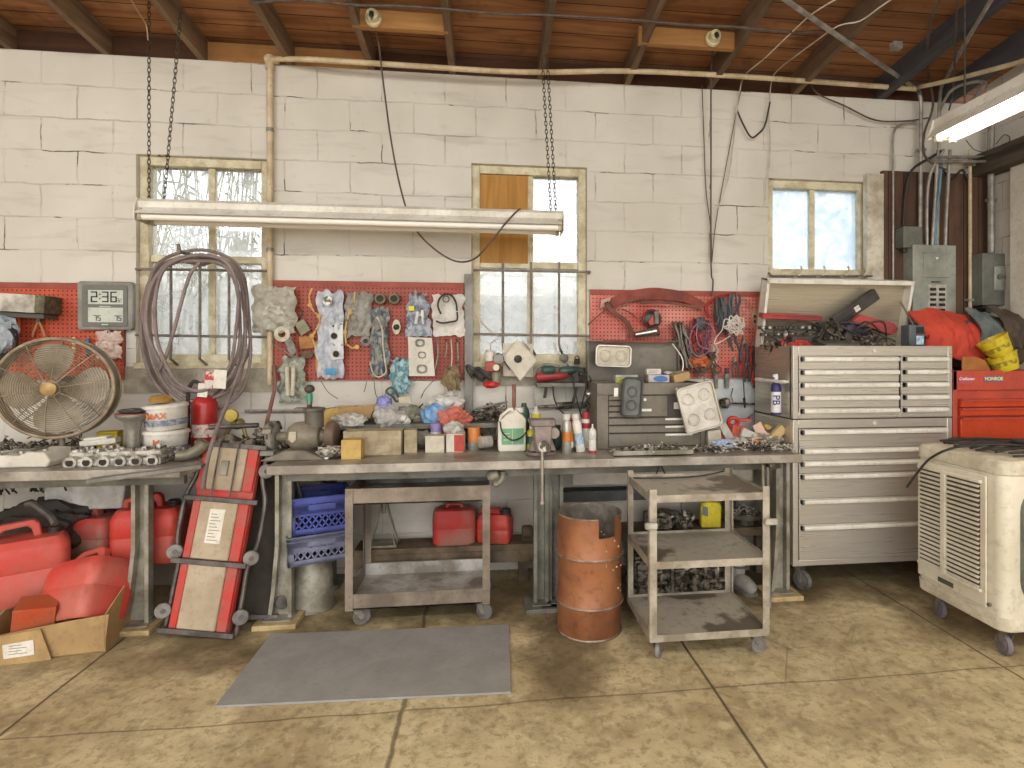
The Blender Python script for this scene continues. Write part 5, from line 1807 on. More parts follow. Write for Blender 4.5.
# ================================================================ left end: wall things
M_clockg = mat('clock_grey', '716f67', '64625a', rough=.4, scale=4)
a, b = P(78, 330, -.05), P(134, 282, -.05)
t = thing('wall_clock', 'grey digital wall clock with a two-part display at the edge of the orange-red pegboard', 'clock', ((a.x + b.x) / 2, -.03, a.z))
w2, h = (b.x - a.x) / 2, b.z - a.z
MB().prism(rrect(2 * w2, h, .02, 5, 0, h / 2), .03, 'y', -.03).build('clock_body', mat('clock_bezel', '8f8b7f', '77746a', rough=.4), t, bevel=.006)
MB().prism(rrect(1.62 * w2, h * .86, .015, 5, 0, h * .5), .004, 'y', -.034).build('face_panel', M_clockg, t, bevel=.002)
M_lcd = mat('lcd_grey', 'c6cabb', 'b9bdaf', rough=.3)
M_ink = mat('lcd_ink', '2a2c2a')
MB().box((-w2 * .58, -.036, h * .53), (w2 * .66, -.033, h * .82)).build('display', M_lcd, t)
MB().box((-w2 * .58, -.036, h * .16), (w2 * .66, -.033, h * .46)).build('display', M_lcd, t)


def seg7(s, x, z, hh, ww, th):
    on = {'2': 'abged', '3': 'abgcd', '6': 'afgcde', '7': 'abc', '5': 'afgcd', '0': 'abcdef', '1': 'bc'}
    mb = MB()
    y = -.0375
    for ch in s:
        if ch == ':':
            mb.box((x, y, z + hh * .28), (x + th, y + .001, z + hh * .28 + th)).box((x, y, z + hh * .68), (x + th, y + .001, z + hh * .68 + th))
            x += th * 2.2
            continue
        S = {'a': (0, hh - th, ww, hh), 'g': (0, hh / 2 - th / 2, ww, hh / 2 + th / 2), 'd': (0, 0, ww, th), 'f': (0, hh / 2, th, hh), 'b': (ww - th, hh / 2, ww, hh), 'e': (0, 0, th, hh / 2), 'c': (ww - th, 0, ww, hh / 2)}
        for k in on[ch]:
            q = S[k]
            mb.box((x + q[0], y, z + q[1]), (x + q[2], y + .001, z + q[3]))
        x += ww * 1.28
    return mb


seg7('2:36', -w2 * .48, h * .57, h * .22, w2 * .23, .0075).build('time_digits', M_ink, t)
seg7('32', w2 * .45, h * .57, h * .08, w2 * .07, .002).build('small_digits', M_ink, t)
seg7('75', -w2 * .38, h * .19, h * .11, w2 * .11, .0045).build('indoor_digits', M_ink, t)
seg7('75', w2 * .36, h * .19, h * .11, w2 * .11, .0045).build('outdoor_digits', M_ink, t)
MB().box((-w2 * .1, -.036, h * .10), (w2 * .12, -.033, h * .125)).build('badge', M_lcd, t)
MB().box((-w2 * .18, -.036, h * .475), (w2 * .22, -.033, h * .49)).build('badge', M_lcd, t)

# long white box across the pegboard
a, b = P(-30, 308, -.12), P(57, 318, -.12)
t = thing('cardboard_carton', 'long scuffed white carton lying across brackets above the round fan', 'carton', (P(12, 312, -.10).x, -.10, P(12, 312, -.10).z), rot=(0, R(3), 0))
MB().box((-.40, -.07, 0), (.17, .07, .105)).build('carton_body', mat('scuffed_white_card', 'cdc7ba', '8f877b', rough=.8, scale=6, lo=.5, hi=.66), t, bevel=.003)
MB().box((.171, -.07, 0), (.22, .07, .105)).build('dark_end', mat('camo_end', '6f6a4c', '4a4636', scale=30), t, bevel=.003)
MB().box((-.41, -.04, -.03), (.20, .07, -.004)).build('bracket', mat('dark_plate', '55514a'), t)
t = thing('cable_bundle', 'black cable and clear plastic bundle hanging at the left picture edge behind the fan', 'cable', P(8, 335, -.12))
mb = MB()
for k in range(9):
    mb.torus((-.02 + .006 * k, -.02 - .004 * k, -.03), .11 - .006 * k, .006, (.25, 1, .1 * (k % 3)), 26, 6, 1.2)
mb.build('coil', M_black, t)
MB().blob((.0, -.05, -.0), (.15, .08, .2), .4, 3, 2.5, 3, sharp=True).build('plastic_wrap', clearmat('blue_clear_film', 'a9b3bb', .45), t)
one('orange_handled_tool', MB().cyl((0, 0, 0), (0, 0, .10), .013, .011, 14).cyl((0, 0, .1), (0, 0, .14), .005), mat('orange_handle', 'd8572a', 'c24a26', rough=.4), 'orange handle of a screwdriver hanging on the pegboard under the white carton', 'screwdriver', P(19, 333, -.05))
t = thing('pliers', 'pair of tan-handled pliers hanging open on the pegboard above the fan', 'pliers', P(39, 322, -.05))
for s_ in (-1, 1):
    MB().tube([(s_ * .004, 0, .01), (s_ * .012, -.003, -.02), (s_ * .03, -.003, -.07), (s_ * .034, 0, -.09)], .006, 8, sm=3).build('handle', mat('tan_grip', 'b0805a'), t)
MB().prism([(-.014, .0), (.014, 0), (.006, .04), (-.006, .04)], .012, 'y', -.006).build('jaw', M_scrapd, t)
t = thing('marker_pen', 'blue-grey marker hanging on the pegboard just below the clock', 'marker', P(88, 346, -.05))
MB().cyl((0, 0, -.05), (0, 0, .05), .010, .011, 14).build('barrel', mat('blue_grey_pen', '5d6f8e', '4a566f'), t)
MB().cyl((0, 0, -.065), (0, 0, -.05), .007, .010, 14).build('cap', M_dark, t)
one('wooden_stick', MB().cyl((0, 0, -.06), (0, 0, .03), .011, .009, 12), mat('pale_stick', 'd9b184'), 'short pale wooden peg hanging on the pegboard left of the blue marker', 'peg', P(74, 342, -.05))


def wrinkle(px0, px1, pt, pb, Y, seed, amp=.02, skew=0.0, taper=0.0, nu=18, nv=22, thick=.004, edge=.03):
    """crumpled sheet or bag hanging against the wall between pixel bounds; returned with its origin at top centre"""
    a, b = P(px0, pb, Y), P(px1, pt, Y)
    W_, H_ = b.x - a.x, b.z - a.z
    c = Vector(((a.x + b.x) / 2, Y, b.z))

    def fn(u, v):
        e = edge * noise.noise(Vector((seed, v * 5, u > .5)))
        wv = W_ * (1 - taper * (1 - v))
        x = (u - .5) * wv + (u - .5) * 2 * e + skew * v * W_
        z = -v * H_ + edge * noise.noise(Vector((u * 4, seed, v > .5))) * (1 if v in (0, 1) else .5)
        q = Vector((u * 4 + seed * 3, v * 5, seed))
        bulge = math.sin(PI * u) * math.sin(PI * min(v * 1.1, 1))
        y = -abs(noise.noise(q)) * amp * 2 - abs(noise.noise(q * 2.3)) * amp - bulge * amp
        return (x, y, z)
    return MB().sheet(fn, nu, nv, thick), c


def hung(name, lab, cat, px0, px1, pt, pb, Y, m, seed=1, hook=True, **k):
    mb, c = wrinkle(px0, px1, pt, pb, Y, seed, **k)
    t = thing(name, lab, cat, c)
    mb.build('film' if 'film' in m.name else 'sheet', m, t)
    if hook:
        MB().tube([(0, .0, -.01), (0, -.022, -.012), (0, -.026, .0)], .0025, 6).cyl((0, -Y - .02, -.01), (0, 0, -.01), .0025, n=6).build('hook', M_chain, t)
    return t


F_clear = clearmat('clear_film', 'c9c5bb', .35)
F_grey = clearmat('grey_film', 'a7a297', .6)
F_blue = clearmat('bluish_film', 'b9c3cf', .5)
hung('parts_bag', 'small crumpled clear bag of parts hanging below the clock', 'bag', 98, 122, 331, 359, -.04, clearmat('pinkish_film', 'd8c0b2', .6), 2, amp=.012)

# ---------------------------------------------------------------- round fan
fc = P(56.5, 388, -.52)
FR = .262
t = thing('round_fan', 'large round dusty wire-guarded fan standing on the left workbench', 'fan', (fc.x, -.52, BH), rotz=R(12))
cz = fc.z - BH
M_fg = mat('dusty_fan_wire', 'a3937c', '7f705c', rough=.5, metal=.2, scale=14)
M_bl = mat('dusty_aluminium_blade', 'b3aa97', '958b78', rough=.45, metal=.3, scale=7)
C0 = Vector((0, 0, cz))
MB().torus(C0 + Vector((0, -.02, 0)), FR, .009, (0, 1, 0), 56, 8).torus(C0 + Vector((0, .07, 0)), FR, .008, (0, 1, 0), 56, 8).build('outer_ring', M_fg, t)
MB().lathe([(FR - .004, 0), (FR + .002, 0), (FR + .002, .085), (FR - .004, .085)], C0 + Vector((0, -.02, 0)), C0 + Vector((0, 1, 0)), 56, caps=False).build('shroud', mat('fan_shroud', '8c8068', '70644f', rough=.5), t)
mb = MB()
for k in range(19):
    r_ = .045 + (FR - .05) * k / 19
    y = -.075 + .055 * (r_ / FR) ** 2.2
    mb.torus(C0 + Vector((0, y, 0)), r_, .0019, (0, 1, 0), 48, 4)
for k in range(10):
    a = 2 * PI * k / 10 + .17
    d = Vector((math.cos(a), 0, math.sin(a)))
    mb.tube([C0 + d * (FR * q) + Vector((0, -.079 + .055 * q ** 2.2, 0)) for q in (.15, .35, .55, .75, .9, 1)], .0028, 5)
mb.build('front_guard', M_fg, t)
mb = MB()
for k in range(9):
    r_ = .05 + (FR - .06) * k / 9
    mb.torus(C0 + Vector((0, .12 - .05 * (r_ / FR) ** 2, 0)), r_, .002, (0, 1, 0), 40, 4)
for k in range(8):
    a = 2 * PI * k / 8
    d = Vector((math.cos(a), 0, math.sin(a)))
    mb.tube([C0 + d * (FR * q) + Vector((0, .12 - .05 * q ** 2, 0)) for q in (.15, .5, .8, 1)], .003, 5)
mb.build('rear_guard', M_fg, t)
MB().lathe([(.03, 0), (.036, .004), (.036, .012)], C0 + Vector((0, -.09, 0)), C0 + Vector((0, 0, 0)), 24).build('hub_badge', mat('brass_badge', 'b5965c', '94784a', rough=.4, metal=.3), t)
MB().lathe([(.03, 0), (.055, .01), (.06, .06), (.06, .12), (.04, .14)], C0 + Vector((0, .04, 0)), C0 + Vector((0, 1, 0)), 22).build('motor', M_legd, t)
MB().cyl(C0 + Vector((0, -.05, 0)), C0 + Vector((0, .05, 0)), .04, n=20).build('blade_hub', M_bl, t)
for k in range(4):
    a = PI / 2 + k * PI / 2 + .06

    def fn(u, v, a=a):
        rr_ = .035 + (FR - .06) * v
        half = (.30 + .33 * math.sin(PI * min(1, v * .72 + .12)))
        th = a + (u - .5) * 2 * half
        k_ = 1 - .10 * (2 * abs(u - .5)) ** 3 * v
        return (math.cos(th) * rr_ * k_, (u - .5) * .075 * (1 - .3 * v) - .0, cz + math.sin(th) * rr_ * k_)
    MB().sheet(fn, 8, 8, .002).build('blade', M_bl, t)
MB().cyl((0, .06, .02), (0, .06, cz - .05), .014, n=12).bar((-.0, .06, cz - .10), (0, .10, cz), .03, .02).build('stand_post', M_leg, t)
MB().lathe([(.12, 0), (.125, .008), (.04, .02), (.02, .04)], (0, .06, 0), (0, .06, 1), 28).build('stand_base', M_legd, t)

# ---------------------------------------------------------------- coiled hose
hc = P(197, 335, -.14)
t = thing('coiled_hose', 'mauve-grey welding hose coiled in big loops over the left window bars', 'hose', (hc.x, -.09, hc.z))
M_hose = mat('mauve_grey_hose', '8f7f7a', '72645f', rough=.6, scale=6)


def hpx(pts, Y):
    return [P(x, y, Y) - t.location for x, y in pts]


loops = [
    ([(195, 250), (225, 256), (243, 275), (249, 320), (250, 362), (241, 392), (222, 407), (205, 413), (185, 410), (165, 395), (149, 372), (141, 335), (146, 295), (160, 262)], -.16, 5),
    ([(195, 257), (224, 260), (240, 280), (245, 322), (244, 358), (236, 385), (218, 396), (200, 399), (180, 393), (163, 372), (152, 345), (150, 305), (160, 272), (176, 259)], -.20, 5),
    ([(196, 261), (222, 264), (236, 285), (240, 325), (238, 352), (226, 376), (206, 390), (190, 391), (172, 382), (158, 358), (147, 330), (148, 298), (158, 275), (174, 263)], -.23, 5),
    ([(197, 255), (226, 262), (238, 290), (236, 330), (230, 365), (215, 385), (196, 391), (176, 380), (160, 350), (155, 320), (157, 288), (168, 265)], -.26, 5),
    ([(200, 265), (215, 262), (232, 275), (246, 318), (250, 345), (238, 372), (222, 388), (205, 404), (190, 410), (170, 398), (150, 365), (143, 320), (150, 280), (172, 260)], -.12, 5),
    ([(188, 258), (214, 259), (236, 268), (247, 300), (243, 345), (233, 378), (215, 398), (192, 404), (168, 388), (152, 355), (144, 315), (152, 283), (168, 265)], -.185, 5),
]
for pts, Y, s_ in loops:
    MB().tube(hpx(pts, Y), .0105, 8, True, sm=5).build('loop', M_hose, t)
MB().tube(hpx([(200, 262), (190, 275), (182, 300), (174, 330), (166, 356), (158, 372)], -.24), .0105, 8, sm=5).build('cross_strand', M_hose, t)
tp = [P(246, 352, -.2), P(238, 375, -.25), P(228, 402, -.4), P(216, 432, -.65), P(207, 462, -.80), P(203, 490, -.93)]
MB().tube([p - t.location for p in tp], .0105, 8, sm=5).build('trailing_end', M_hose, t)
c = P(196, 255, -.12) - t.location
MB().cyl(c + Vector((0, .06, -.01)), c + Vector((0, -.2, -.01)), .012, n=10).tube([c + Vector((0, -.19, -.01)), c + Vector((0, -.20, .03))], .01, 8).build('hanging_hook', M_bars, t)
# second hose to the grinder
conduit('red-brown hose hanging from the pegboard corner down to the bench grinder', [P(274, 365, -.1), P(275, 385, -.1), P(271, 405, -.16), P(267, 422, -.2), P(265, 434, -.3)], .012, mat('red_brown_hose', '8a5f52', '6f4b42', rough=.6), 'hose', 'hose', sm=5)

# ---------------------------------------------------------------- extinguisher
ec = onz(204, 448, BH)
Y = -.20
a, b = P(192, 440, Y), P(217, 440, Y)
r_ = (b.x - a.x) / 2
t = thing('fire_extinguisher', 'red fire extinguisher with a paper tag standing behind the coiled hose', 'fire extinguisher', ((a.x + b.x) / 2, Y, BH))
M_ext = mat('extinguisher_red', 'b52f2b', '9c2723', rough=.3, scale=5)
ht = P(204, 398, Y).z - BH
MB().lathe([(r_ * .9, 0), (r_, .01), (r_, ht - .04), (r_ * .93, ht - .02), (r_ * .6, ht + .01), (r_ * .35, ht + .02)], n=32).build('cylinder', M_ext, t)
MB().lathe([(r_ * 1.004, ht * .25), (r_ * 1.004, ht * .5)], n=32, caps=False).build('label_band', mat('pale_label', 'd8cfc2', 'c4504a', scale=26, lo=.45, hi=.55), t)
MB().lathe([(r_ * .35, ht + .02), (r_ * .33, ht + .05), (r_ * .45, ht + .06), (r_ * .45, ht + .09)], n=16).build('valve', M_scrap, t)
MB().bar((-.02, 0, ht + .10), (.10, 0, ht + .13), .02, .006).bar((-.02, 0, ht + .085), (.09, 0, ht + .07), .02, .006).build('lever', M_red, t)
MB().tube([(-.02, 0, ht + .08), (-.06, 0, ht + .10), (-.085, -.01, ht + .04), (-.088, -.01, ht - .1), (-.085, -.01, .1)], .011, 8, sm=5).cyl((-.085, -.01, .1), (-.084, -.01, .03), .013, .018, 12).build('discharge_hose', M_black, t)
MB().box((-.01, -.06, ht + .01), (.045, -.058, ht + .09), rot=(0, R(6), 0)).build('paper_tag', mat('paper_label', 'e6e0d2'), t)

# wall mounted red thing with tag above (upper extinguisher end)
t = thing('paper_tag', 'small red and white tag with paper slips hanging from the window bar behind the hose', 'tag', P(211, 380, -.27))
MB().prism(rrect(.07, .10, .01, 4), .01, 'y', 0).build('tag_body', mat('red_tag', 'b8403a', 'd3c6bd', scale=18, lo=.48, hi=.52), t)
MB().box((.02, -.012, -.05), (.09, -.01, .06), rot=(0, R(4), 0)).build('paper_slip', mat('paper_label', 'e6e0d2'), t)

# tubs
M_tub = mat('white_tub', 'd9d4c9', 'c3bdb0', rough=.4, scale=7)
M_org = mat('orange_print', 'cc7142')
M_gpr = mat('slate_print', '6d7380', '9a9ea6', scale=50, lo=.46, hi=.54)


def tub(lab, px, Y, zb, r0, r1, h, txt, tilt):
    t = thing('plastic_tub', lab, 'tub', (P(px, 430, Y).x, Y, zb), rot=(0, tilt, R(24)))
    MB().lathe([(r0 * .97, 0), (r0, .004), (r1, h * .86), (r1 * 1.06, h * .87), (r1 * 1.06, h * .93), (r1, h), (r1 * .9, h * 1.02)], n=32).build('tub_body', M_tub, t)
    text(txt, .045, M_org, t, (-r1 * .35, -r1 * .955, h * .58), rot=(R(90), 0, R(-14)), bold=.001)
    MB().lathe([((r0 + r1) / 2 * 1.006, h * .18), ((r0 + r1) / 2 * 1.022, h * .42)], n=32, caps=False).build('print_band', M_gpr, t)
    return t


tz = P(170, 444, -.42).z
tub('white plastic tub with orange letters, lower of the two stacked by the extinguisher', 166, -.40, BH, .098, .11, .145, 'M', 0)
tub('white plastic tub with orange letters and a yellow cap, upper of the two stacked', 167, -.40, BH + .149, .098, .108, .14, 'MAX', R(-4))
t = thing('ochre_cap', 'dusty ochre cap sitting on top of the stacked white tubs', 'cap', (P(161, 400, -.40).x, -.40, BH + .149 + .150))
MB().lathe([(.055, 0), (.056, .02), (.045, .035), (.02, .04)], n=22).build('lid', mat('ochre_cap', 'b58a3c', '94702f', rough=.5), t)

# axle flange standing on the bench
t = thing('axle_flange', 'upright grey steel axle stub with a wide flange in front of the white tubs', 'axle', (P(133, 440, -.50).x, -.50, BH))
fh = P(133, 416, -.5).z - BH
MB().lathe([(.035, 0), (.036, .01), (.033, fh * .62), (.036, fh * .68), (.045, fh * .86), (.078, fh * .98), (.08, fh), (.08, fh + .012), (.03, fh + .02), (.03, fh + .04), (.0, fh + .04)], n=32).build('axle_body', mat('bright_cast_steel', '9f9a90', '807a70', rough=.35, metal=.5, scale=8), t)
MB().blob((-.0, 0, fh + .028), (.13, .12, .03), .2, 4, 2, 3).build('oily_rag_top', M_blk, t)
MB().torus((0, 0, fh + .012), .077, .004, n=30, m=6).build('red_ring', mat('dull_red', 'a15a50'), t)
one('yellow_box', MB().box((-.05, -.04, 0), (.05, .04, .13)), mat('yellow_black_card', 'd8bf2c', 'bfa52b', rough=.6, scale=14), 'yellow box standing behind the white casting under the fan', 'box', (P(110, 442, -.30).x, -.30, BH), rotz=R(10), bevel=.002)
M_cast = mat('bright_cast_aluminium', 'c4bfb2', '8a8477', rough=.45, metal=.25, scale=22, lo=.42, hi=.6)


def head(lab, px0, px1, Y, h, D_, rot, seed):
    """cylinder head: long casting with round ports along the side and bosses on top"""
    a, b = P(px0, 455, Y), P(px1, 455, Y)
    W_ = b.x - a.x
    t = thing('cylinder_head', lab, 'engine part', ((a.x + b.x) / 2, Y, BH), rotz=rot)
    MB().box((-W_ / 2, -D_ / 2, 0), (W_ / 2, D_ / 2, h * .45)).box((-W_ / 2 + .01, -D_ / 2 + .03, h * .45), (W_ / 2 - .01, D_ / 2, h * .8)).build('casting', M_cast, t, bevel=.006)
    random.seed(seed)
    for k in range(6):
        x = -W_ / 2 + W_ * (k + .5) / 6
        MB().lathe([(.018, 0), (.030, 0), (.031, .012), (.026, .05)], (x, -D_ / 2 - .012, h * .26), (x, 0, h * .3), 16).build('port', M_cast, t)
        MB().cyl((x, -D_ / 2 - .0125, h * .26), (x, -D_ / 2 - .012, h * .26), .018).build('port_bore', M_dark, t)
    mb = MB()
    for k in range(30):
        x, y = random.uniform(-.47, .47) * W_, random.uniform(-.3, .45) * D_
        q = random.uniform(.008, .018)
        mb.cyl((x, y, h * .7), (x, y, h * random.uniform(.85, 1.15)), q, n=8)
    mb.build('bosses', M_scrap, t)
    return t


head('bright aluminium cylinder head lying at the front of the left workbench', 74, 166, -.62, .085, .15, R(4), 4)
t = thing('aluminium_casting', 'white painted engine cover lying at the left end of the bench under the fan', 'engine part', (P(22, 462, -.62).x, -.60, BH))
MB().prism([(-.26, 0), (.17, 0), (.185, .03), (.16, .075), (.08, .08), (.04, .06), (-.1, .065), (-.26, .05)], .20, 'y', -.1).build('cover', M_white, t, bevel=.008)
mb = MB()
for k in range(7):
    mb.cyl((-.2 + k * .055, -.05 + .04 * (k % 2), .05), (-.2 + k * .055, -.05 + .04 * (k % 2), .085), .012, n=10)
mb.build('cover_bosses', M_cast, t)
MB().tube([(-.05, -.08, .068), (.02, -.06, .085), (.08, -.08, .085), (.12, -.02, .09)], .007, 6, sm=4).build('line', M_legd, t)
one('scrap_parts', scrap(41, 70, .55, .18, .09, .02, .07), M_scrapd, 'mixed oily metal parts scattered behind the cylinder head on the left bench', 'parts', (P(85, 445, -.3).x, -.28, BH), kind='stuff')
one('white_bracket', MB().box((0, -.03, 0), (.17, .03, .03)).box((.02, -.03, .03), (.13, .03, .045)), M_white, 'long white bracket lying on top of the aluminium cylinder head', 'bracket', (P(80, 440, -.5).x, -.48, BH + .07), rot=(0, R(-5), R(6)), bevel=.004)
one('pipe_elbow', MB().tube([(0, 0, .03), (.05, 0, .035), (.10, 0, .06), (.13, 0, .10)], .03, 14, sm=4).torus((.128, 0, .097), .031, .006, (.5, 0, .8), 20, 6), mat('bronze_grey', '8c8572', '6b6554', rough=.45, metal=.3), 'short bronze-grey pipe elbow lying at the right end of the left bench', 'pipe elbow', (P(177, 455, -.62).x, -.62, BH), rotz=R(10))
one('parts_pile', scrap(43, 90, .28, .2, .10, .018, .05), M_scrap, 'heap of small shiny bolts and fittings at the right end of the left bench', 'parts', (P(165, 452, -.55).x + .02, -.56, BH), kind='stuff')
one('pry_bar', MB().bar((-.32, 0, 0), (.2, 0, .06), .05, .022), mat('grey_bar', '8d8980', '6c675f', metal=.3), 'flat grey steel bar lying across the front edge of the left bench', 'bar', (P(160, 470, -.84).x, -.84, BH - .045), bevel=.004)
# regulator and fittings behind creeper
t = thing('gas_regulator', 'brass gas regulator with a yellow gauge right of the extinguisher', 'regulator', (P(233, 415, -.25).x, -.25, P(233, 425, -.25).z))
MB().lathe([(.0, 0), (.035, .0), (.036, .03), (.0, .032)], (0, 0, .06), (0, -1, .06), 22).build('gauge', mat('yellow_gauge', 'c2a940', 'a58d3a', rough=.4), t)
MB().lathe([(.03, 0), (.034, .02), (.03, .05), (.012, .06)], (0, .03, .0), (.6, -.3, .1), 18).tube([(0, 0, .02), (.06, 0, -.02), (.08, 0, -.1)], .012, 8).tube([(0, 0, .02), (-.04, 0, -.06), (-.03, 0, -.16)], .012, 8).build('regulator_body', mat('dull_brass', '9f8f55', '7a6b42', rough=.4, metal=.5), t)
one('steel_rod', MB().cyl((-.12, 0, 0), (.14, 0, .008), .014, n=12), M_cframe, 'short steel bar lying above the head of the leaning creeper', 'bar', P(232, 427, -.45))
one('floor_jack_head', MB().blob((0, 0, 0), (.30, .2, .22), .3, 6, 2.6, 3, sharp=True).box((-.13, -.06, -.02), (.14, .06, .05)).cyl((-.14, 0, .06), (.15, 0, .06), .025), M_scrapd, 'dark oily lump of tools between the creeper head and the wall', 'tools', (P(228, 450, -.45).x, -.40, .86), bevel=.004)
mb = MB()
for k in range(5):
    mb.cyl((.03 * k, 0, 0), (.03 * k + .04, .05, .80 + .02 * (k % 3)), .010 + .003 * (k % 2), n=8)
one('steel_pipe_bundle', mb, M_cframe, 'dark steel rods leaning in the gap right of the creeper', 'rods', (P(262, 560, -.5).x, -.50, .0))

one('oily_fittings', scrap(96, 150, .95, .22, .14, .03, .10), M_scrapd, 'dark oily clutter behind the castings along the left workbench', 'parts', (P(60, 440, -.2).x, -.2, BH), kind='stuff')
one('oily_fittings', scrap(97, 90, .30, .2, .16, .03, .10), M_scrapd, 'dark oily parts jammed between the grinder and the creeper head', 'parts', (P(262, 445, -.35).x, -.36, BH), kind='stuff')

# ================================================================ things hung on the middle pegboard
YP = -.05


def pxpoly(pts, Y, c=None):
    P_ = [P(x, y, Y) for x, y in pts]
    if c is None:
        c = sum(P_, Vector()) / len(P_)
    return [(p.x - c.x, p.z - c.z) for p in P_], c


def flat(name, lab, cat, pts, Y, d, m, bevel=.001):
    o_, c = pxpoly(pts, Y)
    return one(name, MB().prism(o_, d, 'y', -d), m, lab, cat, c, bevel=bevel)


M_gask = mat('grey_gasket', '8b887d', '6b675d', rough=.6, scale=16)
M_gaskw = mat('pale_gasket', 'cfc8b4', 'b2a98f', rough=.6, scale=16)
M_gasky = mat('tan_gasket', 'c9a75a', 'b08f4c', rough=.6, scale=10)
M_blueg = mat('blue_gasket', '5b7688', '8fa6a8', rough=.5, scale=25)
M_paper = mat('paper_label', 'e6e0d2')

t = hung('parts_bag', 'big crumpled translucent bag at the left end of the middle pegboard', 'bag', 254, 296, 287, 332, -.06, clearmat('cloudy_film', 'b9b5a6', .72), 5, amp=.03, thick=.005)
c = P(282, 334, -.10)
t = thing('head_gasket', 'round pale gasket with a long tail hanging under the big translucent bag', 'gasket', c)
MB().ring(circ(.048, 28), circ(.022, 28), .006, -.003).build('gasket_ring', M_gaskw, t)
o_, _ = pxpoly([(285, 341), (291, 338), (296, 352), (292, 356), (288, 350)], -.10, c)
MB().prism(o_, .005, 'y', -.003).tube([P(275, 336, -.1) - c, P(273, 344, -.1) - c, P(282, 349, -.1) - c, P(293, 357, -.1) - c, P(297, 354, -.1) - c, P(290, 336, -.1) - c], .004, 6, sm=4).build('tail', M_gask, t)
flat('felt_square', 'small grey-green square felt pad hung askew on the middle pegboard', 'pad', [(295, 324), (304, 319), (311, 330), (302, 336)], YP, .014, mat('felt_green_grey', '99957c', '837f69', rough=.9))
flat('orange_card', 'orange-tan card scrap on the middle pegboard under the felt square', 'card', [(299, 337), (312, 336), (314, 348), (300, 349)], YP, .006, mat('orange_tan_card', 'b9814f', '9a6a40', rough=.8))
flat('cork_pad', 'dark brown oval pad under the orange-tan card', 'pad', [(301, 353), (306, 350), (314, 353), (312, 358), (304, 359)], YP, .008, mat('dark_cork', '6a5440', '57442f'))
t = thing('black_ring', 'small black ring hanging beside the big translucent bag', 'ring', P(298, 313, -.06))
MB().torus((0, 0, 0), .026, .004, (0, 1, 0), 22, 6, 1.3).build('ring', M_black, t)
for lab, pts in (('wavy tan gasket strip left of the silver valve cover gasket', [(312, 288), (309, 296), (310, 305), (314, 312), (319, 316), (320, 322), (316, 330), (312, 336), (315, 347)]),
                 ('wavy tan gasket strip right of the silver valve cover gasket', [(355, 292), (354, 303), (350, 312), (347, 320), (345, 332), (346, 344), (352, 348), (357, 347)])):
    c = P(pts[3][0], pts[3][1], YP - .03)
    mb = MB()
    q = [P(x, y, YP - .03) - c for x, y in pts]
    for a, b in zip(q[:-1], q[1:]):
        mb.bar(a, b + (b - a) * .12, .010, .004, up=(0, 1, 0))
    for k in (2, 4, 7):
        mb.lathe([(.006, 0), (.014, 0), (.014, .004), (.006, .004)], q[k], q[k] + Vector((0, -1, 0)), 12)
    one('gasket_strip', mb, M_gasky, lab, 'gasket', c)
flat('yellow_folder', 'narrow yellow card behind the silver valve cover gasket', 'card', [(315, 342), (323, 340), (323, 371), (316, 372)], YP, .004, mat('yellow_card', 'c9a24a', 'b58f3f', rough=.7))
# silver gasket set
c = P(332, 290, YP - .03)
t = thing('gasket_set', 'tall silver valve cover gasket with two round holes wrapped in clear plastic', 'gasket', c)
o_, _ = pxpoly([(329, 324), (343, 322), (344, 359), (331, 360)], YP - .03, c)
M_alu = mat('silver_sheet', 'b9b7b3', '9c9a97', rough=.4, metal=.3, scale=9)
mb = MB()
top_, bot_ = o_[0][1], o_[2][1]
mb.prism(o_, .006, 'y', -.006)
mb.build('plate', M_alu, t, bevel=.001)
for (x, y, rr_) in ((334, 336, .020), (336, 354, .020), (333, 326, .006), (341, 324, .005), (334, 345, .004), (342, 345, .004)):
    q = P(x, y, YP - .04) - c
    MB().cyl(q + Vector((0, .003, 0)), q + Vector((0, -.001, 0)), rr_, n=20).build('gasket_hole', M_dark, t)
    if rr_ > .01:
        MB().torus(q + Vector((0, -.001, 0)), rr_, .002, (0, 1, 0), 20, 5).build('hole_rim', M_gask, t)
mb, cc_ = wrinkle(318, 343, 292, 378, YP - .01, 14, amp=.014)
mb.v = [v + cc_ - c for v in mb.v]
mb.build('plastic_film', clearmat('silvery_film', 'b4b8bf', .6), t)
q = P(328, 301, YP - .055) - c
MB().lathe([(.012, 0), (.028, 0), (.03, .008), (.02, .01), (.012, .01)], q, q + Vector((0, -1, 0)), 20).build('round_gasket', M_scrap, t)
flat('blue_sticker', 'small blue scrap at the bottom of the silver gasket bag', 'scrap', [(325, 369), (335, 368), (336, 374), (326, 375)], YP - .08, .004, mat('blue_scrap', '4f9ac4', '3d86b0'))
hung('parts_bag', 'plain grey crumpled bag right of the silver valve cover gasket', 'bag', 347, 373, 293, 336, -.05, mat('grey_bag_film', '9a968c', '817d74', rough=.5), 9, amp=.02, skew=-.12)
for lab, px in (('left one of two dark rubber boots with round mouths on the middle pegboard', 380.5), ('right one of two dark rubber boots with round mouths on the middle pegboard', 394.5)):
    c = P(px, 299, -.07)
    t = thing('rubber_boot', lab, 'rubber boot', c)
    MB().lathe([(.02, 0), (.030, .0), (.034, .01), (.032, .02), (.038, .03), (.036, .045), (.02, .05)], (0, .03, 0), (0, -1, 0), 26).build('boot_body', mat('olive_rubber', '6b6652', '4a4638', rough=.5, scale=20), t)
    MB().torus((0, -.02, 0), .028, .006, (0, 1, 0), 26, 8).build('boot_rim', mat('olive_rim', '8d8a70', '716e58', rough=.5), t)
    MB().cyl((0, -.01, 0), (0, -.0205, 0), .022, n=20).build('boot_mouth', M_dark, t)
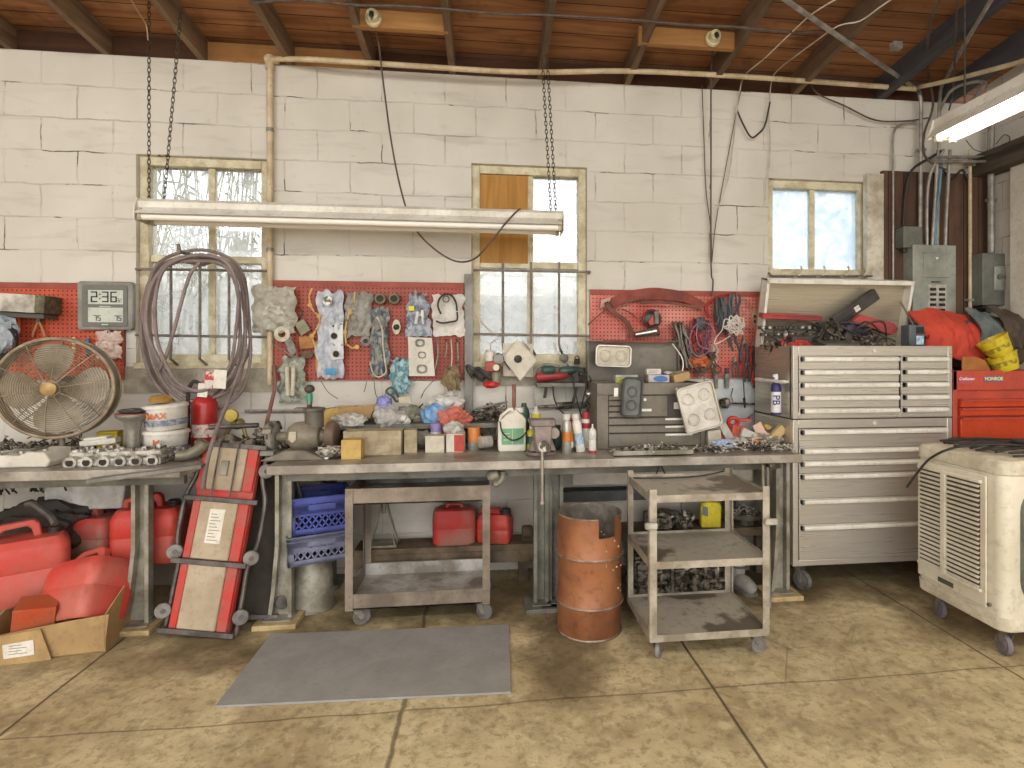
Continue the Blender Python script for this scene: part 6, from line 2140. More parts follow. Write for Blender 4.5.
t = hung('parts_bag', 'long narrow bag of blue-black gaskets tied with cord on the middle pegboard', 'bag', 371, 389, 308, 376, -.05, mat('blue_black_film', '545c66', '8c8d83', rough=.4, scale=26, lo=.45, hi=.55), 6, amp=.018)
MB().tube([P(377, 317, -.10) - t.location, P(382, 328, -.10) - t.location, P(383, 345, -.10) - t.location, P(385, 362, -.10) - t.location, P(386, 372, -.10) - t.location, P(379, 377, -.1) - t.location, P(373, 373, -.1) - t.location, P(370, 362, -.1) - t.location], .005, 6, sm=5).build('tie_cord', M_gaskw, t)
MB().blob(P(379, 323, -.09) - t.location, (.07, .03, .09), .25, 2, 2.4, 3, sharp=True).build('knotted_top', M_gask, t)
c = P(366, 341, -.06)
t = thing('gear_hub', 'grey toothed hub disc hanging left of the blue-black gasket bag', 'gear', c)
mb = MB()
pts = []
for k in range(48):
    r__ = .036 if k % 4 < 2 else .031
    pts.append((r__ * math.cos(2 * PI * k / 48), r__ * math.sin(2 * PI * k / 48)))
mb.prism(pts, .012, 'y', -.012)
mb.build('gear_body', M_gask, t)
MB().cyl((0, -.012, 0), (0, -.018, 0), .014).build('hub', M_dark, t)
c = P(396.5, 327, -.06)
t = thing('thermostat', 'oval pale flange gasket with a dark round centre on the middle pegboard', 'gasket', c)
oo = [((.027 + .018 * abs(math.sin(a)) ** 4) * math.cos(a), (.030 + .018 * abs(math.sin(a)) ** 6) * math.sin(a)) for a in [2 * PI * k / 36 for k in range(36)]]
MB().ring(oo, circ(.020, 36), .006, -.006).build('flange', M_gaskw, t)
MB().lathe([(.02, 0), (.019, .012), (.012, .016), (.006, .02), (.0, .02)], (0, .0, 0), (0, -1, 0), 20).build('valve', M_scrapd, t)
t = hung('parts_bag', 'silver-blue plastic bag with a yellow sticker on the middle pegboard', 'bag', 405, 432, 294, 337, -.05, mat('silver_blue_film', 'a9adb5', '6f7684', rough=.3, scale=18, lo=.45, hi=.6), 17, amp=.022, taper=.35)
MB().box((-.055, -.06, -.115), (-.02, -.057, -.085)).build('sticker', mat('yellow_sticker', 'd6cf3c'), t)
MB().cyl(Vector((.0, -.055, -.12)), Vector((-.01, -.055, -.20)), .012, n=10).cyl((.03, -.055, -.11), (.035, -.055, -.2), .010, n=10).build('rods_in_bag', mat('white_rod', 'd9d7d3', 'b5b3ae'), t)
t = hung('wiring_harness', 'black cable harness on a white paper bag at the right of the middle pegboard', 'harness', 432, 463, 295, 336, -.05, mat('white_paper_bag', 'd6d1c9', 'bdb7ad', rough=.7), 23, amp=.010, skew=.06)
hp = lambda pts, Y=-.11: [P(x, y, Y) - t.location for x, y in pts]
MB().tube(hp([(441, 314), (438, 306), (440, 298), (446, 294), (452, 296), (456, 303), (457, 311)]), .006, 8, sm=5).tube(hp([(436, 321), (442, 323), (450, 322), (457, 320), (457, 312)]), .006, 8, sm=5).torus(P(446, 299, -.11) - t.location, .02, .0035, (0, 1, 0), 20, 6).build('cable_loop', M_black, t)
t = thing('gasket_card', 'white card with three grey ring gaskets, lowest on the middle pegboard', 'gasket card', P(421, 337, -.07))
o_, _ = pxpoly([(408, 337), (432, 338), (435, 376), (409, 376)], -.07, t.location)
MB().prism(o_, .003, 'y', -.003).build('card', mat('dingy_card', 'd6d0c3', 'c6bfb0', rough=.7), t)
for (x, y, a_, b_) in ((420, 343, .030, .016), (422, 355, .026, .017), (422, 369, .034, .020)):
    q = P(x, y, -.075) - t.location
    sq = [(q.x + a_ * math.copysign(abs(math.cos(s)) ** .7, math.cos(s)), q.z + a_ * .85 * math.copysign(abs(math.sin(s)) ** .7, math.sin(s))) for s in [2 * PI * k / 32 for k in range(32)]]
    ii = [(q.x + b_ * 1.1 * math.cos(s), q.z + b_ * .9 * math.sin(s)) for s in [2 * PI * k / 32 for k in range(32)]]
    MB().ring(sq, ii, .004, -.009).build('ring_gasket', M_gask, t)
t = hung('parts_bag', 'bag of pale blue-green gaskets hanging below the middle pegboard', 'bag', 391, 409, 359, 394, -.05, mat('blue_green_film', '9db7b9', '5f8a93', rough=.4, scale=30, lo=.44, hi=.56), 31, amp=.016)
t = thing('gasket', 'bent green-grey gasket dangling under the blue-green bag', 'gasket', P(396, 392, -.08))
MB().tube([(-.06, 0, .01), (-.03, 0, .03), (0, 0, .0), (.02, 0, -.05), (.0, 0, -.06), (-.02, 0, -.03), (-.05, 0, -.01)], .008, 6, True, sm=3).build('gasket_loop', mat('green_grey_rubber', '5a6a5c', '47564a'), t)
t = hung('parts_bag', 'pale green parts bag hanging below the left end of the middle pegboard', 'bag', 279, 308, 357, 402, -.05, mat('pale_green_film', 'a9aa9a', '7f8576', rough=.4, scale=18, lo=.44, hi=.6), 37, amp=.022, taper=.25)
for s_ in (-.02, .02):
    MB().cyl((s_, -.06, -.06), (s_ * .7, -.06, -.24), .014, n=10).build('tube_in_bag', M_gaskw, t)
MB().torus((-.10, -.02, -.10), .02, .004, (0, 1, 0), 18, 6, 1.4).build('red_loop', mat('dark_red_rubber', '8d3c38'), t)
random.seed(51)
for i, (px, y0_, y1_, lab) in enumerate(((437, 339, 370, 'grey hose strip hanging leftmost of the strips under the harness bag'), (446, 339, 358, 'short dark strap hanging second under the harness bag'), (451, 339, 372, 'long pale cord hanging third under the harness bag'), (457, 339, 366, 'dark jointed strip hanging at the right under the harness bag'))):
    mm = [M_gask, M_scrapd, M_gaskw, M_scrapd][i]
    pts = [P(px, y0_, -.06), P(px + 1, (y0_ + y1_) / 2, -.07), P(px - 2 + i, y1_, -.06)]
    conduit(lab, pts, .006 if i != 2 else .004, mm, 'strip', 'strip', sm=4)
one('dried_flower_bundle', MB().blob((0, 0, 0), (.10, .06, .13), .5, 5, 3, 3, sharp=True), mat('dried_tan', '8c7a5a', '6a5a42', rough=.9, scale=30), 'ragged tan bundle of chain and string at the bottom right of the middle pegboard', 'bundle', P(452, 379, -.08))
t = thing('wire_hooks', 'thin black wires dangling from the lower edge of the middle pegboard', 'wire', P(385, 381, -.04))
L = t.location
for pts in ([(321, 381), (328, 392), (338, 399)], [(367, 381), (364, 392)], [(374, 381), (376, 395), (382, 401), (386, 392)], [(434, 380), (425, 390), (421, 398)]):
    MB().tube([P(x, y, -.04) - L for x, y in pts], .0022, 5, sm=5).build('wire', M_black, t)

# things at the second window
t = thing('air_hose_coil', 'dark silver coiled air hose hanging on the steel upright', 'hose', P(474, 372, -.11))
for k in range(11):
    c = Vector((-.03 + .011 * k, -.01, .012 * math.sin(k) - .002 * k))
    MB().torus(c, .050 - .0012 * abs(k - 5), .0055, (1, .25, .55 + .04 * k), 22, 6).build('coil', mat('dark_silver_hose', '6e6a67', '3f3c3a', rough=.35, metal=.3), t)
c = P(493, 372, -.12)
t = thing('air_regulator', 'red and grey air regulator with a small dial beside the coiled hose', 'regulator', c)
MB().box((-.05, -.03, .0), (.045, .03, .07)).build('regulator_head', mat('dull_regulator_red', 'a8463c', '7f3a33', rough=.45, scale=14), t, bevel=.008)
MB().lathe([(.028, 0), (.032, .01), (.032, .06), (.025, .07)], (.02, 0, -.07), (.02, 0, 1), 18).build('bowl', mat('bowl_grey', '8e8d79', '77755f', rough=.3), t)
MB().lathe([(.02, 0), (.02, .012), (.0, .013)], (.02, -.03, .03), (.02, -1, .03), 18).build('dial', mat('dial_face', 'd8d2b4'), t)
MB().blob((-.01, -.01, -.08), (.11, .06, .05), .3, 4, 2.5, 3).build('red_knob', mat('bright_red_rubber', 'b92a2a'), t)
MB().lathe([(.03, 0), (.035, .01), (.033, .06), (.02, .075)], (-.02, 0, .07), (-.02, 0, 1), 20).build('white_canister', mat('white_tub', 'd9d4c9'), t)
MB().lathe([(.0, 0), (.034, .0), (.036, .006), (.028, .008), (.0, .008)], (.035, -.03, .085), (.035, -1, .10), 24).build('round_glass', mat('dull_glass', '8f897c', '77726a', rough=.2), t)
MB().torus((.035, -.036, .085), .034, .004, (0, 1, 0), 24, 6).build('glass_rim', M_scrapd, t)
# diamond plate
t = thing('white_disc_plate', 'cream square plate with a dark round knob, hung as a diamond below the barred window', 'plate', P(518, 359, -.12))
dd = [P(517, 339, -.12), P(537, 360, -.12), P(520, 381, -.12), P(503, 359, -.12)]
MB().prism([((p - t.location).x, (p - t.location).z) for p in dd], .012, 'y', -.006).build('plate', mat('cream_plate', 'd5cdbc', 'c2b9a5', rough=.5), t, bevel=.002)
MB().lathe([(.026, 0), (.026, .006), (.02, .012), (.008, .02), (.0, .02)], (0, -.006, 0), (0, -1, 0), 24).build('knob', mat('dark_knob', '5b564c', '423e37'), t)
MB().bar(P(504, 361, -.135) - t.location, P(510, 370, -.135) - t.location, .008).bar(P(522, 341, -.135) - t.location, P(530, 350, -.135) - t.location, .006).build('slot', M_gap, t)
flat('cream_board', 'plain cream board standing behind the diamond plate on the window sill', 'board', [(503, 343), (533, 344), (533, 377), (503, 376)], -.07, .01, mat('cream_board', 'cfc8b6', 'bab29e'))
one('wooden_stick', MB().cyl((0, 0, -.12), (0, 0, .23), .012, .013, 14), mat('red_brown_wood', '96604c', '7c4c3b', rough=.5), 'red-brown wooden stick standing upright behind the white jug', 'stick', P(514, 420, -.15))

# narrow shelf with green tools
x0, x1, z0, z1 = fitbox(537, 587, 383, 387, -.20)
t = thing('wall_shelf', 'narrow steel shelf under the barred window holding green power tools', 'shelf', ((x0 + x1) / 2, 0, z0))
MB().box((x0 - (x0 + x1) / 2, -.20, 0), (x1 - (x0 + x1) / 2, -.001, z1 - z0)).build('board', M_legd, t, bevel=.002)
MB().bar((-.1, -.005, -.12), (-.1, -.17, 0), .02, .008).bar((.1, -.005, -.12), (.1, -.17, 0), .02, .008).build('bracket', M_legd, t)
zs = z1
M_dgreen = mat('dark_green_plastic', '3c5a4e', '2c3f38', rough=.4, scale=12)
t = thing('angle_grinder', 'dark green power tool with a red body lying on the narrow wall shelf', 'power tool', (P(552, 380, -.13).x, -.13, zs + .035))
MB().lathe([(.015, 0), (.03, .01), (.034, .06), (.03, .16), (.024, .2), (.01, .22)], (-.11, 0, .0), (.1, .0, .012), 18).build('grinder_body', mat('red_tool_body', 'a33338', '842a2e', rough=.4), t)
MB().lathe([(.02, 0), (.033, .015), (.034, .07), (.02, .09)], (-.07, -.01, .045), (.2, -.0, .06), 18).build('grinder_head', M_dgreen, t)
MB().tube([(-.12, -.01, .01), (-.10, -.02, .06), (-.04, -.02, .085), (.05, -.01, .07)], .010, 8, sm=4).build('cord', M_gask, t)
t = thing('cordless_drill', 'dark green drill heaped on the right half of the narrow wall shelf', 'drill', (P(572, 376, -.12).x, -.12, zs + .075))
MB().lathe([(.01, 0), (.026, .01), (.03, .03), (.03, .10), (.02, .12), (.016, .15)], (-.09, 0, 0), (.1, 0, .01), 18).build('drill_body', M_dgreen, t)
MB().prism([(.0, -.01), (.04, -.01), (.05, -.075), (.01, -.075)], .03, 'y', -.015).build('grip', M_blk, t, bevel=.004)
MB().lathe([(.028, 0), (.03, .03), (.02, .05)], (.07, 0, -.03), (.07, -.0, 1), 16).build('battery', M_blk, t)
t = thing('spray_gun', 'grey spray gun head standing on the sill under the barred window', 'spray gun', P(563, 360, -.10))
MB().lathe([(.022, 0), (.03, .01), (.03, .035), (.018, .05)], (0, 0, -.01), (.3, 0, 1), 18).build('cup', M_gask, t)
MB().bar((0, 0, 0), (.04, 0, -.05), .02).build('neck', M_scrapd, t)
one('padlock', MB().box((-.018, -.012, -.03), (.018, .012, .01)).torus((0, 0, .012), .014, .004, (0, 1, 0), 16, 6), M_dark, 'black padlock hanging right of the spray gun under the window', 'padlock', P(577, 360, -.06), bevel=.003)
t = thing('tool_hose', 'thin dark hoses looping down from the wall shelf to the bench', 'hose', P(583, 385, -.22))
L = t.location.copy()
for pts in ([(574, 378), (578, 372), (585, 374), (586, 385), (583, 400), (580, 412)], [(573, 380), (576, 395), (579, 408), (582, 418)], [(586, 372), (591, 381), (588, 397), (583, 408)], [(553, 386), (554, 398), (560, 410), (572, 420)]):
    MB().tube([P(x, y, -.22) - L for x, y in pts], .005, 6, sm=5).build('hose', M_black, t)
t = thing('hanging_ball', 'shiny steel ball fitting on a black chain left of the grey toolbox', 'fitting', P(589, 394, -.26))
MB().blob((0, 0, 0), (.05, .05, .055), .0, 1, 1, 3).build('ball', mat('polished_steel', 'aaa49a', rough=.2, metal=.8), t)
MB().torus((.01, 0, -.045), .022, .005, (0, 1, 0), 18, 6).torus((.025, 0, -.075), .02, .005, (.6, 1, 0), 18, 6).torus((.01, 0, -.1), .02, .005, (0, 1, .3), 18, 6).build('chain', M_black, t)
t = thing('steering_rack', 'long oily steering rack hung horizontally on the wall behind the spray cans', 'car part', P(562, 406, -.05))
L = t.location.copy()
MB().cyl(P(535, 407, -.05) - L, P(597, 404, -.05) - L, .010, n=10).cyl(P(556, 406, -.05) - L, P(572, 405, -.05) - L, .024, n=14).build('rack', M_scrapd, t)
mb = MB()
for k in range(6):
    mb.torus(P(574 + 3.3 * k, 404.8, -.05) - L, .018, .006, (1, 0, 0), 16, 6)
mb.build('bellows', M_gask, t)
t = thing('green_bottle', 'tall dark green bottle standing behind the white jug', 'bottle', (P(524, 416, -.25).x, -.25, BH + .09))
MB().lathe([(.03, -.09), (.034, -.08), (.036, .10), (.03, .13), (.018, .15), (.016, .17)], n=20).build('bottle_body', M_dgreen, t)
flat('cardboard_sheet', 'pale grey cardboard sheet leaning against the wall behind the bench vise', 'cardboard', [(533, 388), (552, 386), (556, 404), (536, 406)], -.06, .006, mat('grey_card', 'b9b4a6', 'a59f90'))

# ================================================================ bench grinder
gc = P(303, 436, -.55)
t = thing('bench_grinder', 'heavy grey-brown double-wheel bench grinder at the left end of the long workbench', 'bench grinder', (gc.x, -.55, BH))
gz = gc.z - BH
M_gr = mat('grinder_grey_brown', '837a69', '655d4f', rough=.45, scale=7)
MB().prism([(-.19, 0), (.15, 0), (.10, .03), (.04, .055), (-.06, .055), (-.12, .03)], .20, 'y', -.12).build('foot', M_gr, t, bevel=.008)
MB().lathe([(.02, 0), (.05, .012), (.075, .04), (.083, .09), (.08, .14), (.062, .175), (.02, .19)], (-.085, 0, gz), (1, 0, gz), 32).build('motor_housing', M_gr, t)
MB().lathe([(.026, 0), (.026, .06)], (-.135, 0, gz), (1, 0, gz), 20).build('shaft_sleeve', M_gr, t)
MB().lathe([(.038, 0), (.034, .06)], (.085, 0, gz), (1, 0, gz), 20).build('shaft_sleeve', M_gr, t)
MB().lathe([(.03, 0), (.072, .004), (.077, .01), (.077, .032), (.07, .038), (.03, .04)], (-.18, 0, gz + .005), (1, 0, gz + .005), 32).build('grinding_wheel', mat('grey_stone', '9a958a', '7d786d', rough=.8, scale=25), t)
MB().lathe([(.02, 0), (.045, .002), (.05, -.012), (.072, -.010), (.077, .0), (.077, .034), (.072, .04), (.03, .042)], (.14, 0, gz), (1, 0, gz), 32).build('wheel_guard', mat('rusty_guard', '6f5a4c', '574639', rough=.5), t)
mb = MB()
for k in range(9):
    a0, a1 = R(20 + 18 * k), R(38 + 18 * k)
    mb.bar((-.16, math.cos(a0) * .085, gz + math.sin(a0) * .085), (-.16, math.cos(a1) * .085, gz + math.sin(a1) * .085), .05, .004, up=None)
mb.build('left_guard', M_scrapd, t)
MB().box((-.19, -.10, gz - .09), (-.12, -.05, gz - .065)).build('tool_rest', M_legd, t, bevel=.003)
MB().box((.12, -.12, gz - .10), (.19, -.06, gz - .075)).build('tool_rest', M_legd, t, bevel=.003)
MB().prism([(-.05, gz - .005), (-.045, gz + .035), (-.01, gz + .035), (-.01, gz - .01), (-.03, gz - .025)], .002, 'y', -.086).build('nameplate', mat('pale_plate', 'b8ac97', 'a0937e'), t)
MB().lathe([(.05, 0), (.05, .085), (.058, .09), (.058, .105), (.03, .11)], (.06, 0, gz + .05), (.06, 0, 9), 24).build('switch_housing', mat('dark_housing', '6b655a', '524d43', rough=.45), t)
MB().box((-.04, -.03, gz + .14), (.09, .03, gz + .158)).build('top_clamp', M_gr, t, bevel=.004)
t = thing('ball_lever', 'dark ball-topped lever with a green collar standing on top of the bench grinder', 'lever', (gc.x + .035, -.55, BH + gz + .16))
MB().cyl((0, 0, 0), (0, 0, .07), .014, n=14).build('lever_shaft', M_scrapd, t)
MB().cyl((0, 0, .03), (0, 0, .075), .016, n=16).build('green_collar', mat('green_glass', '3f9a78', '2f7a5e', rough=.3), t)
MB().blob((0, 0, .10), (.055, .055, .048), 0, 1, 1, 3).build('ball', mat('dark_ball', '4f4841', '3b3530', rough=.5), t)
one('shiny_casting', MB().blob((0, 0, .035), (.12, .08, .07), .45, 4, 2.5, 3, sharp=True), M_scrap, 'small shiny casting lying under the right wheel of the bench grinder', 'casting', (P(331, 455, -.62).x, -.63, BH))

# ================================================================ on and under the bench shelf
def cbox(name, lab, cat, px0, px1, pt, Y, D_, m, base=BH, rot=0.0, bevel=.002, pb=None):
    a, b = P(px0, 440, Y), P(px1, 440, Y)
    h = P((px0 + px1) / 2, pt, Y).z - base
    W_ = b.x - a.x
    return one(name, MB().box((-W_ / 2, 0, 0), (W_ / 2, D_, h)), m, lab, cat, ((a.x + b.x) / 2, Y, base), rot, bevel=bevel), h


M_cart1 = mat('tan_card_dirty', 'b8a98a', '8b7b5f', rough=.8, scale=8)
cbox('yellow_carton', 'small yellow-tan carton in front of the grinder wheel', 'carton', 341, 361, 440, -.66, .08, mat('ochre_card', 'c9a862', 'b29352', rough=.7))
cbox('long_carton', 'long stained tan carton lying on the bench right of the grinder', 'carton', 343, 401, 431, -.55, .12, M_cart1)
cbox('small_carton', 'worn tan carton standing right of the long stained carton', 'carton', 404, 417, 430, -.50, .08, M_cart1, rot=R(6))
cbox('cream_carton', 'small cream carton standing fourth from the grinder on the bench', 'carton', 425, 444, 436, -.50, .09, mat('cream_card', 'd0c8b2', 'b8af97', rough=.7), rot=R(-6))
o, h = cbox('red_white_carton', 'red and white carton right of the small cream carton', 'carton', 446, 463, 434, -.50, .08, mat('white_card', 'd7cfc2', 'bfb5a6', rough=.7), rot=R(-8))
MB().box((-.002, -.002, .005), (.055, 0, h * .95)).build('red_panel', mat('red_print', 'bd4a3c', 'a93f35'), o)
cy = lambda name, lab, cat, px, Y, r, h, m, capm=None, base=BH: None
t = thing('tin_can', 'small orange tin with a grey band under the right end of the bench shelf', 'tin', (P(474, 440, -.42).x, -.42, BH))
MB().lathe([(.037, 0), (.038, .003), (.038, .13), (.036, .135)], n=26).build('tin_body', mat('orange_tin', 'c97c3d', 'b3692f', rough=.4), t)
MB().lathe([(.0385, 0), (.039, .05)], n=26).build('grey_band', M_gask, t)
t = thing('purple_lidded_jar', 'clear jar with a purple lid under the middle of the bench shelf', 'jar', (P(436, 440, -.36).x, -.36, BH))
MB().lathe([(.03, 0), (.032, .003), (.032, .10), (.028, .11)], n=24).build('jar_body', mat('cloudy_glass', 'b9b7ae', rough=.2), t)
MB().lathe([(.033, .105), (.034, .15), (.03, .155)], n=24).build('lid', mat('purple_lid', '8d7fb0', '786b9b', rough=.5), t)
one('grease_rag', MB().blob((0, 0, .05), (.14, .1, .10), .35, 9, 2.4, 3, sharp=True), mat('grey_cloth', '8d877c', '6f695f', rough=.9), 'grey crumpled rag stuffed under the bench shelf behind the cream carton', 'rag', (P(424, 440, -.33).x, -.33, BH))
one('rag_in_box', MB().blob((0, 0, .12), (.10, .08, .09), .4, 12, 2.4, 3, sharp=True), mat('grey_white_cloth', 'bab6ac', '9c978d', rough=.9), 'grey-white rag sprouting from behind the red and white carton', 'rag', (P(454, 440, -.44).x, -.42, BH))
one('oily_parts', scrap(61, 80, .32, .12, .10, .02, .06), M_scrapd, 'oily metal parts heaped under the right end of the bench shelf', 'parts', (P(488, 445, -.35).x, -.36, BH), kind='stuff')
one('oily_parts', scrap(62, 70, .5, .12, .09, .02, .05), M_scrapd, 'small oily parts scattered behind the cartons under the bench shelf', 'parts', (P(400, 440, -.25).x, -.26, BH), kind='stuff')
t = thing('wire_spool', 'short white roll lying among the oily parts under the shelf end', 'spool', (P(486, 440, -.45).x, -.45, BH + .05), rotz=R(25))
MB().lathe([(.018, 0), (.035, 0), (.035, .07), (.018, .07)], (-.04, 0, 0), (1, 0, 0), 22).build('roll', mat('dusty_white_roll', 'bfb8aa', '9b9384', rough=.7), t)
# on the shelf
one('open_carton', MB().box((-.065, -.05, 0), (.065, .05, .10)), mat('ochre_card', 'c9a862'), 'brown ochre carton tilted at the left end of the bench shelf', 'carton', (P(327, 420, -.24).x, -.2, SZ - .01), rot=(0, R(-10), R(15)), bevel=.002)
t = thing('cardboard_box', 'open shallow cardboard box with slanted flaps on the bench shelf', 'box', (P(354, 418, -.22).x, -.17, SZ + .03), rotz=R(2))
MB().prism([(-.12, 0), (.09, .0), (.14, .09), (.10, .085), (-.10, .06), (-.13, .075)], .006, 'y', -.06).prism([(-.12, 0), (.09, .0), (.12, .07), (-.12, .07)], .006, 'y', .06).box((-.12, -.06, 0), (.1, .06, .006)).build('box_walls', M_card, t)
one('plastic_wad', MB().blob((0, 0, 0), (.16, .10, .08), .45, 3, 2.6, 3, sharp=True), clearmat('white_film', 'd2cec4', .6), 'crumpled clear plastic hanging over the shelf edge in front of the shallow box', 'plastic', P(350, 421, -.30))
one('black_casting', scrap(71, 60, .34, .14, .07, .02, .06), M_scrapd, 'dark oily fittings lying under the front of the bench shelf, left part', 'parts', (P(350, 432, -.24).x, -.24, BH + .07), kind='stuff')
t = thing('parts_bag', 'clear bag with a purple-blue part drooping over the bench shelf edge', 'bag', P(384, 402, -.28))
MB().blob((0, 0, -.01), (.09, .07, .08), .35, 5, 2.5, 3, sharp=True).build('purple_part', mat('purple_blue_part', '6a6ba3', '8d8ec0', rough=.4), t)
MB().blob((.01, -.01, -.08), (.13, .08, .14), .35, 7, 2.5, 3, sharp=True).build('film', F_clear, t)
one('parts_bag', MB().blob((0, 0, 0), (.17, .1, .11), .4, 11, 2.4, 3, sharp=True), mat('grey_green_bag', '9b9a88', '737261', rough=.6, scale=16), 'grey-green lumpy bag on the shelf right of the purple-blue part', 'bag', (P(409, 408, -.2).x, -.16, SZ + .04))
one('parts_bag', MB().blob((0, 0, 0), (.14, .1, .10), .4, 13, 2.4, 3, sharp=True), clearmat('white_film', 'd2cec4', .6), 'white clear bag drooping on the shelf left of the blue bag', 'bag', (P(396, 411, -.26).x, -.24, SZ + .02))
flat('folded_card', 'small folded cream card lying on the shelf bags', 'card', [(399, 397), (411, 396), (412, 402), (400, 403)], -.26, .03, mat('cream_card', 'd0c8b2'))
one('blue_bag', MB().blob((0, 0, 0), (.14, .1, .13), .4, 17, 2.4, 3, sharp=True), mat('bright_blue_film', '5a8cc0', '93b3d0', rough=.35, scale=16), 'bright blue crumpled bag on the shelf left of the pink-red rag', 'bag', (P(434, 407, -.24).x, -.22, SZ + .05))
one('clear_bag', MB().blob((0, 0, 0), (.20, .10, .11), .4, 19, 2.6, 3, sharp=True), clearmat('white_film', 'd2cec4', .6), 'clear crumpled plastic bag behind the blue bag and the pink-red rag', 'bag', (P(446, 397, -.14).x, -.11, SZ + .11))
mb = MB().blob((0, 0, 0), (.17, .09, .12), .35, 23, 2.4, 4, sharp=True).blob((-.05, -.03, -.05), (.08, .05, .14), .25, 24, 2.2, 3, sharp=True)
one('red_rag', mb, mat('pink_red_rag', 'c9796b', 'b2614f', rough=.9, scale=10), 'pink-red rag draped over the front of the bench shelf', 'rag', (P(455, 411, -.30).x, -.29, SZ + .03))
one('metal_parts', scrap(81, 90, .30, .18, .09, .02, .06), M_scrapd, 'dark metal parts piled at the right end of the bench shelf', 'parts', (P(482, 420, -.2).x, -.17, SZ), kind='stuff')
one('metal_parts', scrap(82, 90, .42, .18, .06, .02, .05), M_scrapd, 'small dark metal parts spread on the middle of the bench shelf', 'parts', (P(408, 420, -.2).x, -.16, SZ), kind='stuff')
conduit('long grey rod lying across the parts toward the jug', [P(476, 409, -.25), P(507, 402, -.16)], .008, M_gask, 'rod', 'rod', sm=0)

# white jug
x0, x1, z0, z1 = fitbox(498, 526, 407, 452, -.52)
t = thing('white_jug', 'white plastic jug with a green label and black strap left of the vise', 'jug', ((x0 + x1) / 2, -.52, BH))
w2, h = (x1 - x0) / 2, z1 - BH
body = [(-w2, .01), (-w2 + .01, 0), (w2 - .01, 0), (w2, .01), (w2, h * .72), (w2 - .02, h * .82), (w2 * .45, h * .88), (w2 * .45, h * .93), (w2 * .1, h * .93), (w2 * .1, h * .88), (-w2 * .35, h * .84), (-w2 * .9, h * .68), (-w2, h * .62)]
M_jug = mat('white_jug_plastic', 'ddd8c8', 'cbc4b0', rough=.4, scale=5)
MB().prism(body, .10, 'y', 0).build('jug_body', M_jug, t, bevel=.012)
MB().ring([(-w2 * 1.0, h * .62), (-w2 * .85, h * .80), (-w2 * .2, h * .97), (w2 * .1, h * .97), (w2 * .1, h * .85), (-w2 * .3, h * .8), (-w2 * .75, h * .58)],
          [(-w2 * .82, h * .66), (-w2 * .72, h * .76), (-w2 * .2, h * .90), (-w2 * .0, h * .91), (-w2 * .0, h * .90), (-w2 * .3, h * .845), (-w2 * .68, h * .68)], .03, .035).build('handle', M_jug, t, bevel=.004)
MB().cyl((w2 * .55, .05, h * .86), (w2 * .55, .05, h * .97), .026, n=20).build('cap', mat('white_tub', 'd9d4c9'), t)
q = MB().box((-w2 * .75, -.002, h * .16), (w2 * .85, 0, h * .52)).build('green_label', mat('green_label', '7fae84', '6b9a71', rough=.5), t)
MB().box((-.0, -.003, h * .18), (.003, -.002, h * .5)).build('label_line', M_jug, q)
for k in range(3):
    MB().box((-w2 * .6, -.003, h * (.26 + .07 * k)), (-w2 * .15, -.002, h * (.275 + .07 * k))).build('label_line', M_jug, q)
MB().tube([(-w2 * .85, -.004, h * .68), (-w2 * .7, -.012, h * .45), (-w2 * .1, -.02, h * .28), (w2 * .5, -.015, h * .30), (w2 * .98, -.0, h * .42), (w2 * 1.0, .05, h * .5)], .0045, 6, sm=5).build('strap', M_black, t)

# vise
x0, x1, z0, z1 = fitbox(529, 557, 418, 460, -.70)
t = thing('bench_vise', 'mauve-brown steel bench vise with a long hanging handle bar', 'vise', (P(542, 455, -.68).x, -.68, BH))
M_vise = mat('worn_mauve_steel', '8f8079', '6f625b', rough=.45, metal=.3, scale=10)
h = P(542, 419, -.68).z - BH
MB().lathe([(.085, 0), (.09, .008), (.085, .02), (.05, .03), (.045, .05)], (0, .06, 0), (0, .06, 1), 28).build('swivel_base', M_vise, t)
MB().prism([(-.075, .0 + .03), (.08, .03), (.06, .08), (.045, .13), (.05, h - .035), (.075, h - .02), (.075, h), (-.075, h), (-.075, h - .02), (-.045, h - .04), (-.04, .12), (-.06, .07)], .09, 'y', -.02).build('vise_body', M_vise, t, bevel=.006)
MB().prism([(-.07, h - .035), (.07, h - .035), (.07, h + .004), (-.07, h + .004)], .03, 'y', -.065).prism([(-.04, .03), (.04, .03), (.045, .10), (.05, h - .03), (-.05, h - .03), (-.045, .10)], .045, 'y', -.075).build('front_jaw', M_vise, t, bevel=.006)
MB().lathe([(.0, 0), (.028, .0), (.032, .01), (.032, .03), (.024, .05), (.02, .09)], (-.005, -.15, .075), (-.005, 1, .075), 22).build('screw_boss', M_scrap, t)
MB().cyl((-.012, -.14, .09), (-.012, -.145, -.22), .0075, n=12).lathe([(.01, 0), (.012, .006), (.01, .012)], (-.012, -.145, -.23), (-.012, -.145, 1), 12).build('handle_bar', mat('pale_bar', 'b3a69b', '94887d', metal=.3), t)
MB().cyl((.065, -.03, .13), (.065, .05, .13), .03, n=18).build('side_roller', mat('pale_roller', 'b0a698', '94897b'), t)


# cans and bottles right of the vise
def can(name, lab, cat, px, Y, pt, r, m, parts, tilt=0.0, neck=.5, rotz=0.0):
    c = P(px, 450, Y)
    h = P(px, pt, Y).z - BH
    t = thing(name, lab, cat, (c.x, Y, BH + (r * abs(math.sin(tilt)))), rot=(0, tilt, rotz))
    MB().lathe([(r * .92, 0), (r, .004), (r, h * .74), (r * .9, h * .80), (r * neck, h * .86), (r * neck, h * .88)], n=26).build('can_body', m, t)
    for (a, b, mm, rr_, nm) in parts:
        MB().lathe([(r * rr_, h * a), (r * rr_, h * b)], n=24).build(nm, mm, t)
    return t


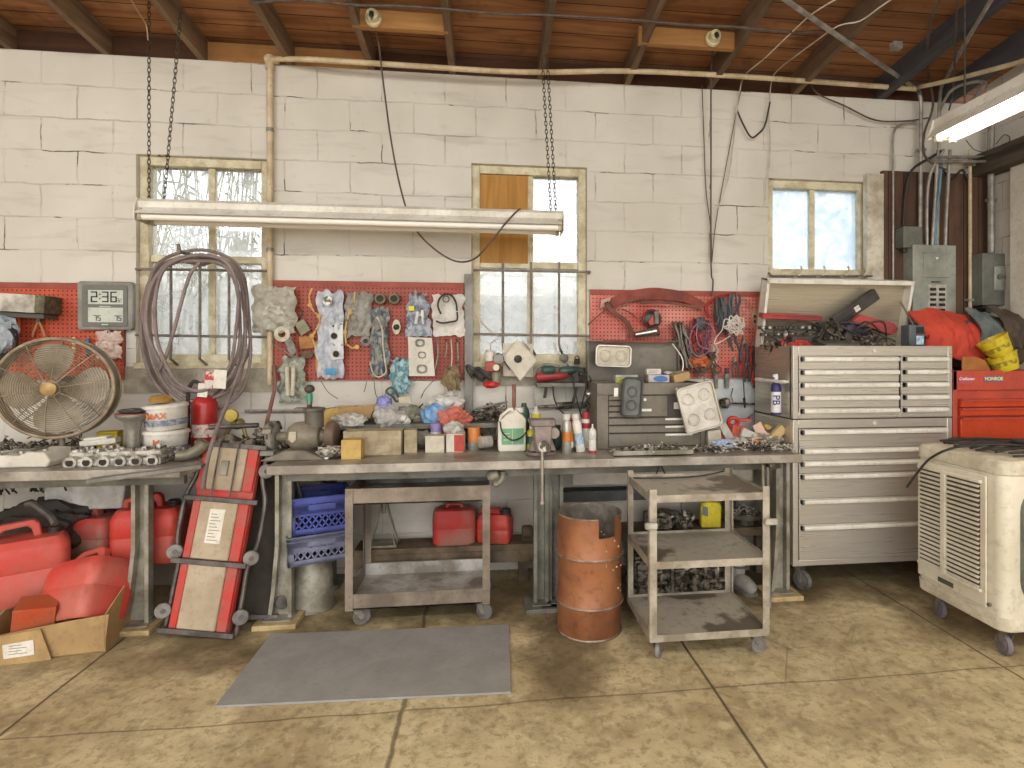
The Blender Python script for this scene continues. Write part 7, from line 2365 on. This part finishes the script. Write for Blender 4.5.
M_silv = mat('silver_can', 'bdbab2', 'a29f97', rough=.3, metal=.4)
M_wht = mat('white_can', 'dedad0', 'cbc6ba', rough=.35)
M_orc = mat('orange_can', 'd4803c', 'c06f30', rough=.4)
M_yel = mat('yellow_bright', 'd3c93c', 'bdb234', rough=.4)
M_rdc = mat('red_cap', 'b93a40', 'a0343a', rough=.4)
can('spray_can', 'silver spray can with an orange label panel right of the vise', 'spray can', 566.5, -.60, 414, .026, M_silv, [(.30, .55, M_orc, 1.01, 'label'), (.86, 1.0, M_wht, .8, 'cap')])
can('spray_can', 'orange-bodied spray can squeezed behind the silver one', 'spray can', 571.5, -.54, 418, .024, M_orc, [(.0, .3, M_scrap, 1.01, 'base_band'), (.86, 1.0, M_rdc, .8, 'cap')])
can('spray_can', 'white spray can leaning left among the cans beside the vise', 'spray can', 581, -.58, 414, .027, M_wht, [(.2, .5, mat('pale_blue_label', 'b9cdd8'), 1.01, 'label'), (.86, 1.0, M_wht, .8, 'cap')], tilt=R(-9))
can('squeeze_bottle', 'white squeeze bottle with a red base right of the leaning can', 'bottle', 592.5, -.60, 424, .0225, M_wht, [(.0, .08, M_rdc, 1.02, 'base_band'), (.45, .62, mat('grey_print', 'a9a7a4', 'dedad0', scale=60), 1.01, 'label'), (.88, 1.0, M_wht, .22, 'nozzle')], neck=.4)
can('spray_can', 'can with a dark red cap behind the white squeeze bottle', 'spray can', 585.5, -.42, 412, .026, M_wht, [(.55, .7, M_rdc, 1.02, 'label'), (.80, 1.0, M_rdc, .85, 'cap')])
can('squeeze_bottle', 'yellow bottle standing behind the left side of the vise', 'bottle', 531, -.50, 426, .024, M_yel, [(.3, .6, M_dgreen, 1.01, 'label'), (.86, 1.0, M_wht, .4, 'cap')])
can('glue_bottle', 'small bottle with a yellow shoulder and pointed tip behind the vise top', 'bottle', 536, -.40, 404, .028, M_wht, [(.60, .78, M_yel, 1.05, 'shoulder'), (.86, .95, M_wht, .35, 'tip')], neck=.4)
can('dark_jar', 'dark green jar behind the vise on its right side', 'jar', 557, -.45, 425, .025, M_dgreen, [(.86, 1.0, M_blk, .9, 'cap')])

for (sd, px, w_, lab) in ((91, 360, .32, 'dark oily brackets and fittings heaped on the left half of the bench shelf'), (92, 425, .42, 'knotty dark hose fittings heaped behind the bags on the bench shelf'), (93, 492, .26, 'dark rods and chains heaped at the far right of the bench shelf')):
    one('oily_fittings', scrap(sd, 90, w_, .16, .12, .025, .08), M_scrapd, lab, 'parts', (P(px, 418, -.12).x, -.14, SZ), kind='stuff')
for (sd, px, w_, lab, y) in ((94, 412, .75, 'dark clutter of parts filling the space under the bench shelf', -.2), (95, 545, .45, 'dark oily parts behind the bench vise and cans', -.25)):
    one('oily_fittings', scrap(sd, 160, w_, .20, .12, .025, .08), M_scrapd, lab, 'parts', (P(px, 440, y).x, y, BH), kind='stuff')

# ================================================================ right-hand pegboard
M_belt = mat('dusty_brown_belt', '7c4f3f', '5b3b30', rough=.7, scale=10)
M_belt2 = mat('red_brown_leather', '8f4436', '6d3429', rough=.65, scale=8)
t = thing('leather_strap', 'wide red-brown leather apron strip folded along the top of the right pegboard', 'strap', P(650, 298, -.06))
L = t.location.copy()
rel_ = lambda pts, Y: [P(x, y, Y) - L for x, y in pts]


def ribbon(pts, wd, th, dy=0.0):
    """a belt following pts, width wd in the wall plane"""
    q = smooth_path(pts, 5)
    mb = MB()
    vs, fs = [], []
    for i, p in enumerate(q):
        d = (q[min(i + 1, len(q) - 1)] - q[max(i - 1, 0)]).normalized()
        n_ = Vector((-d.z, 0, d.x)).normalized()
        k = wd(i / (len(q) - 1)) if callable(wd) else wd
        for a, b in ((-.5, 0), (.5, 0), (.5, -th), (-.5, -th)):
            vs.append(p + n_ * a * k + Vector((0, b + .006 * math.sin(i * .9), 0)))
    for i in range(len(q) - 1):
        for k in range(4):
            fs.append((i * 4 + k, i * 4 + (k + 1) % 4, i * 4 + 4 + (k + 1) % 4, i * 4 + 4 + k))
    fs += [(3, 2, 1, 0), tuple(range(len(vs) - 4, len(vs)))]
    return mb.add(vs, fs)


ribbon(rel_([(611, 305), (622, 298), (640, 295), (660, 294), (685, 298), (702, 306)], -.06), lambda s_: .05 + .03 * math.sin(PI * s_), .02).build('leather_body', M_belt2, t)
ribbon(rel_([(608, 311), (618, 306), (630, 301), (645, 297)], -.09), .012, .012).build('fold', M_belt, t)
ribbon(rel_([(640, 303), (665, 303), (690, 306), (700, 309)], -.085), .014, .012).build('fold', M_belt, t)
t = thing('drive_belt', 'brown-grey belt curving down to the left edge of the grey toolbox lid', 'belt', P(620, 318, -.07))
L = t.location.copy()
ribbon(rel_([(606, 302), (611, 311), (622, 318), (630, 328), (631, 338)], -.08), .028, .012).build('belt_loop', M_belt, t)
ribbon(rel_([(588, 325), (600, 314), (608, 308), (612, 302)], -.07), .010, .010).build('belt_end', M_belt, t)
ribbon(rel_([(622, 309), (630, 313), (638, 319)], -.07), .008, .008).build('belt_tip', M_belt, t)
t = thing('spotlight', 'round red and black hand spotlight hanging on the right pegboard', 'spotlight', P(652, 319, -.08))
MB().torus((0, 0, 0), .058, .009, (0, 1, 0), 30, 8).build('lamp_rim', mat('dark_red_rim', '6b2f2a', '4a2724', rough=.4), t)
MB().lathe([(.055, 0), (.05, .02), (.02, .03), (.0, .03)], (0, .02, 0), (0, -1, 0), 24).build('lamp_bowl', mat('dark_lens', '1f2326'), t)
MB().prism([(-.035, -.02), (.0, .03), (.008, -.04), (-.02, -.045)], .02, 'y', -.03).build('red_grip', M_red, t, bevel=.004)
MB().box((.01, -.03, -.035), (.04, .0, .05)).build('bulb_housing', M_gask, t, bevel=.004)
t = thing('steel_cylinder', 'short silvery cylinder lying across below the round hand spotlight', 'cylinder', P(648, 333, -.10))
MB().cyl((-.09, 0, -.012), (.06, 0, .014), .020, .028, 20).build('cylinder', mat('polished_steel', 'aaa49a'), t)
MB().cyl((.055, 0, .013), (.072, 0, .016), .031, n=20).build('end_ring', M_belt, t)
flat('pinkish_card', 'pale pinkish card scrap at the left end of the right pegboard', 'card', [(601, 300), (611, 297), (608, 306), (600, 308)], YP, .005, mat('pinkish_card', 'c9a08c', 'b38b78'))


def strands(seed, x0, x1, y0, y1, Y, n, m, r, name, t, wob=5, dx=0):
    random.seed(seed)
    mb = MB()
    for k in range(n):
        xa = random.uniform(x0, x1)
        yb_ = random.uniform(y1 - (y1 - y0) * .3, y1)
        yy = Y - random.uniform(0, .06)
        pts = [P(xa + random.uniform(-wob, wob) * (q > 0) + dx * q / 4, y0 + (yb_ - y0) * q / 4, yy + random.uniform(-.01, .01)) - t.location for q in range(5)]
        mb.tube(pts, r * random.uniform(.7, 1.3), 5, sm=3)
    return mb.build(name, m, t)


M_cabs = [mat('dark_grey_lead', '3f4244', '55585a', rough=.5, scale=10), mat('brown_lead', '6b584a', '4c3e35', rough=.6, scale=10), mat('purple_lead', '7a4a5e', '5c3748', rough=.5, scale=10), mat('grey_lead', '8d877d', '6d675d', rough=.6, scale=10)]
t = thing('cable_bundle', 'dense bundle of brown and grey belts hanging right of the grey toolbox lid', 'belts', P(683, 325, -.07))
strands(1, 672, 686, 322, 372, -.06, 13, M_cabs[1], .009, 'belt', t, 3, 8)
strands(2, 670, 684, 325, 368, -.08, 8, M_cabs[3], .006, 'belt', t, 3, 10)
t = thing('cable_bundle', 'tangle of purple and red leads hanging on the right pegboard', 'cables', P(699, 325, -.07))
strands(3, 690, 712, 320, 358, -.07, 12, M_cabs[2], .005, 'lead', t, 5)
strands(4, 690, 708, 318, 350, -.10, 6, mat('red_lead', 'a33a34', '832f2c', rough=.5), .005, 'lead', t, 5)
L = t.location.copy()
MB().tube(rel_([(701, 322), (712, 326), (715, 340), (708, 352), (697, 356), (690, 346), (692, 330), (700, 322)], -.15), .004, 6, sm=5).tube(rel_([(705, 321), (697, 328), (699, 345), (712, 350)], -.15), .004, 6, sm=5).build('purple_loop', mat('mauve_lead', 'a67f92', '8a6878'), t)
MB().blob(P(700, 324, -.13) - L, (.07, .05, .09), .3, 4, 2.4, 3, sharp=True).build('plug', M_cabs[0], t)
t = thing('cable_bundle', 'brown tangle of wires and hooks hanging lowest behind the square magnetic tray', 'cables', P(700, 362, -.07))
strands(5, 690, 716, 352, 378, -.07, 14, M_cabs[1], .006, 'wire', t, 6)
MB().blob(P(699, 362, -.12) - t.location, (.14, .06, .06), .5, 5, 3, 3, sharp=True).build('orange_cord', mat('orange_cord', 'c4663a', '8f4e34', rough=.6, scale=30), t)
t = thing('test_leads', 'dark grey test leads with probes hanging at the top of the right pegboard', 'cables', P(728, 300, -.07))
strands(6, 715, 727, 297, 335, -.07, 12, M_cabs[0], .008, 'lead', t, 3)
strands(7, 730, 741, 294, 330, -.07, 10, M_cabs[0], .007, 'lead', t, 3, -2)
L = t.location.copy()
MB().tube(rel_([(709, 318), (706, 308), (712, 300), (722, 296), (735, 293)], -.09), .012, 6, sm=4).build('red_sleeve', mat('deep_red_sleeve', '9b2a24', '7a221e'), t)
mb = MB()
for (x, y) in ((727, 340), (733, 338), (730, 345), (736, 344)):
    mb.tube([P(x, y - 8, -.12) - L, P(x + 1, y, -.13) - L, P(x + 3, y + 6, -.12) - L], .007, 6)
mb.build('probe', M_cabs[0], t)
random.seed(77)
t = thing('white_cord_tangle', 'scribbled tangle of white cord hung over the dark grey test leads', 'cord', P(737, 325, -.17))
pts = []
for k in range(26):
    a = k * 2.4 + random.uniform(-.4, .4)
    q = random.uniform(.35, 1)
    pts.append(P(736 + math.cos(a) * 13 * q, 325 + math.sin(a) * 11 * q, -.17 - random.uniform(0, .03)) - t.location)
pts += [P(x, y, -.16) - t.location for x, y in ((722, 330), (716, 338), (715, 344), (722, 341), (730, 336))]
MB().tube(pts, .004, 6, sm=5).build('cord_tangle', mat('white_cord_bright', 'e0d8cf', 'c2b7ab', rough=.6), t)
t = thing('white_cable', 'pale knotted wire hanging left of the redder part of the right pegboard', 'cable', P(713, 350, -.09))
strands(8, 711, 716, 345, 368, -.08, 6, M_gaskw, .004, 'wire', t, 3)
t = thing('pliers', 'pair of dark pliers hanging with handles down right of the white cord tangle', 'pliers', P(744, 345, -.06))


def plier(t, ox, oz, s=1.0, col=None):
    for k in (-1, 1):
        MB().tube([(ox + k * .006 * s, 0, oz + .0), (ox + k * .02 * s, -.004, oz - .03 * s), (ox + k * .022 * s, -.004, oz - .07 * s), (ox + k * .014 * s, 0, oz - .11 * s)], .008 * s, 8, sm=3).build('handle', col or M_cabs[0], t)
    MB().prism([(ox - .016 * s, oz - .01), (ox + .016 * s, oz - .01), (ox + .006 * s, oz + .05 * s), (ox - .006 * s, oz + .05 * s)], .016, 'y', -.008).build('jaw', M_scrapd, t)


plier(t, 0, 0, 1.15)
for i, (px, py, s_, cc, lab) in enumerate(((753, 347, 1.0, 'red', 'red-handled pliers hanging at the right side of the right pegboard'), (735, 363, .9, None, 'grey pliers hanging low on the right pegboard, left one'), (747, 366, 1.0, None, 'dark pliers hanging low on the right pegboard, middle one'), (755, 370, .9, 'red', 'red-handled cutters hanging lowest at the right end of the right pegboard'))):
    tt = thing('pliers', lab, 'pliers', P(px, py, -.06 - .02 * (i % 2)))
    plier(tt, 0, 0, s_, mat('bright_red_rubber', 'b92a2a') if cc else None)
t = thing('electrical_outlet', 'narrow tan outlet plate on the right pegboard beside the open cabinet lid', 'outlet', P(754, 318, -.03))
MB().box((-.018, -.012, -.055), (.018, 0, .05)).build('plate', mat('tan_plate', 'c2a585', 'a58a6b', rough=.5), t, bevel=.003)
MB().box((-.008, -.014, .0), (.008, -.012, .02)).box((-.008, -.014, -.035), (.008, -.012, -.015)).build('socket', M_dark, t)
t = thing('file_tool', 'grey file hanging below the middle of the right pegboard', 'file', P(727, 378, -.05))
MB().prism([(-.014, -.07), (.014, -.07), (.016, .03), (-.016, .03)], .012, 'y', -.006).build('blade', M_gask, t)
MB().cyl((0, 0, .03), (0, 0, .07), .010, n=10).build('handle', M_cabs[0], t)
t = thing('file_tool', 'short grey file hanging just right of the square tray corner', 'file', P(716, 380, -.05))
MB().prism([(-.012, -.06), (.012, -.06), (.014, .05), (-.014, .05)], .012, 'y', -.006).build('blade', M_gask, t)
one('black_bar', MB().box((-.022, -.02, -.14), (.022, .0, .14)), M_blk, 'upright black bar hanging between the right pegboard and the stainless cabinet', 'bar', P(755.5, 368, -.06), bevel=.004)
t = thing('thin_cable', 'thin dark cable with a weight hanging below the right end of the right pegboard', 'cable', P(748, 370, -.12))
L = t.location.copy()
MB().tube(rel_([(754, 348), (749, 360), (744, 376), (744, 392), (745, 405)], -.12), .004, 6, sm=4).tube(rel_([(757, 362), (751, 373), (744, 380)], -.12), .004, 6, sm=4).cyl(P(744, 398, -.12) - L, P(745, 408, -.12) - L, .010, .006, 10).build('cable_run', M_black, t)
# pale sheet behind
one('painted_panel', MB().prism(pxpoly([(704, 379), (757, 379), (757, 430), (706, 430)], -.02)[0], .016, 'y', -.018), mat('pale_blue_white_paint', 'd3d6d6', 'bfc3c2', rough=.6, scale=6), 'pale blue-white painted panel on the wall below the right pegboard', 'panel', P(731, 404.5, -.002))
t = thing('pull_rod', 'horizontal steel rod tool with hooked ends on the pale blue-white panel', 'rod', P(735, 403, -.06))
L = t.location.copy()
MB().cyl(P(722, 403, -.06) - L, P(757, 404, -.06) - L, .007, n=10).tube(rel_([(733, 388), (731, 396), (733, 402)], -.06), .004, 6).tube(rel_([(756, 404), (755, 412), (748, 418)], -.06), .007, 6).build('rod', M_scrapd, t)
MB().blob(P(725, 403, -.07) - L, (.07, .05, .07), .35, 8, 2.6, 3, sharp=True).build('clamp', M_scrapd, t)

# ================================================================ grey toolbox with open lid
YT = -.50
x0, x1 = fx(597, 420, YT), fx(705, 420, YT)
M_tb = mat('grey_brown_enamel', '7a7264', '655d50', rough=.4, metal=.1, scale=4)
M_tb2 = mat('grey_brown_enamel_dark', '5f584c', '4d463c', rough=.45, scale=5)
zt = P(650, 383, YT).z - BH
W_, D_ = x1 - x0, .34
t = thing('toolbox', 'grey-brown steel toolbox with open lid and drawers on the long workbench', 'toolbox', ((x0 + x1) / 2, YT, BH))
h2 = W_ / 2
MB().box((-h2, .015, 0), (h2, D_, zt * .62)).box((-h2, .015, zt * .62), (-h2 + .01, D_, zt)).box((h2 - .01, .015, zt * .62), (h2, D_, zt)).box((-h2, D_ - .01, zt * .62), (h2, D_, zt)).box((-h2, .0, zt * .82), (h2, .015, zt)).box((-h2, 0, 0), (-h2 + .07, .015, zt * .82)).box((h2 - .03, 0, 0), (h2, .015, zt * .82)).box((-h2 + .07, 0, 0), (h2 - .03, .015, .01)).build('box_body', M_tb, t, bevel=.003)
MB().box((-h2 + .07, .012, .01), (h2 - .03, .016, zt * .82)).build('drawer_shadow', M_gap, t)


def tdrawer(a, b, z0, z1, pull=True):
    d = MB().box((a, -.003, z0 + .003), (b, .012, z1 - .003)).build('drawer', M_tb, t, bevel=.002)
    if pull:
        MB().box((b - .22, -.010, z1 - .016), (b - .05, -.003, z1 - .004)).build('drawer_pull', M_hand, d, bevel=.001)


xa, xb = -h2 + .072, h2 - .032
for (z0, z1) in ((.012, .092), (.095, .14), (.143, .186)):
    tdrawer(xa, xb, z0, z1)
for k in range(4):
    tdrawer(xa, xa + .115, .19 + k * .034, .222 + k * .034, False)
tdrawer(xa + .12, xa + .36, .19, .32, False)
MB().box((xa + .20, -.008, .225), (xa + .26, -.003, .240)).build('handle', M_hand, t)
for (x, z) in ((xa + .22, .295), (xa + .15, zt * .9), (xa + .42, zt * .9)):
    MB().cyl((x, 0, z), (x, -.008, z), .009, n=14).build('lock', M_hand, t)
MB().box((xa + .03, -.008, zt * .80), (xa + .055, -.003, zt * .93)).build('latch', M_hand, t)
MB().box((xa + .40, -.008, zt * .60), (xa + .44, -.003, zt * .70)).build('latch', M_hand, t)
# lid
hz = zt
a_, b_ = P(587, 345, YT + D_), P(677, 345, YT + D_)
lx0, lx1_ = a_.x - t.location.x - .01, b_.x - t.location.x + .0
lz = P(632, 341, YT + D_).z - BH
MB().box((lx0, D_ - .01, hz), (lx1_, D_, lz)).box((lx0, D_ - .09, hz), (lx0 + .006, D_, lz)).box((lx1_ - .006, D_ - .05, hz), (lx1_, D_, lz)).box((lx0, D_ - .09, lz - .006), (lx1_, D_, lz)).build('lid', M_tb, t, bevel=.002)
MB().box((lx0 + .10, D_ - .095, lz - .012), (lx1_ - .10, D_ - .085, lz + .004)).build('lid_lip', M_belt2, t)
MB().tube([(lx1_ - .02, D_ - .12, hz), (lx1_ + .0, D_ - .12, (hz + lz) / 2), (lx1_ - .05, D_ - .06, lz - .02)], .004, 6, sm=4).build('lid_stay', M_hand, t)
MB().box((lx1_ - .20, D_ - .14, hz + .05), (lx1_ + .03, D_ - .11, hz + .065)).build('inner_shelf', M_legd, t)

# trays
M_tr = mat('brushed_tray_steel', 'd2cbbd', 'b6ae9f', rough=.3, metal=.45, scale=5)


def magtray(lab, c, W_, H_, disks, rot, m, rim):
    t = thing('magnetic_tray', lab, 'tray', c, rot=rot)
    MB().ring(rrect(W_, H_, .03, 5), rrect(W_ - .022, H_ - .022, .022, 5), .024, -.024).build('tray_rim', rim, t, bevel=.003)
    MB().prism(rrect(W_ - .02, H_ - .02, .022, 5), .004, 'y', -.006).build('tray_base', m, t)
    for (x, z, r_) in disks:
        MB().torus((x, -.007, z), r_, .0022, (0, 1, 0), 26, 5).torus((x, -.007, z), r_ * .72, .0012, (0, 1, 0), 22, 5).build('magnet_ring', rim, t)
    return t


k_ = (P(631, 357, -.28).x - P(595, 357, -.28).x)
magtray('small steel magnetic tray with two round magnets stuck inside the toolbox lid', P(613, 356, -.27), k_, P(613, 345, -.27).z - P(613, 367, -.27).z, ((-k_ * .22, 0, .036), (k_ * .22, 0, .036)), (0, R(2), 0), mat('cream_tray', 'cdc4ad', 'b0a78f', rough=.4), M_tr)
magtray('dark grey magnetic tray hung upright on the front of the toolbox', P(631.5, 397, -.53), .125, .24, ((0, .03, .03), (0, -.05, .03)), (0, R(4), 0), mat('grey_blue_tray', '70736f', '5a5d5a', rough=.5), mat('dark_grey_rim', '4a4843', '3a3834', rough=.45))
magtray('large steel magnetic tray with four round magnets tilted on the toolbox front', P(698.5, 407, -.56), .235, .285, ((-.055, .06, .035), (.05, .065, .035), (-.05, -.065, .035), (.055, -.06, .035)), (0, R(-15), 0), mat('pale_tray_steel', 'd6d0c6', 'beb7aa', rough=.35, metal=.3), M_tr)
# boxes on the toolbox
zb2 = BH + zt
b1 = one('small_white_box', MB().box((-.045, 0, 0), (.045, .05, .035)), mat('white_card', 'd7cfc2'), 'small white printed box on top of the blue box in the toolbox', 'box', (P(654, 373, -.40).x, -.40, zb2 + .048), rotz=R(-4), bevel=.001)
MB().box((-.035, -.001, .008), (.02, 0, .013)).box((-.035, -.001, .019), (.03, 0, .024)).build('print', M_gpr, b1)
b2 = one('blue_label_box', MB().box((-.065, 0, 0), (.065, .07, .045)), mat('grey_white_card', 'c3bfb5', 'aaa59a'), 'white box with a blue oval print in the open toolbox', 'box', (P(659, 381, -.43).x, -.43, zb2 - .0), rotz=R(-3), bevel=.001)
o_ = circ(.045, 24, .01, .022, .019)
MB().prism(o_, -.001, 'y', 0).build('blue_print', mat('blue_print', '4f74b5', '3f62a0', rough=.5), b2)
one('tan_box', MB().box((-.055, 0, 0), (.055, .06, .05)), M_card, 'brown cardboard box tilted at the right end of the open toolbox', 'box', (P(683, 378, -.43).x, -.43, zb2 + .005), rot=(0, R(-13), R(8)), bevel=.001)
one('grey_case', MB().box((-.07, 0, 0), (.07, .06, .05)), mat('pale_grey_case', 'b6b5ac', '8f8e86', rough=.5), 'pale grey flat case under the small steel tray in the toolbox', 'case', (P(627, 376, -.40).x, -.40, zb2 - .005), rotz=R(3), bevel=.003)
one('white_scrap', MB().blob((0, 0, 0), (.06, .04, .025), .3, 3, 2, 2), mat('white_tub', 'd9d4c9'), 'small white plastic scrap between the white box and the tilted brown box', 'scrap', (P(669, 370, -.36).x, -.34, zb2 + .055))
one('yellow_green_cloth', MB().blob((0, 0, 0), (.05, .03, .05), .35, 4, 2.4, 2), mat('yellow_green', 'b9b85c', '9a9a4a'), 'yellow-green scrap of cloth above the dark hung tray', 'cloth', (P(620, 378, -.45).x, -.44, zb2 + .01))

# ================================================================ clutter on the right of the long bench
for (pxa, pxb, Y, n, lab, sd) in ((612, 690, -.66, 120, 'row of small wrenches and bolts along the bench in front of the toolbox', 5), (690, 795, -.64, 170, 'shiny metal scraps and sockets heaped at the right end of the bench', 6), (700, 790, -.40, 90, 'metal scraps behind the red boxes at the right end of the bench', 7)):
    a, b = P(pxa, 450, Y), P(pxb, 450, Y)
    one('metal_bits', scrap(sd, n, (b.x - a.x) * 1.05, .17, .05, .02, .075), M_scrap, lab, 'metal bits', ((a.x + b.x) / 2, Y, BH), kind='stuff')
t = thing('wire_tray', 'long low wire rack of small tools in front of the toolbox', 'tray', ((P(612, 450, -.7).x + P(690, 450, -.7).x) / 2, -.70, BH))
MB().box((-.23, -.05, 0), (.23, .12, .006)).box((-.23, -.05, 0), (.23, -.045, .03)).build('rack', M_leg, t)
random.seed(33)
for k in range(12):
    x = -.2 + k * .036
    MB().bar((x, -.03, .022), (x + .03, .09, .024), .010, .006).torus((x, -.035, .022), .010, .004, (0, .2, 1), 12, 5).build('wrench', M_scrap, t)


def litter(name, lab, cat, px, py, Y, size, m, rot, z=None):
    c = P(px, py, Y)
    return one(name, MB().box((-size[0] / 2, -size[1] / 2, -size[2] / 2), (size[0] / 2, size[1] / 2, size[2] / 2)), m, lab, cat, c, rot=tuple(R(a) for a in rot), bevel=.002)


M_redbox = mat('salmon_card', 'bd5a4c', 'a84c40', rough=.7, scale=12)
litter('red_box', 'faded red box standing among the litter behind the metal scraps', 'box', 737, 433, -.45, (.11, .06, .09), M_redbox, (0, 8, 10))
t = thing('tape_roll', 'bright red tape gun lying on top of the faded red box', 'tape', P(733, 422, -.45))
MB().torus((0, 0, 0), .028, .014, (.2, 1, .2), 22, 8).build('roll', mat('bright_red_plastic', 'c23328', 'a52c24', rough=.3), t)
MB().box((.02, -.015, .0), (.12, .015, .02)).build('arm', M_redbox, t, bevel=.003)
litter('white_card', 'white crumpled card leaning on the left side of the faded red box', 'card', 727, 433, -.50, (.05, .01, .14), mat('grey_white_card', 'c3bfb5'), (0, -32, 10))
litter('paper_wad', 'grey-white folded paper in front of the faded red box', 'paper', 747, 438, -.52, (.09, .02, .10), mat('grey_white_card', 'c3bfb5'), (-10, 22, 6))
litter('pink_card', 'pale pink card standing tilted right of the faded red box', 'card', 761, 433, -.48, (.06, .012, .13), mat('pale_pink_card', 'd8a793', 'c9b9a8', rough=.7), (0, -28, 0))
litter('wood_offcut', 'pale wood offcut lying tilted at the right end of the bench', 'offcut', 774, 437, -.50, (.055, .03, .17), mat('pale_wood', 'cdb084', 'b59768', rough=.7), (0, 48, 6))
litter('tan_card', 'tan card standing behind the pale wood offcut', 'card', 785, 433, -.42, (.07, .01, .11), mat('tan_card_clean', 'bfa47a', 'a68d66', rough=.7), (0, 26, 0))
litter('white_box', 'small cream box against the right side of the toolbox', 'box', 713, 437, -.48, (.085, .05, .09), mat('cream_card', 'd0c8b2'), (0, -4, 5))
one('blue_wrapper', MB().blob((0, 0, .02), (.13, .06, .05), .4, 3, 2.4, 3, sharp=True), mat('blue_white_wrapper', '7f92b5', 'c3c6cd', rough=.4, scale=20), 'blue and white crumpled wrapper in front of the small cream box', 'wrapper', (P(724, 446, -.62).x, -.62, BH + .02))
one('orange_scrap', MB().blob((0, 0, 0), (.05, .04, .035), .3, 6, 2, 2), mat('orange_scrap', 'd9954f', 'c07d3d'), 'small orange scrap in the litter below the pale pink card', 'scrap', P(757, 442, -.56))
one('yellow_scrap', MB().blob((0, 0, 0), (.06, .04, .04), .4, 8, 2, 2), mat('yellow_tan_scrap', 'd3ae62', 'b8944f'), 'yellow-tan crumpled scrap at the top of the litter pile', 'scrap', P(767, 427, -.44))
one('red_wad', MB().blob((0, 0, 0), (.07, .05, .07), .4, 9, 2.2, 3, sharp=True), M_redbox, 'dark salmon crumpled wad left of the faded red box', 'wad', P(724, 436, -.46))
one('paper_pile', MB().blob((0, 0, 0), (.34, .14, .10), .45, 14, 3.2, 4, sharp=True), mat('mixed_litter_paper', 'bcb3a4', '8c8274', rough=.8, scale=24, lo=.44, hi=.56), 'grey heap of torn paper under the red box and wood offcut', 'paper', (P(755, 448, -.50).x, -.47, BH + .03))
one('tee_bar', MB().bar((-.03, 0, 0), (.03, 0, .006), .05, .03), M_scrapd, 'dark block under the bench edge hanging between the bench legs', 'block', (P(775, 463, -.76).x, -.74, BH - .075))
conduit('thin black wire legs of a folded rack leaning under the bench behind the three-tier cart', [P(655, 478, -.7), P(660, 463, -.68), P(667, 478, -.66)], .004, M_black, 'wire', 'wire', sm=0)
t = thing('push_rods', 'two thin steel rods standing against the right bench leg', 'rods', (P(766, 590, -.78).x, -.78, 0))
MB().cyl((0, 0, 0), (-.01, .02, .82), .009, n=10).build('rod', M_leg, t)
MB().cyl((.035, .02, 0), (.03, .04, .80), .008, n=10).build('rod', M_gask, t)
# gas can nozzle end behind the drum and grey box rail under bench
one('grey_trough', MB().box((-.62, -.06, 0), (.62, .06, .07)), mat('slate_trough', '5e5e5c', '4b4b49', rough=.6), 'long slate-grey channel on the wall under the bench behind the drum', 'channel', (P(640, 495, -.1).x, -.075, P(600, 500, -.1).z), bevel=.003)
one('white_conduit_board', MB().box((-.62, -.02, 0), (.62, .0, .10)), mat('smooth_white_paint', 'd8d0c2'), 'long white board on the wall just under the bench top behind the cart', 'board', (P(660, 480, -.05).x, -.13, P(640, 482, -.1).z), bevel=.003)

# ================================================================ groups of like things
GROUPS = {'fuel_can': 'red fuel cans under the benches', 'chain': 'chains of the unlit strip light', 'window_bars': 'steel bars over the windows', 'parts_bag': 'bags of parts on and below the middle pegboard',
          'spray_can': 'spray cans by the vise', 'squeeze_bottle': 'bottles by the vise', 'pliers': 'pliers on the pegboards', 'plastic_tub': 'stacked white tubs', 'milk_crate': 'stacked milk crates',
          'magnetic_tray': 'magnetic trays on the toolbox', 'rubber_boot': 'rubber boots on the middle pegboard', 'yellow_tub': 'yellow tubs on the red chest', 'workbench': 'steel workbenches', 'pegboard': 'red pegboards',
          'lamp_holder': 'lamp holders on the roof', 'creeper': 'leaning creepers', 'gasket_strip': 'tan gasket strips', 'file_tool': 'files below the right pegboard', 'strip_light': 'strip lights', 'conduit': 'pipes and conduits',
          'oily_fittings': 'oily parts on the benches', 'metal_bits': 'metal bits on the long bench', 'lower_shelf': 'low shelves under the benches', 'cable_bundle': 'hanging cable bundles'}
for o in list(COL.objects):
    if o.parent is None and 'category' in o.keys() and 'group' not in o.keys():
        base = o.name.split('.')[0]
        if base == 'spray_can' and 'purple' in o['label']:
            continue
        if base in GROUPS:
            o['group'] = GROUPS[base]
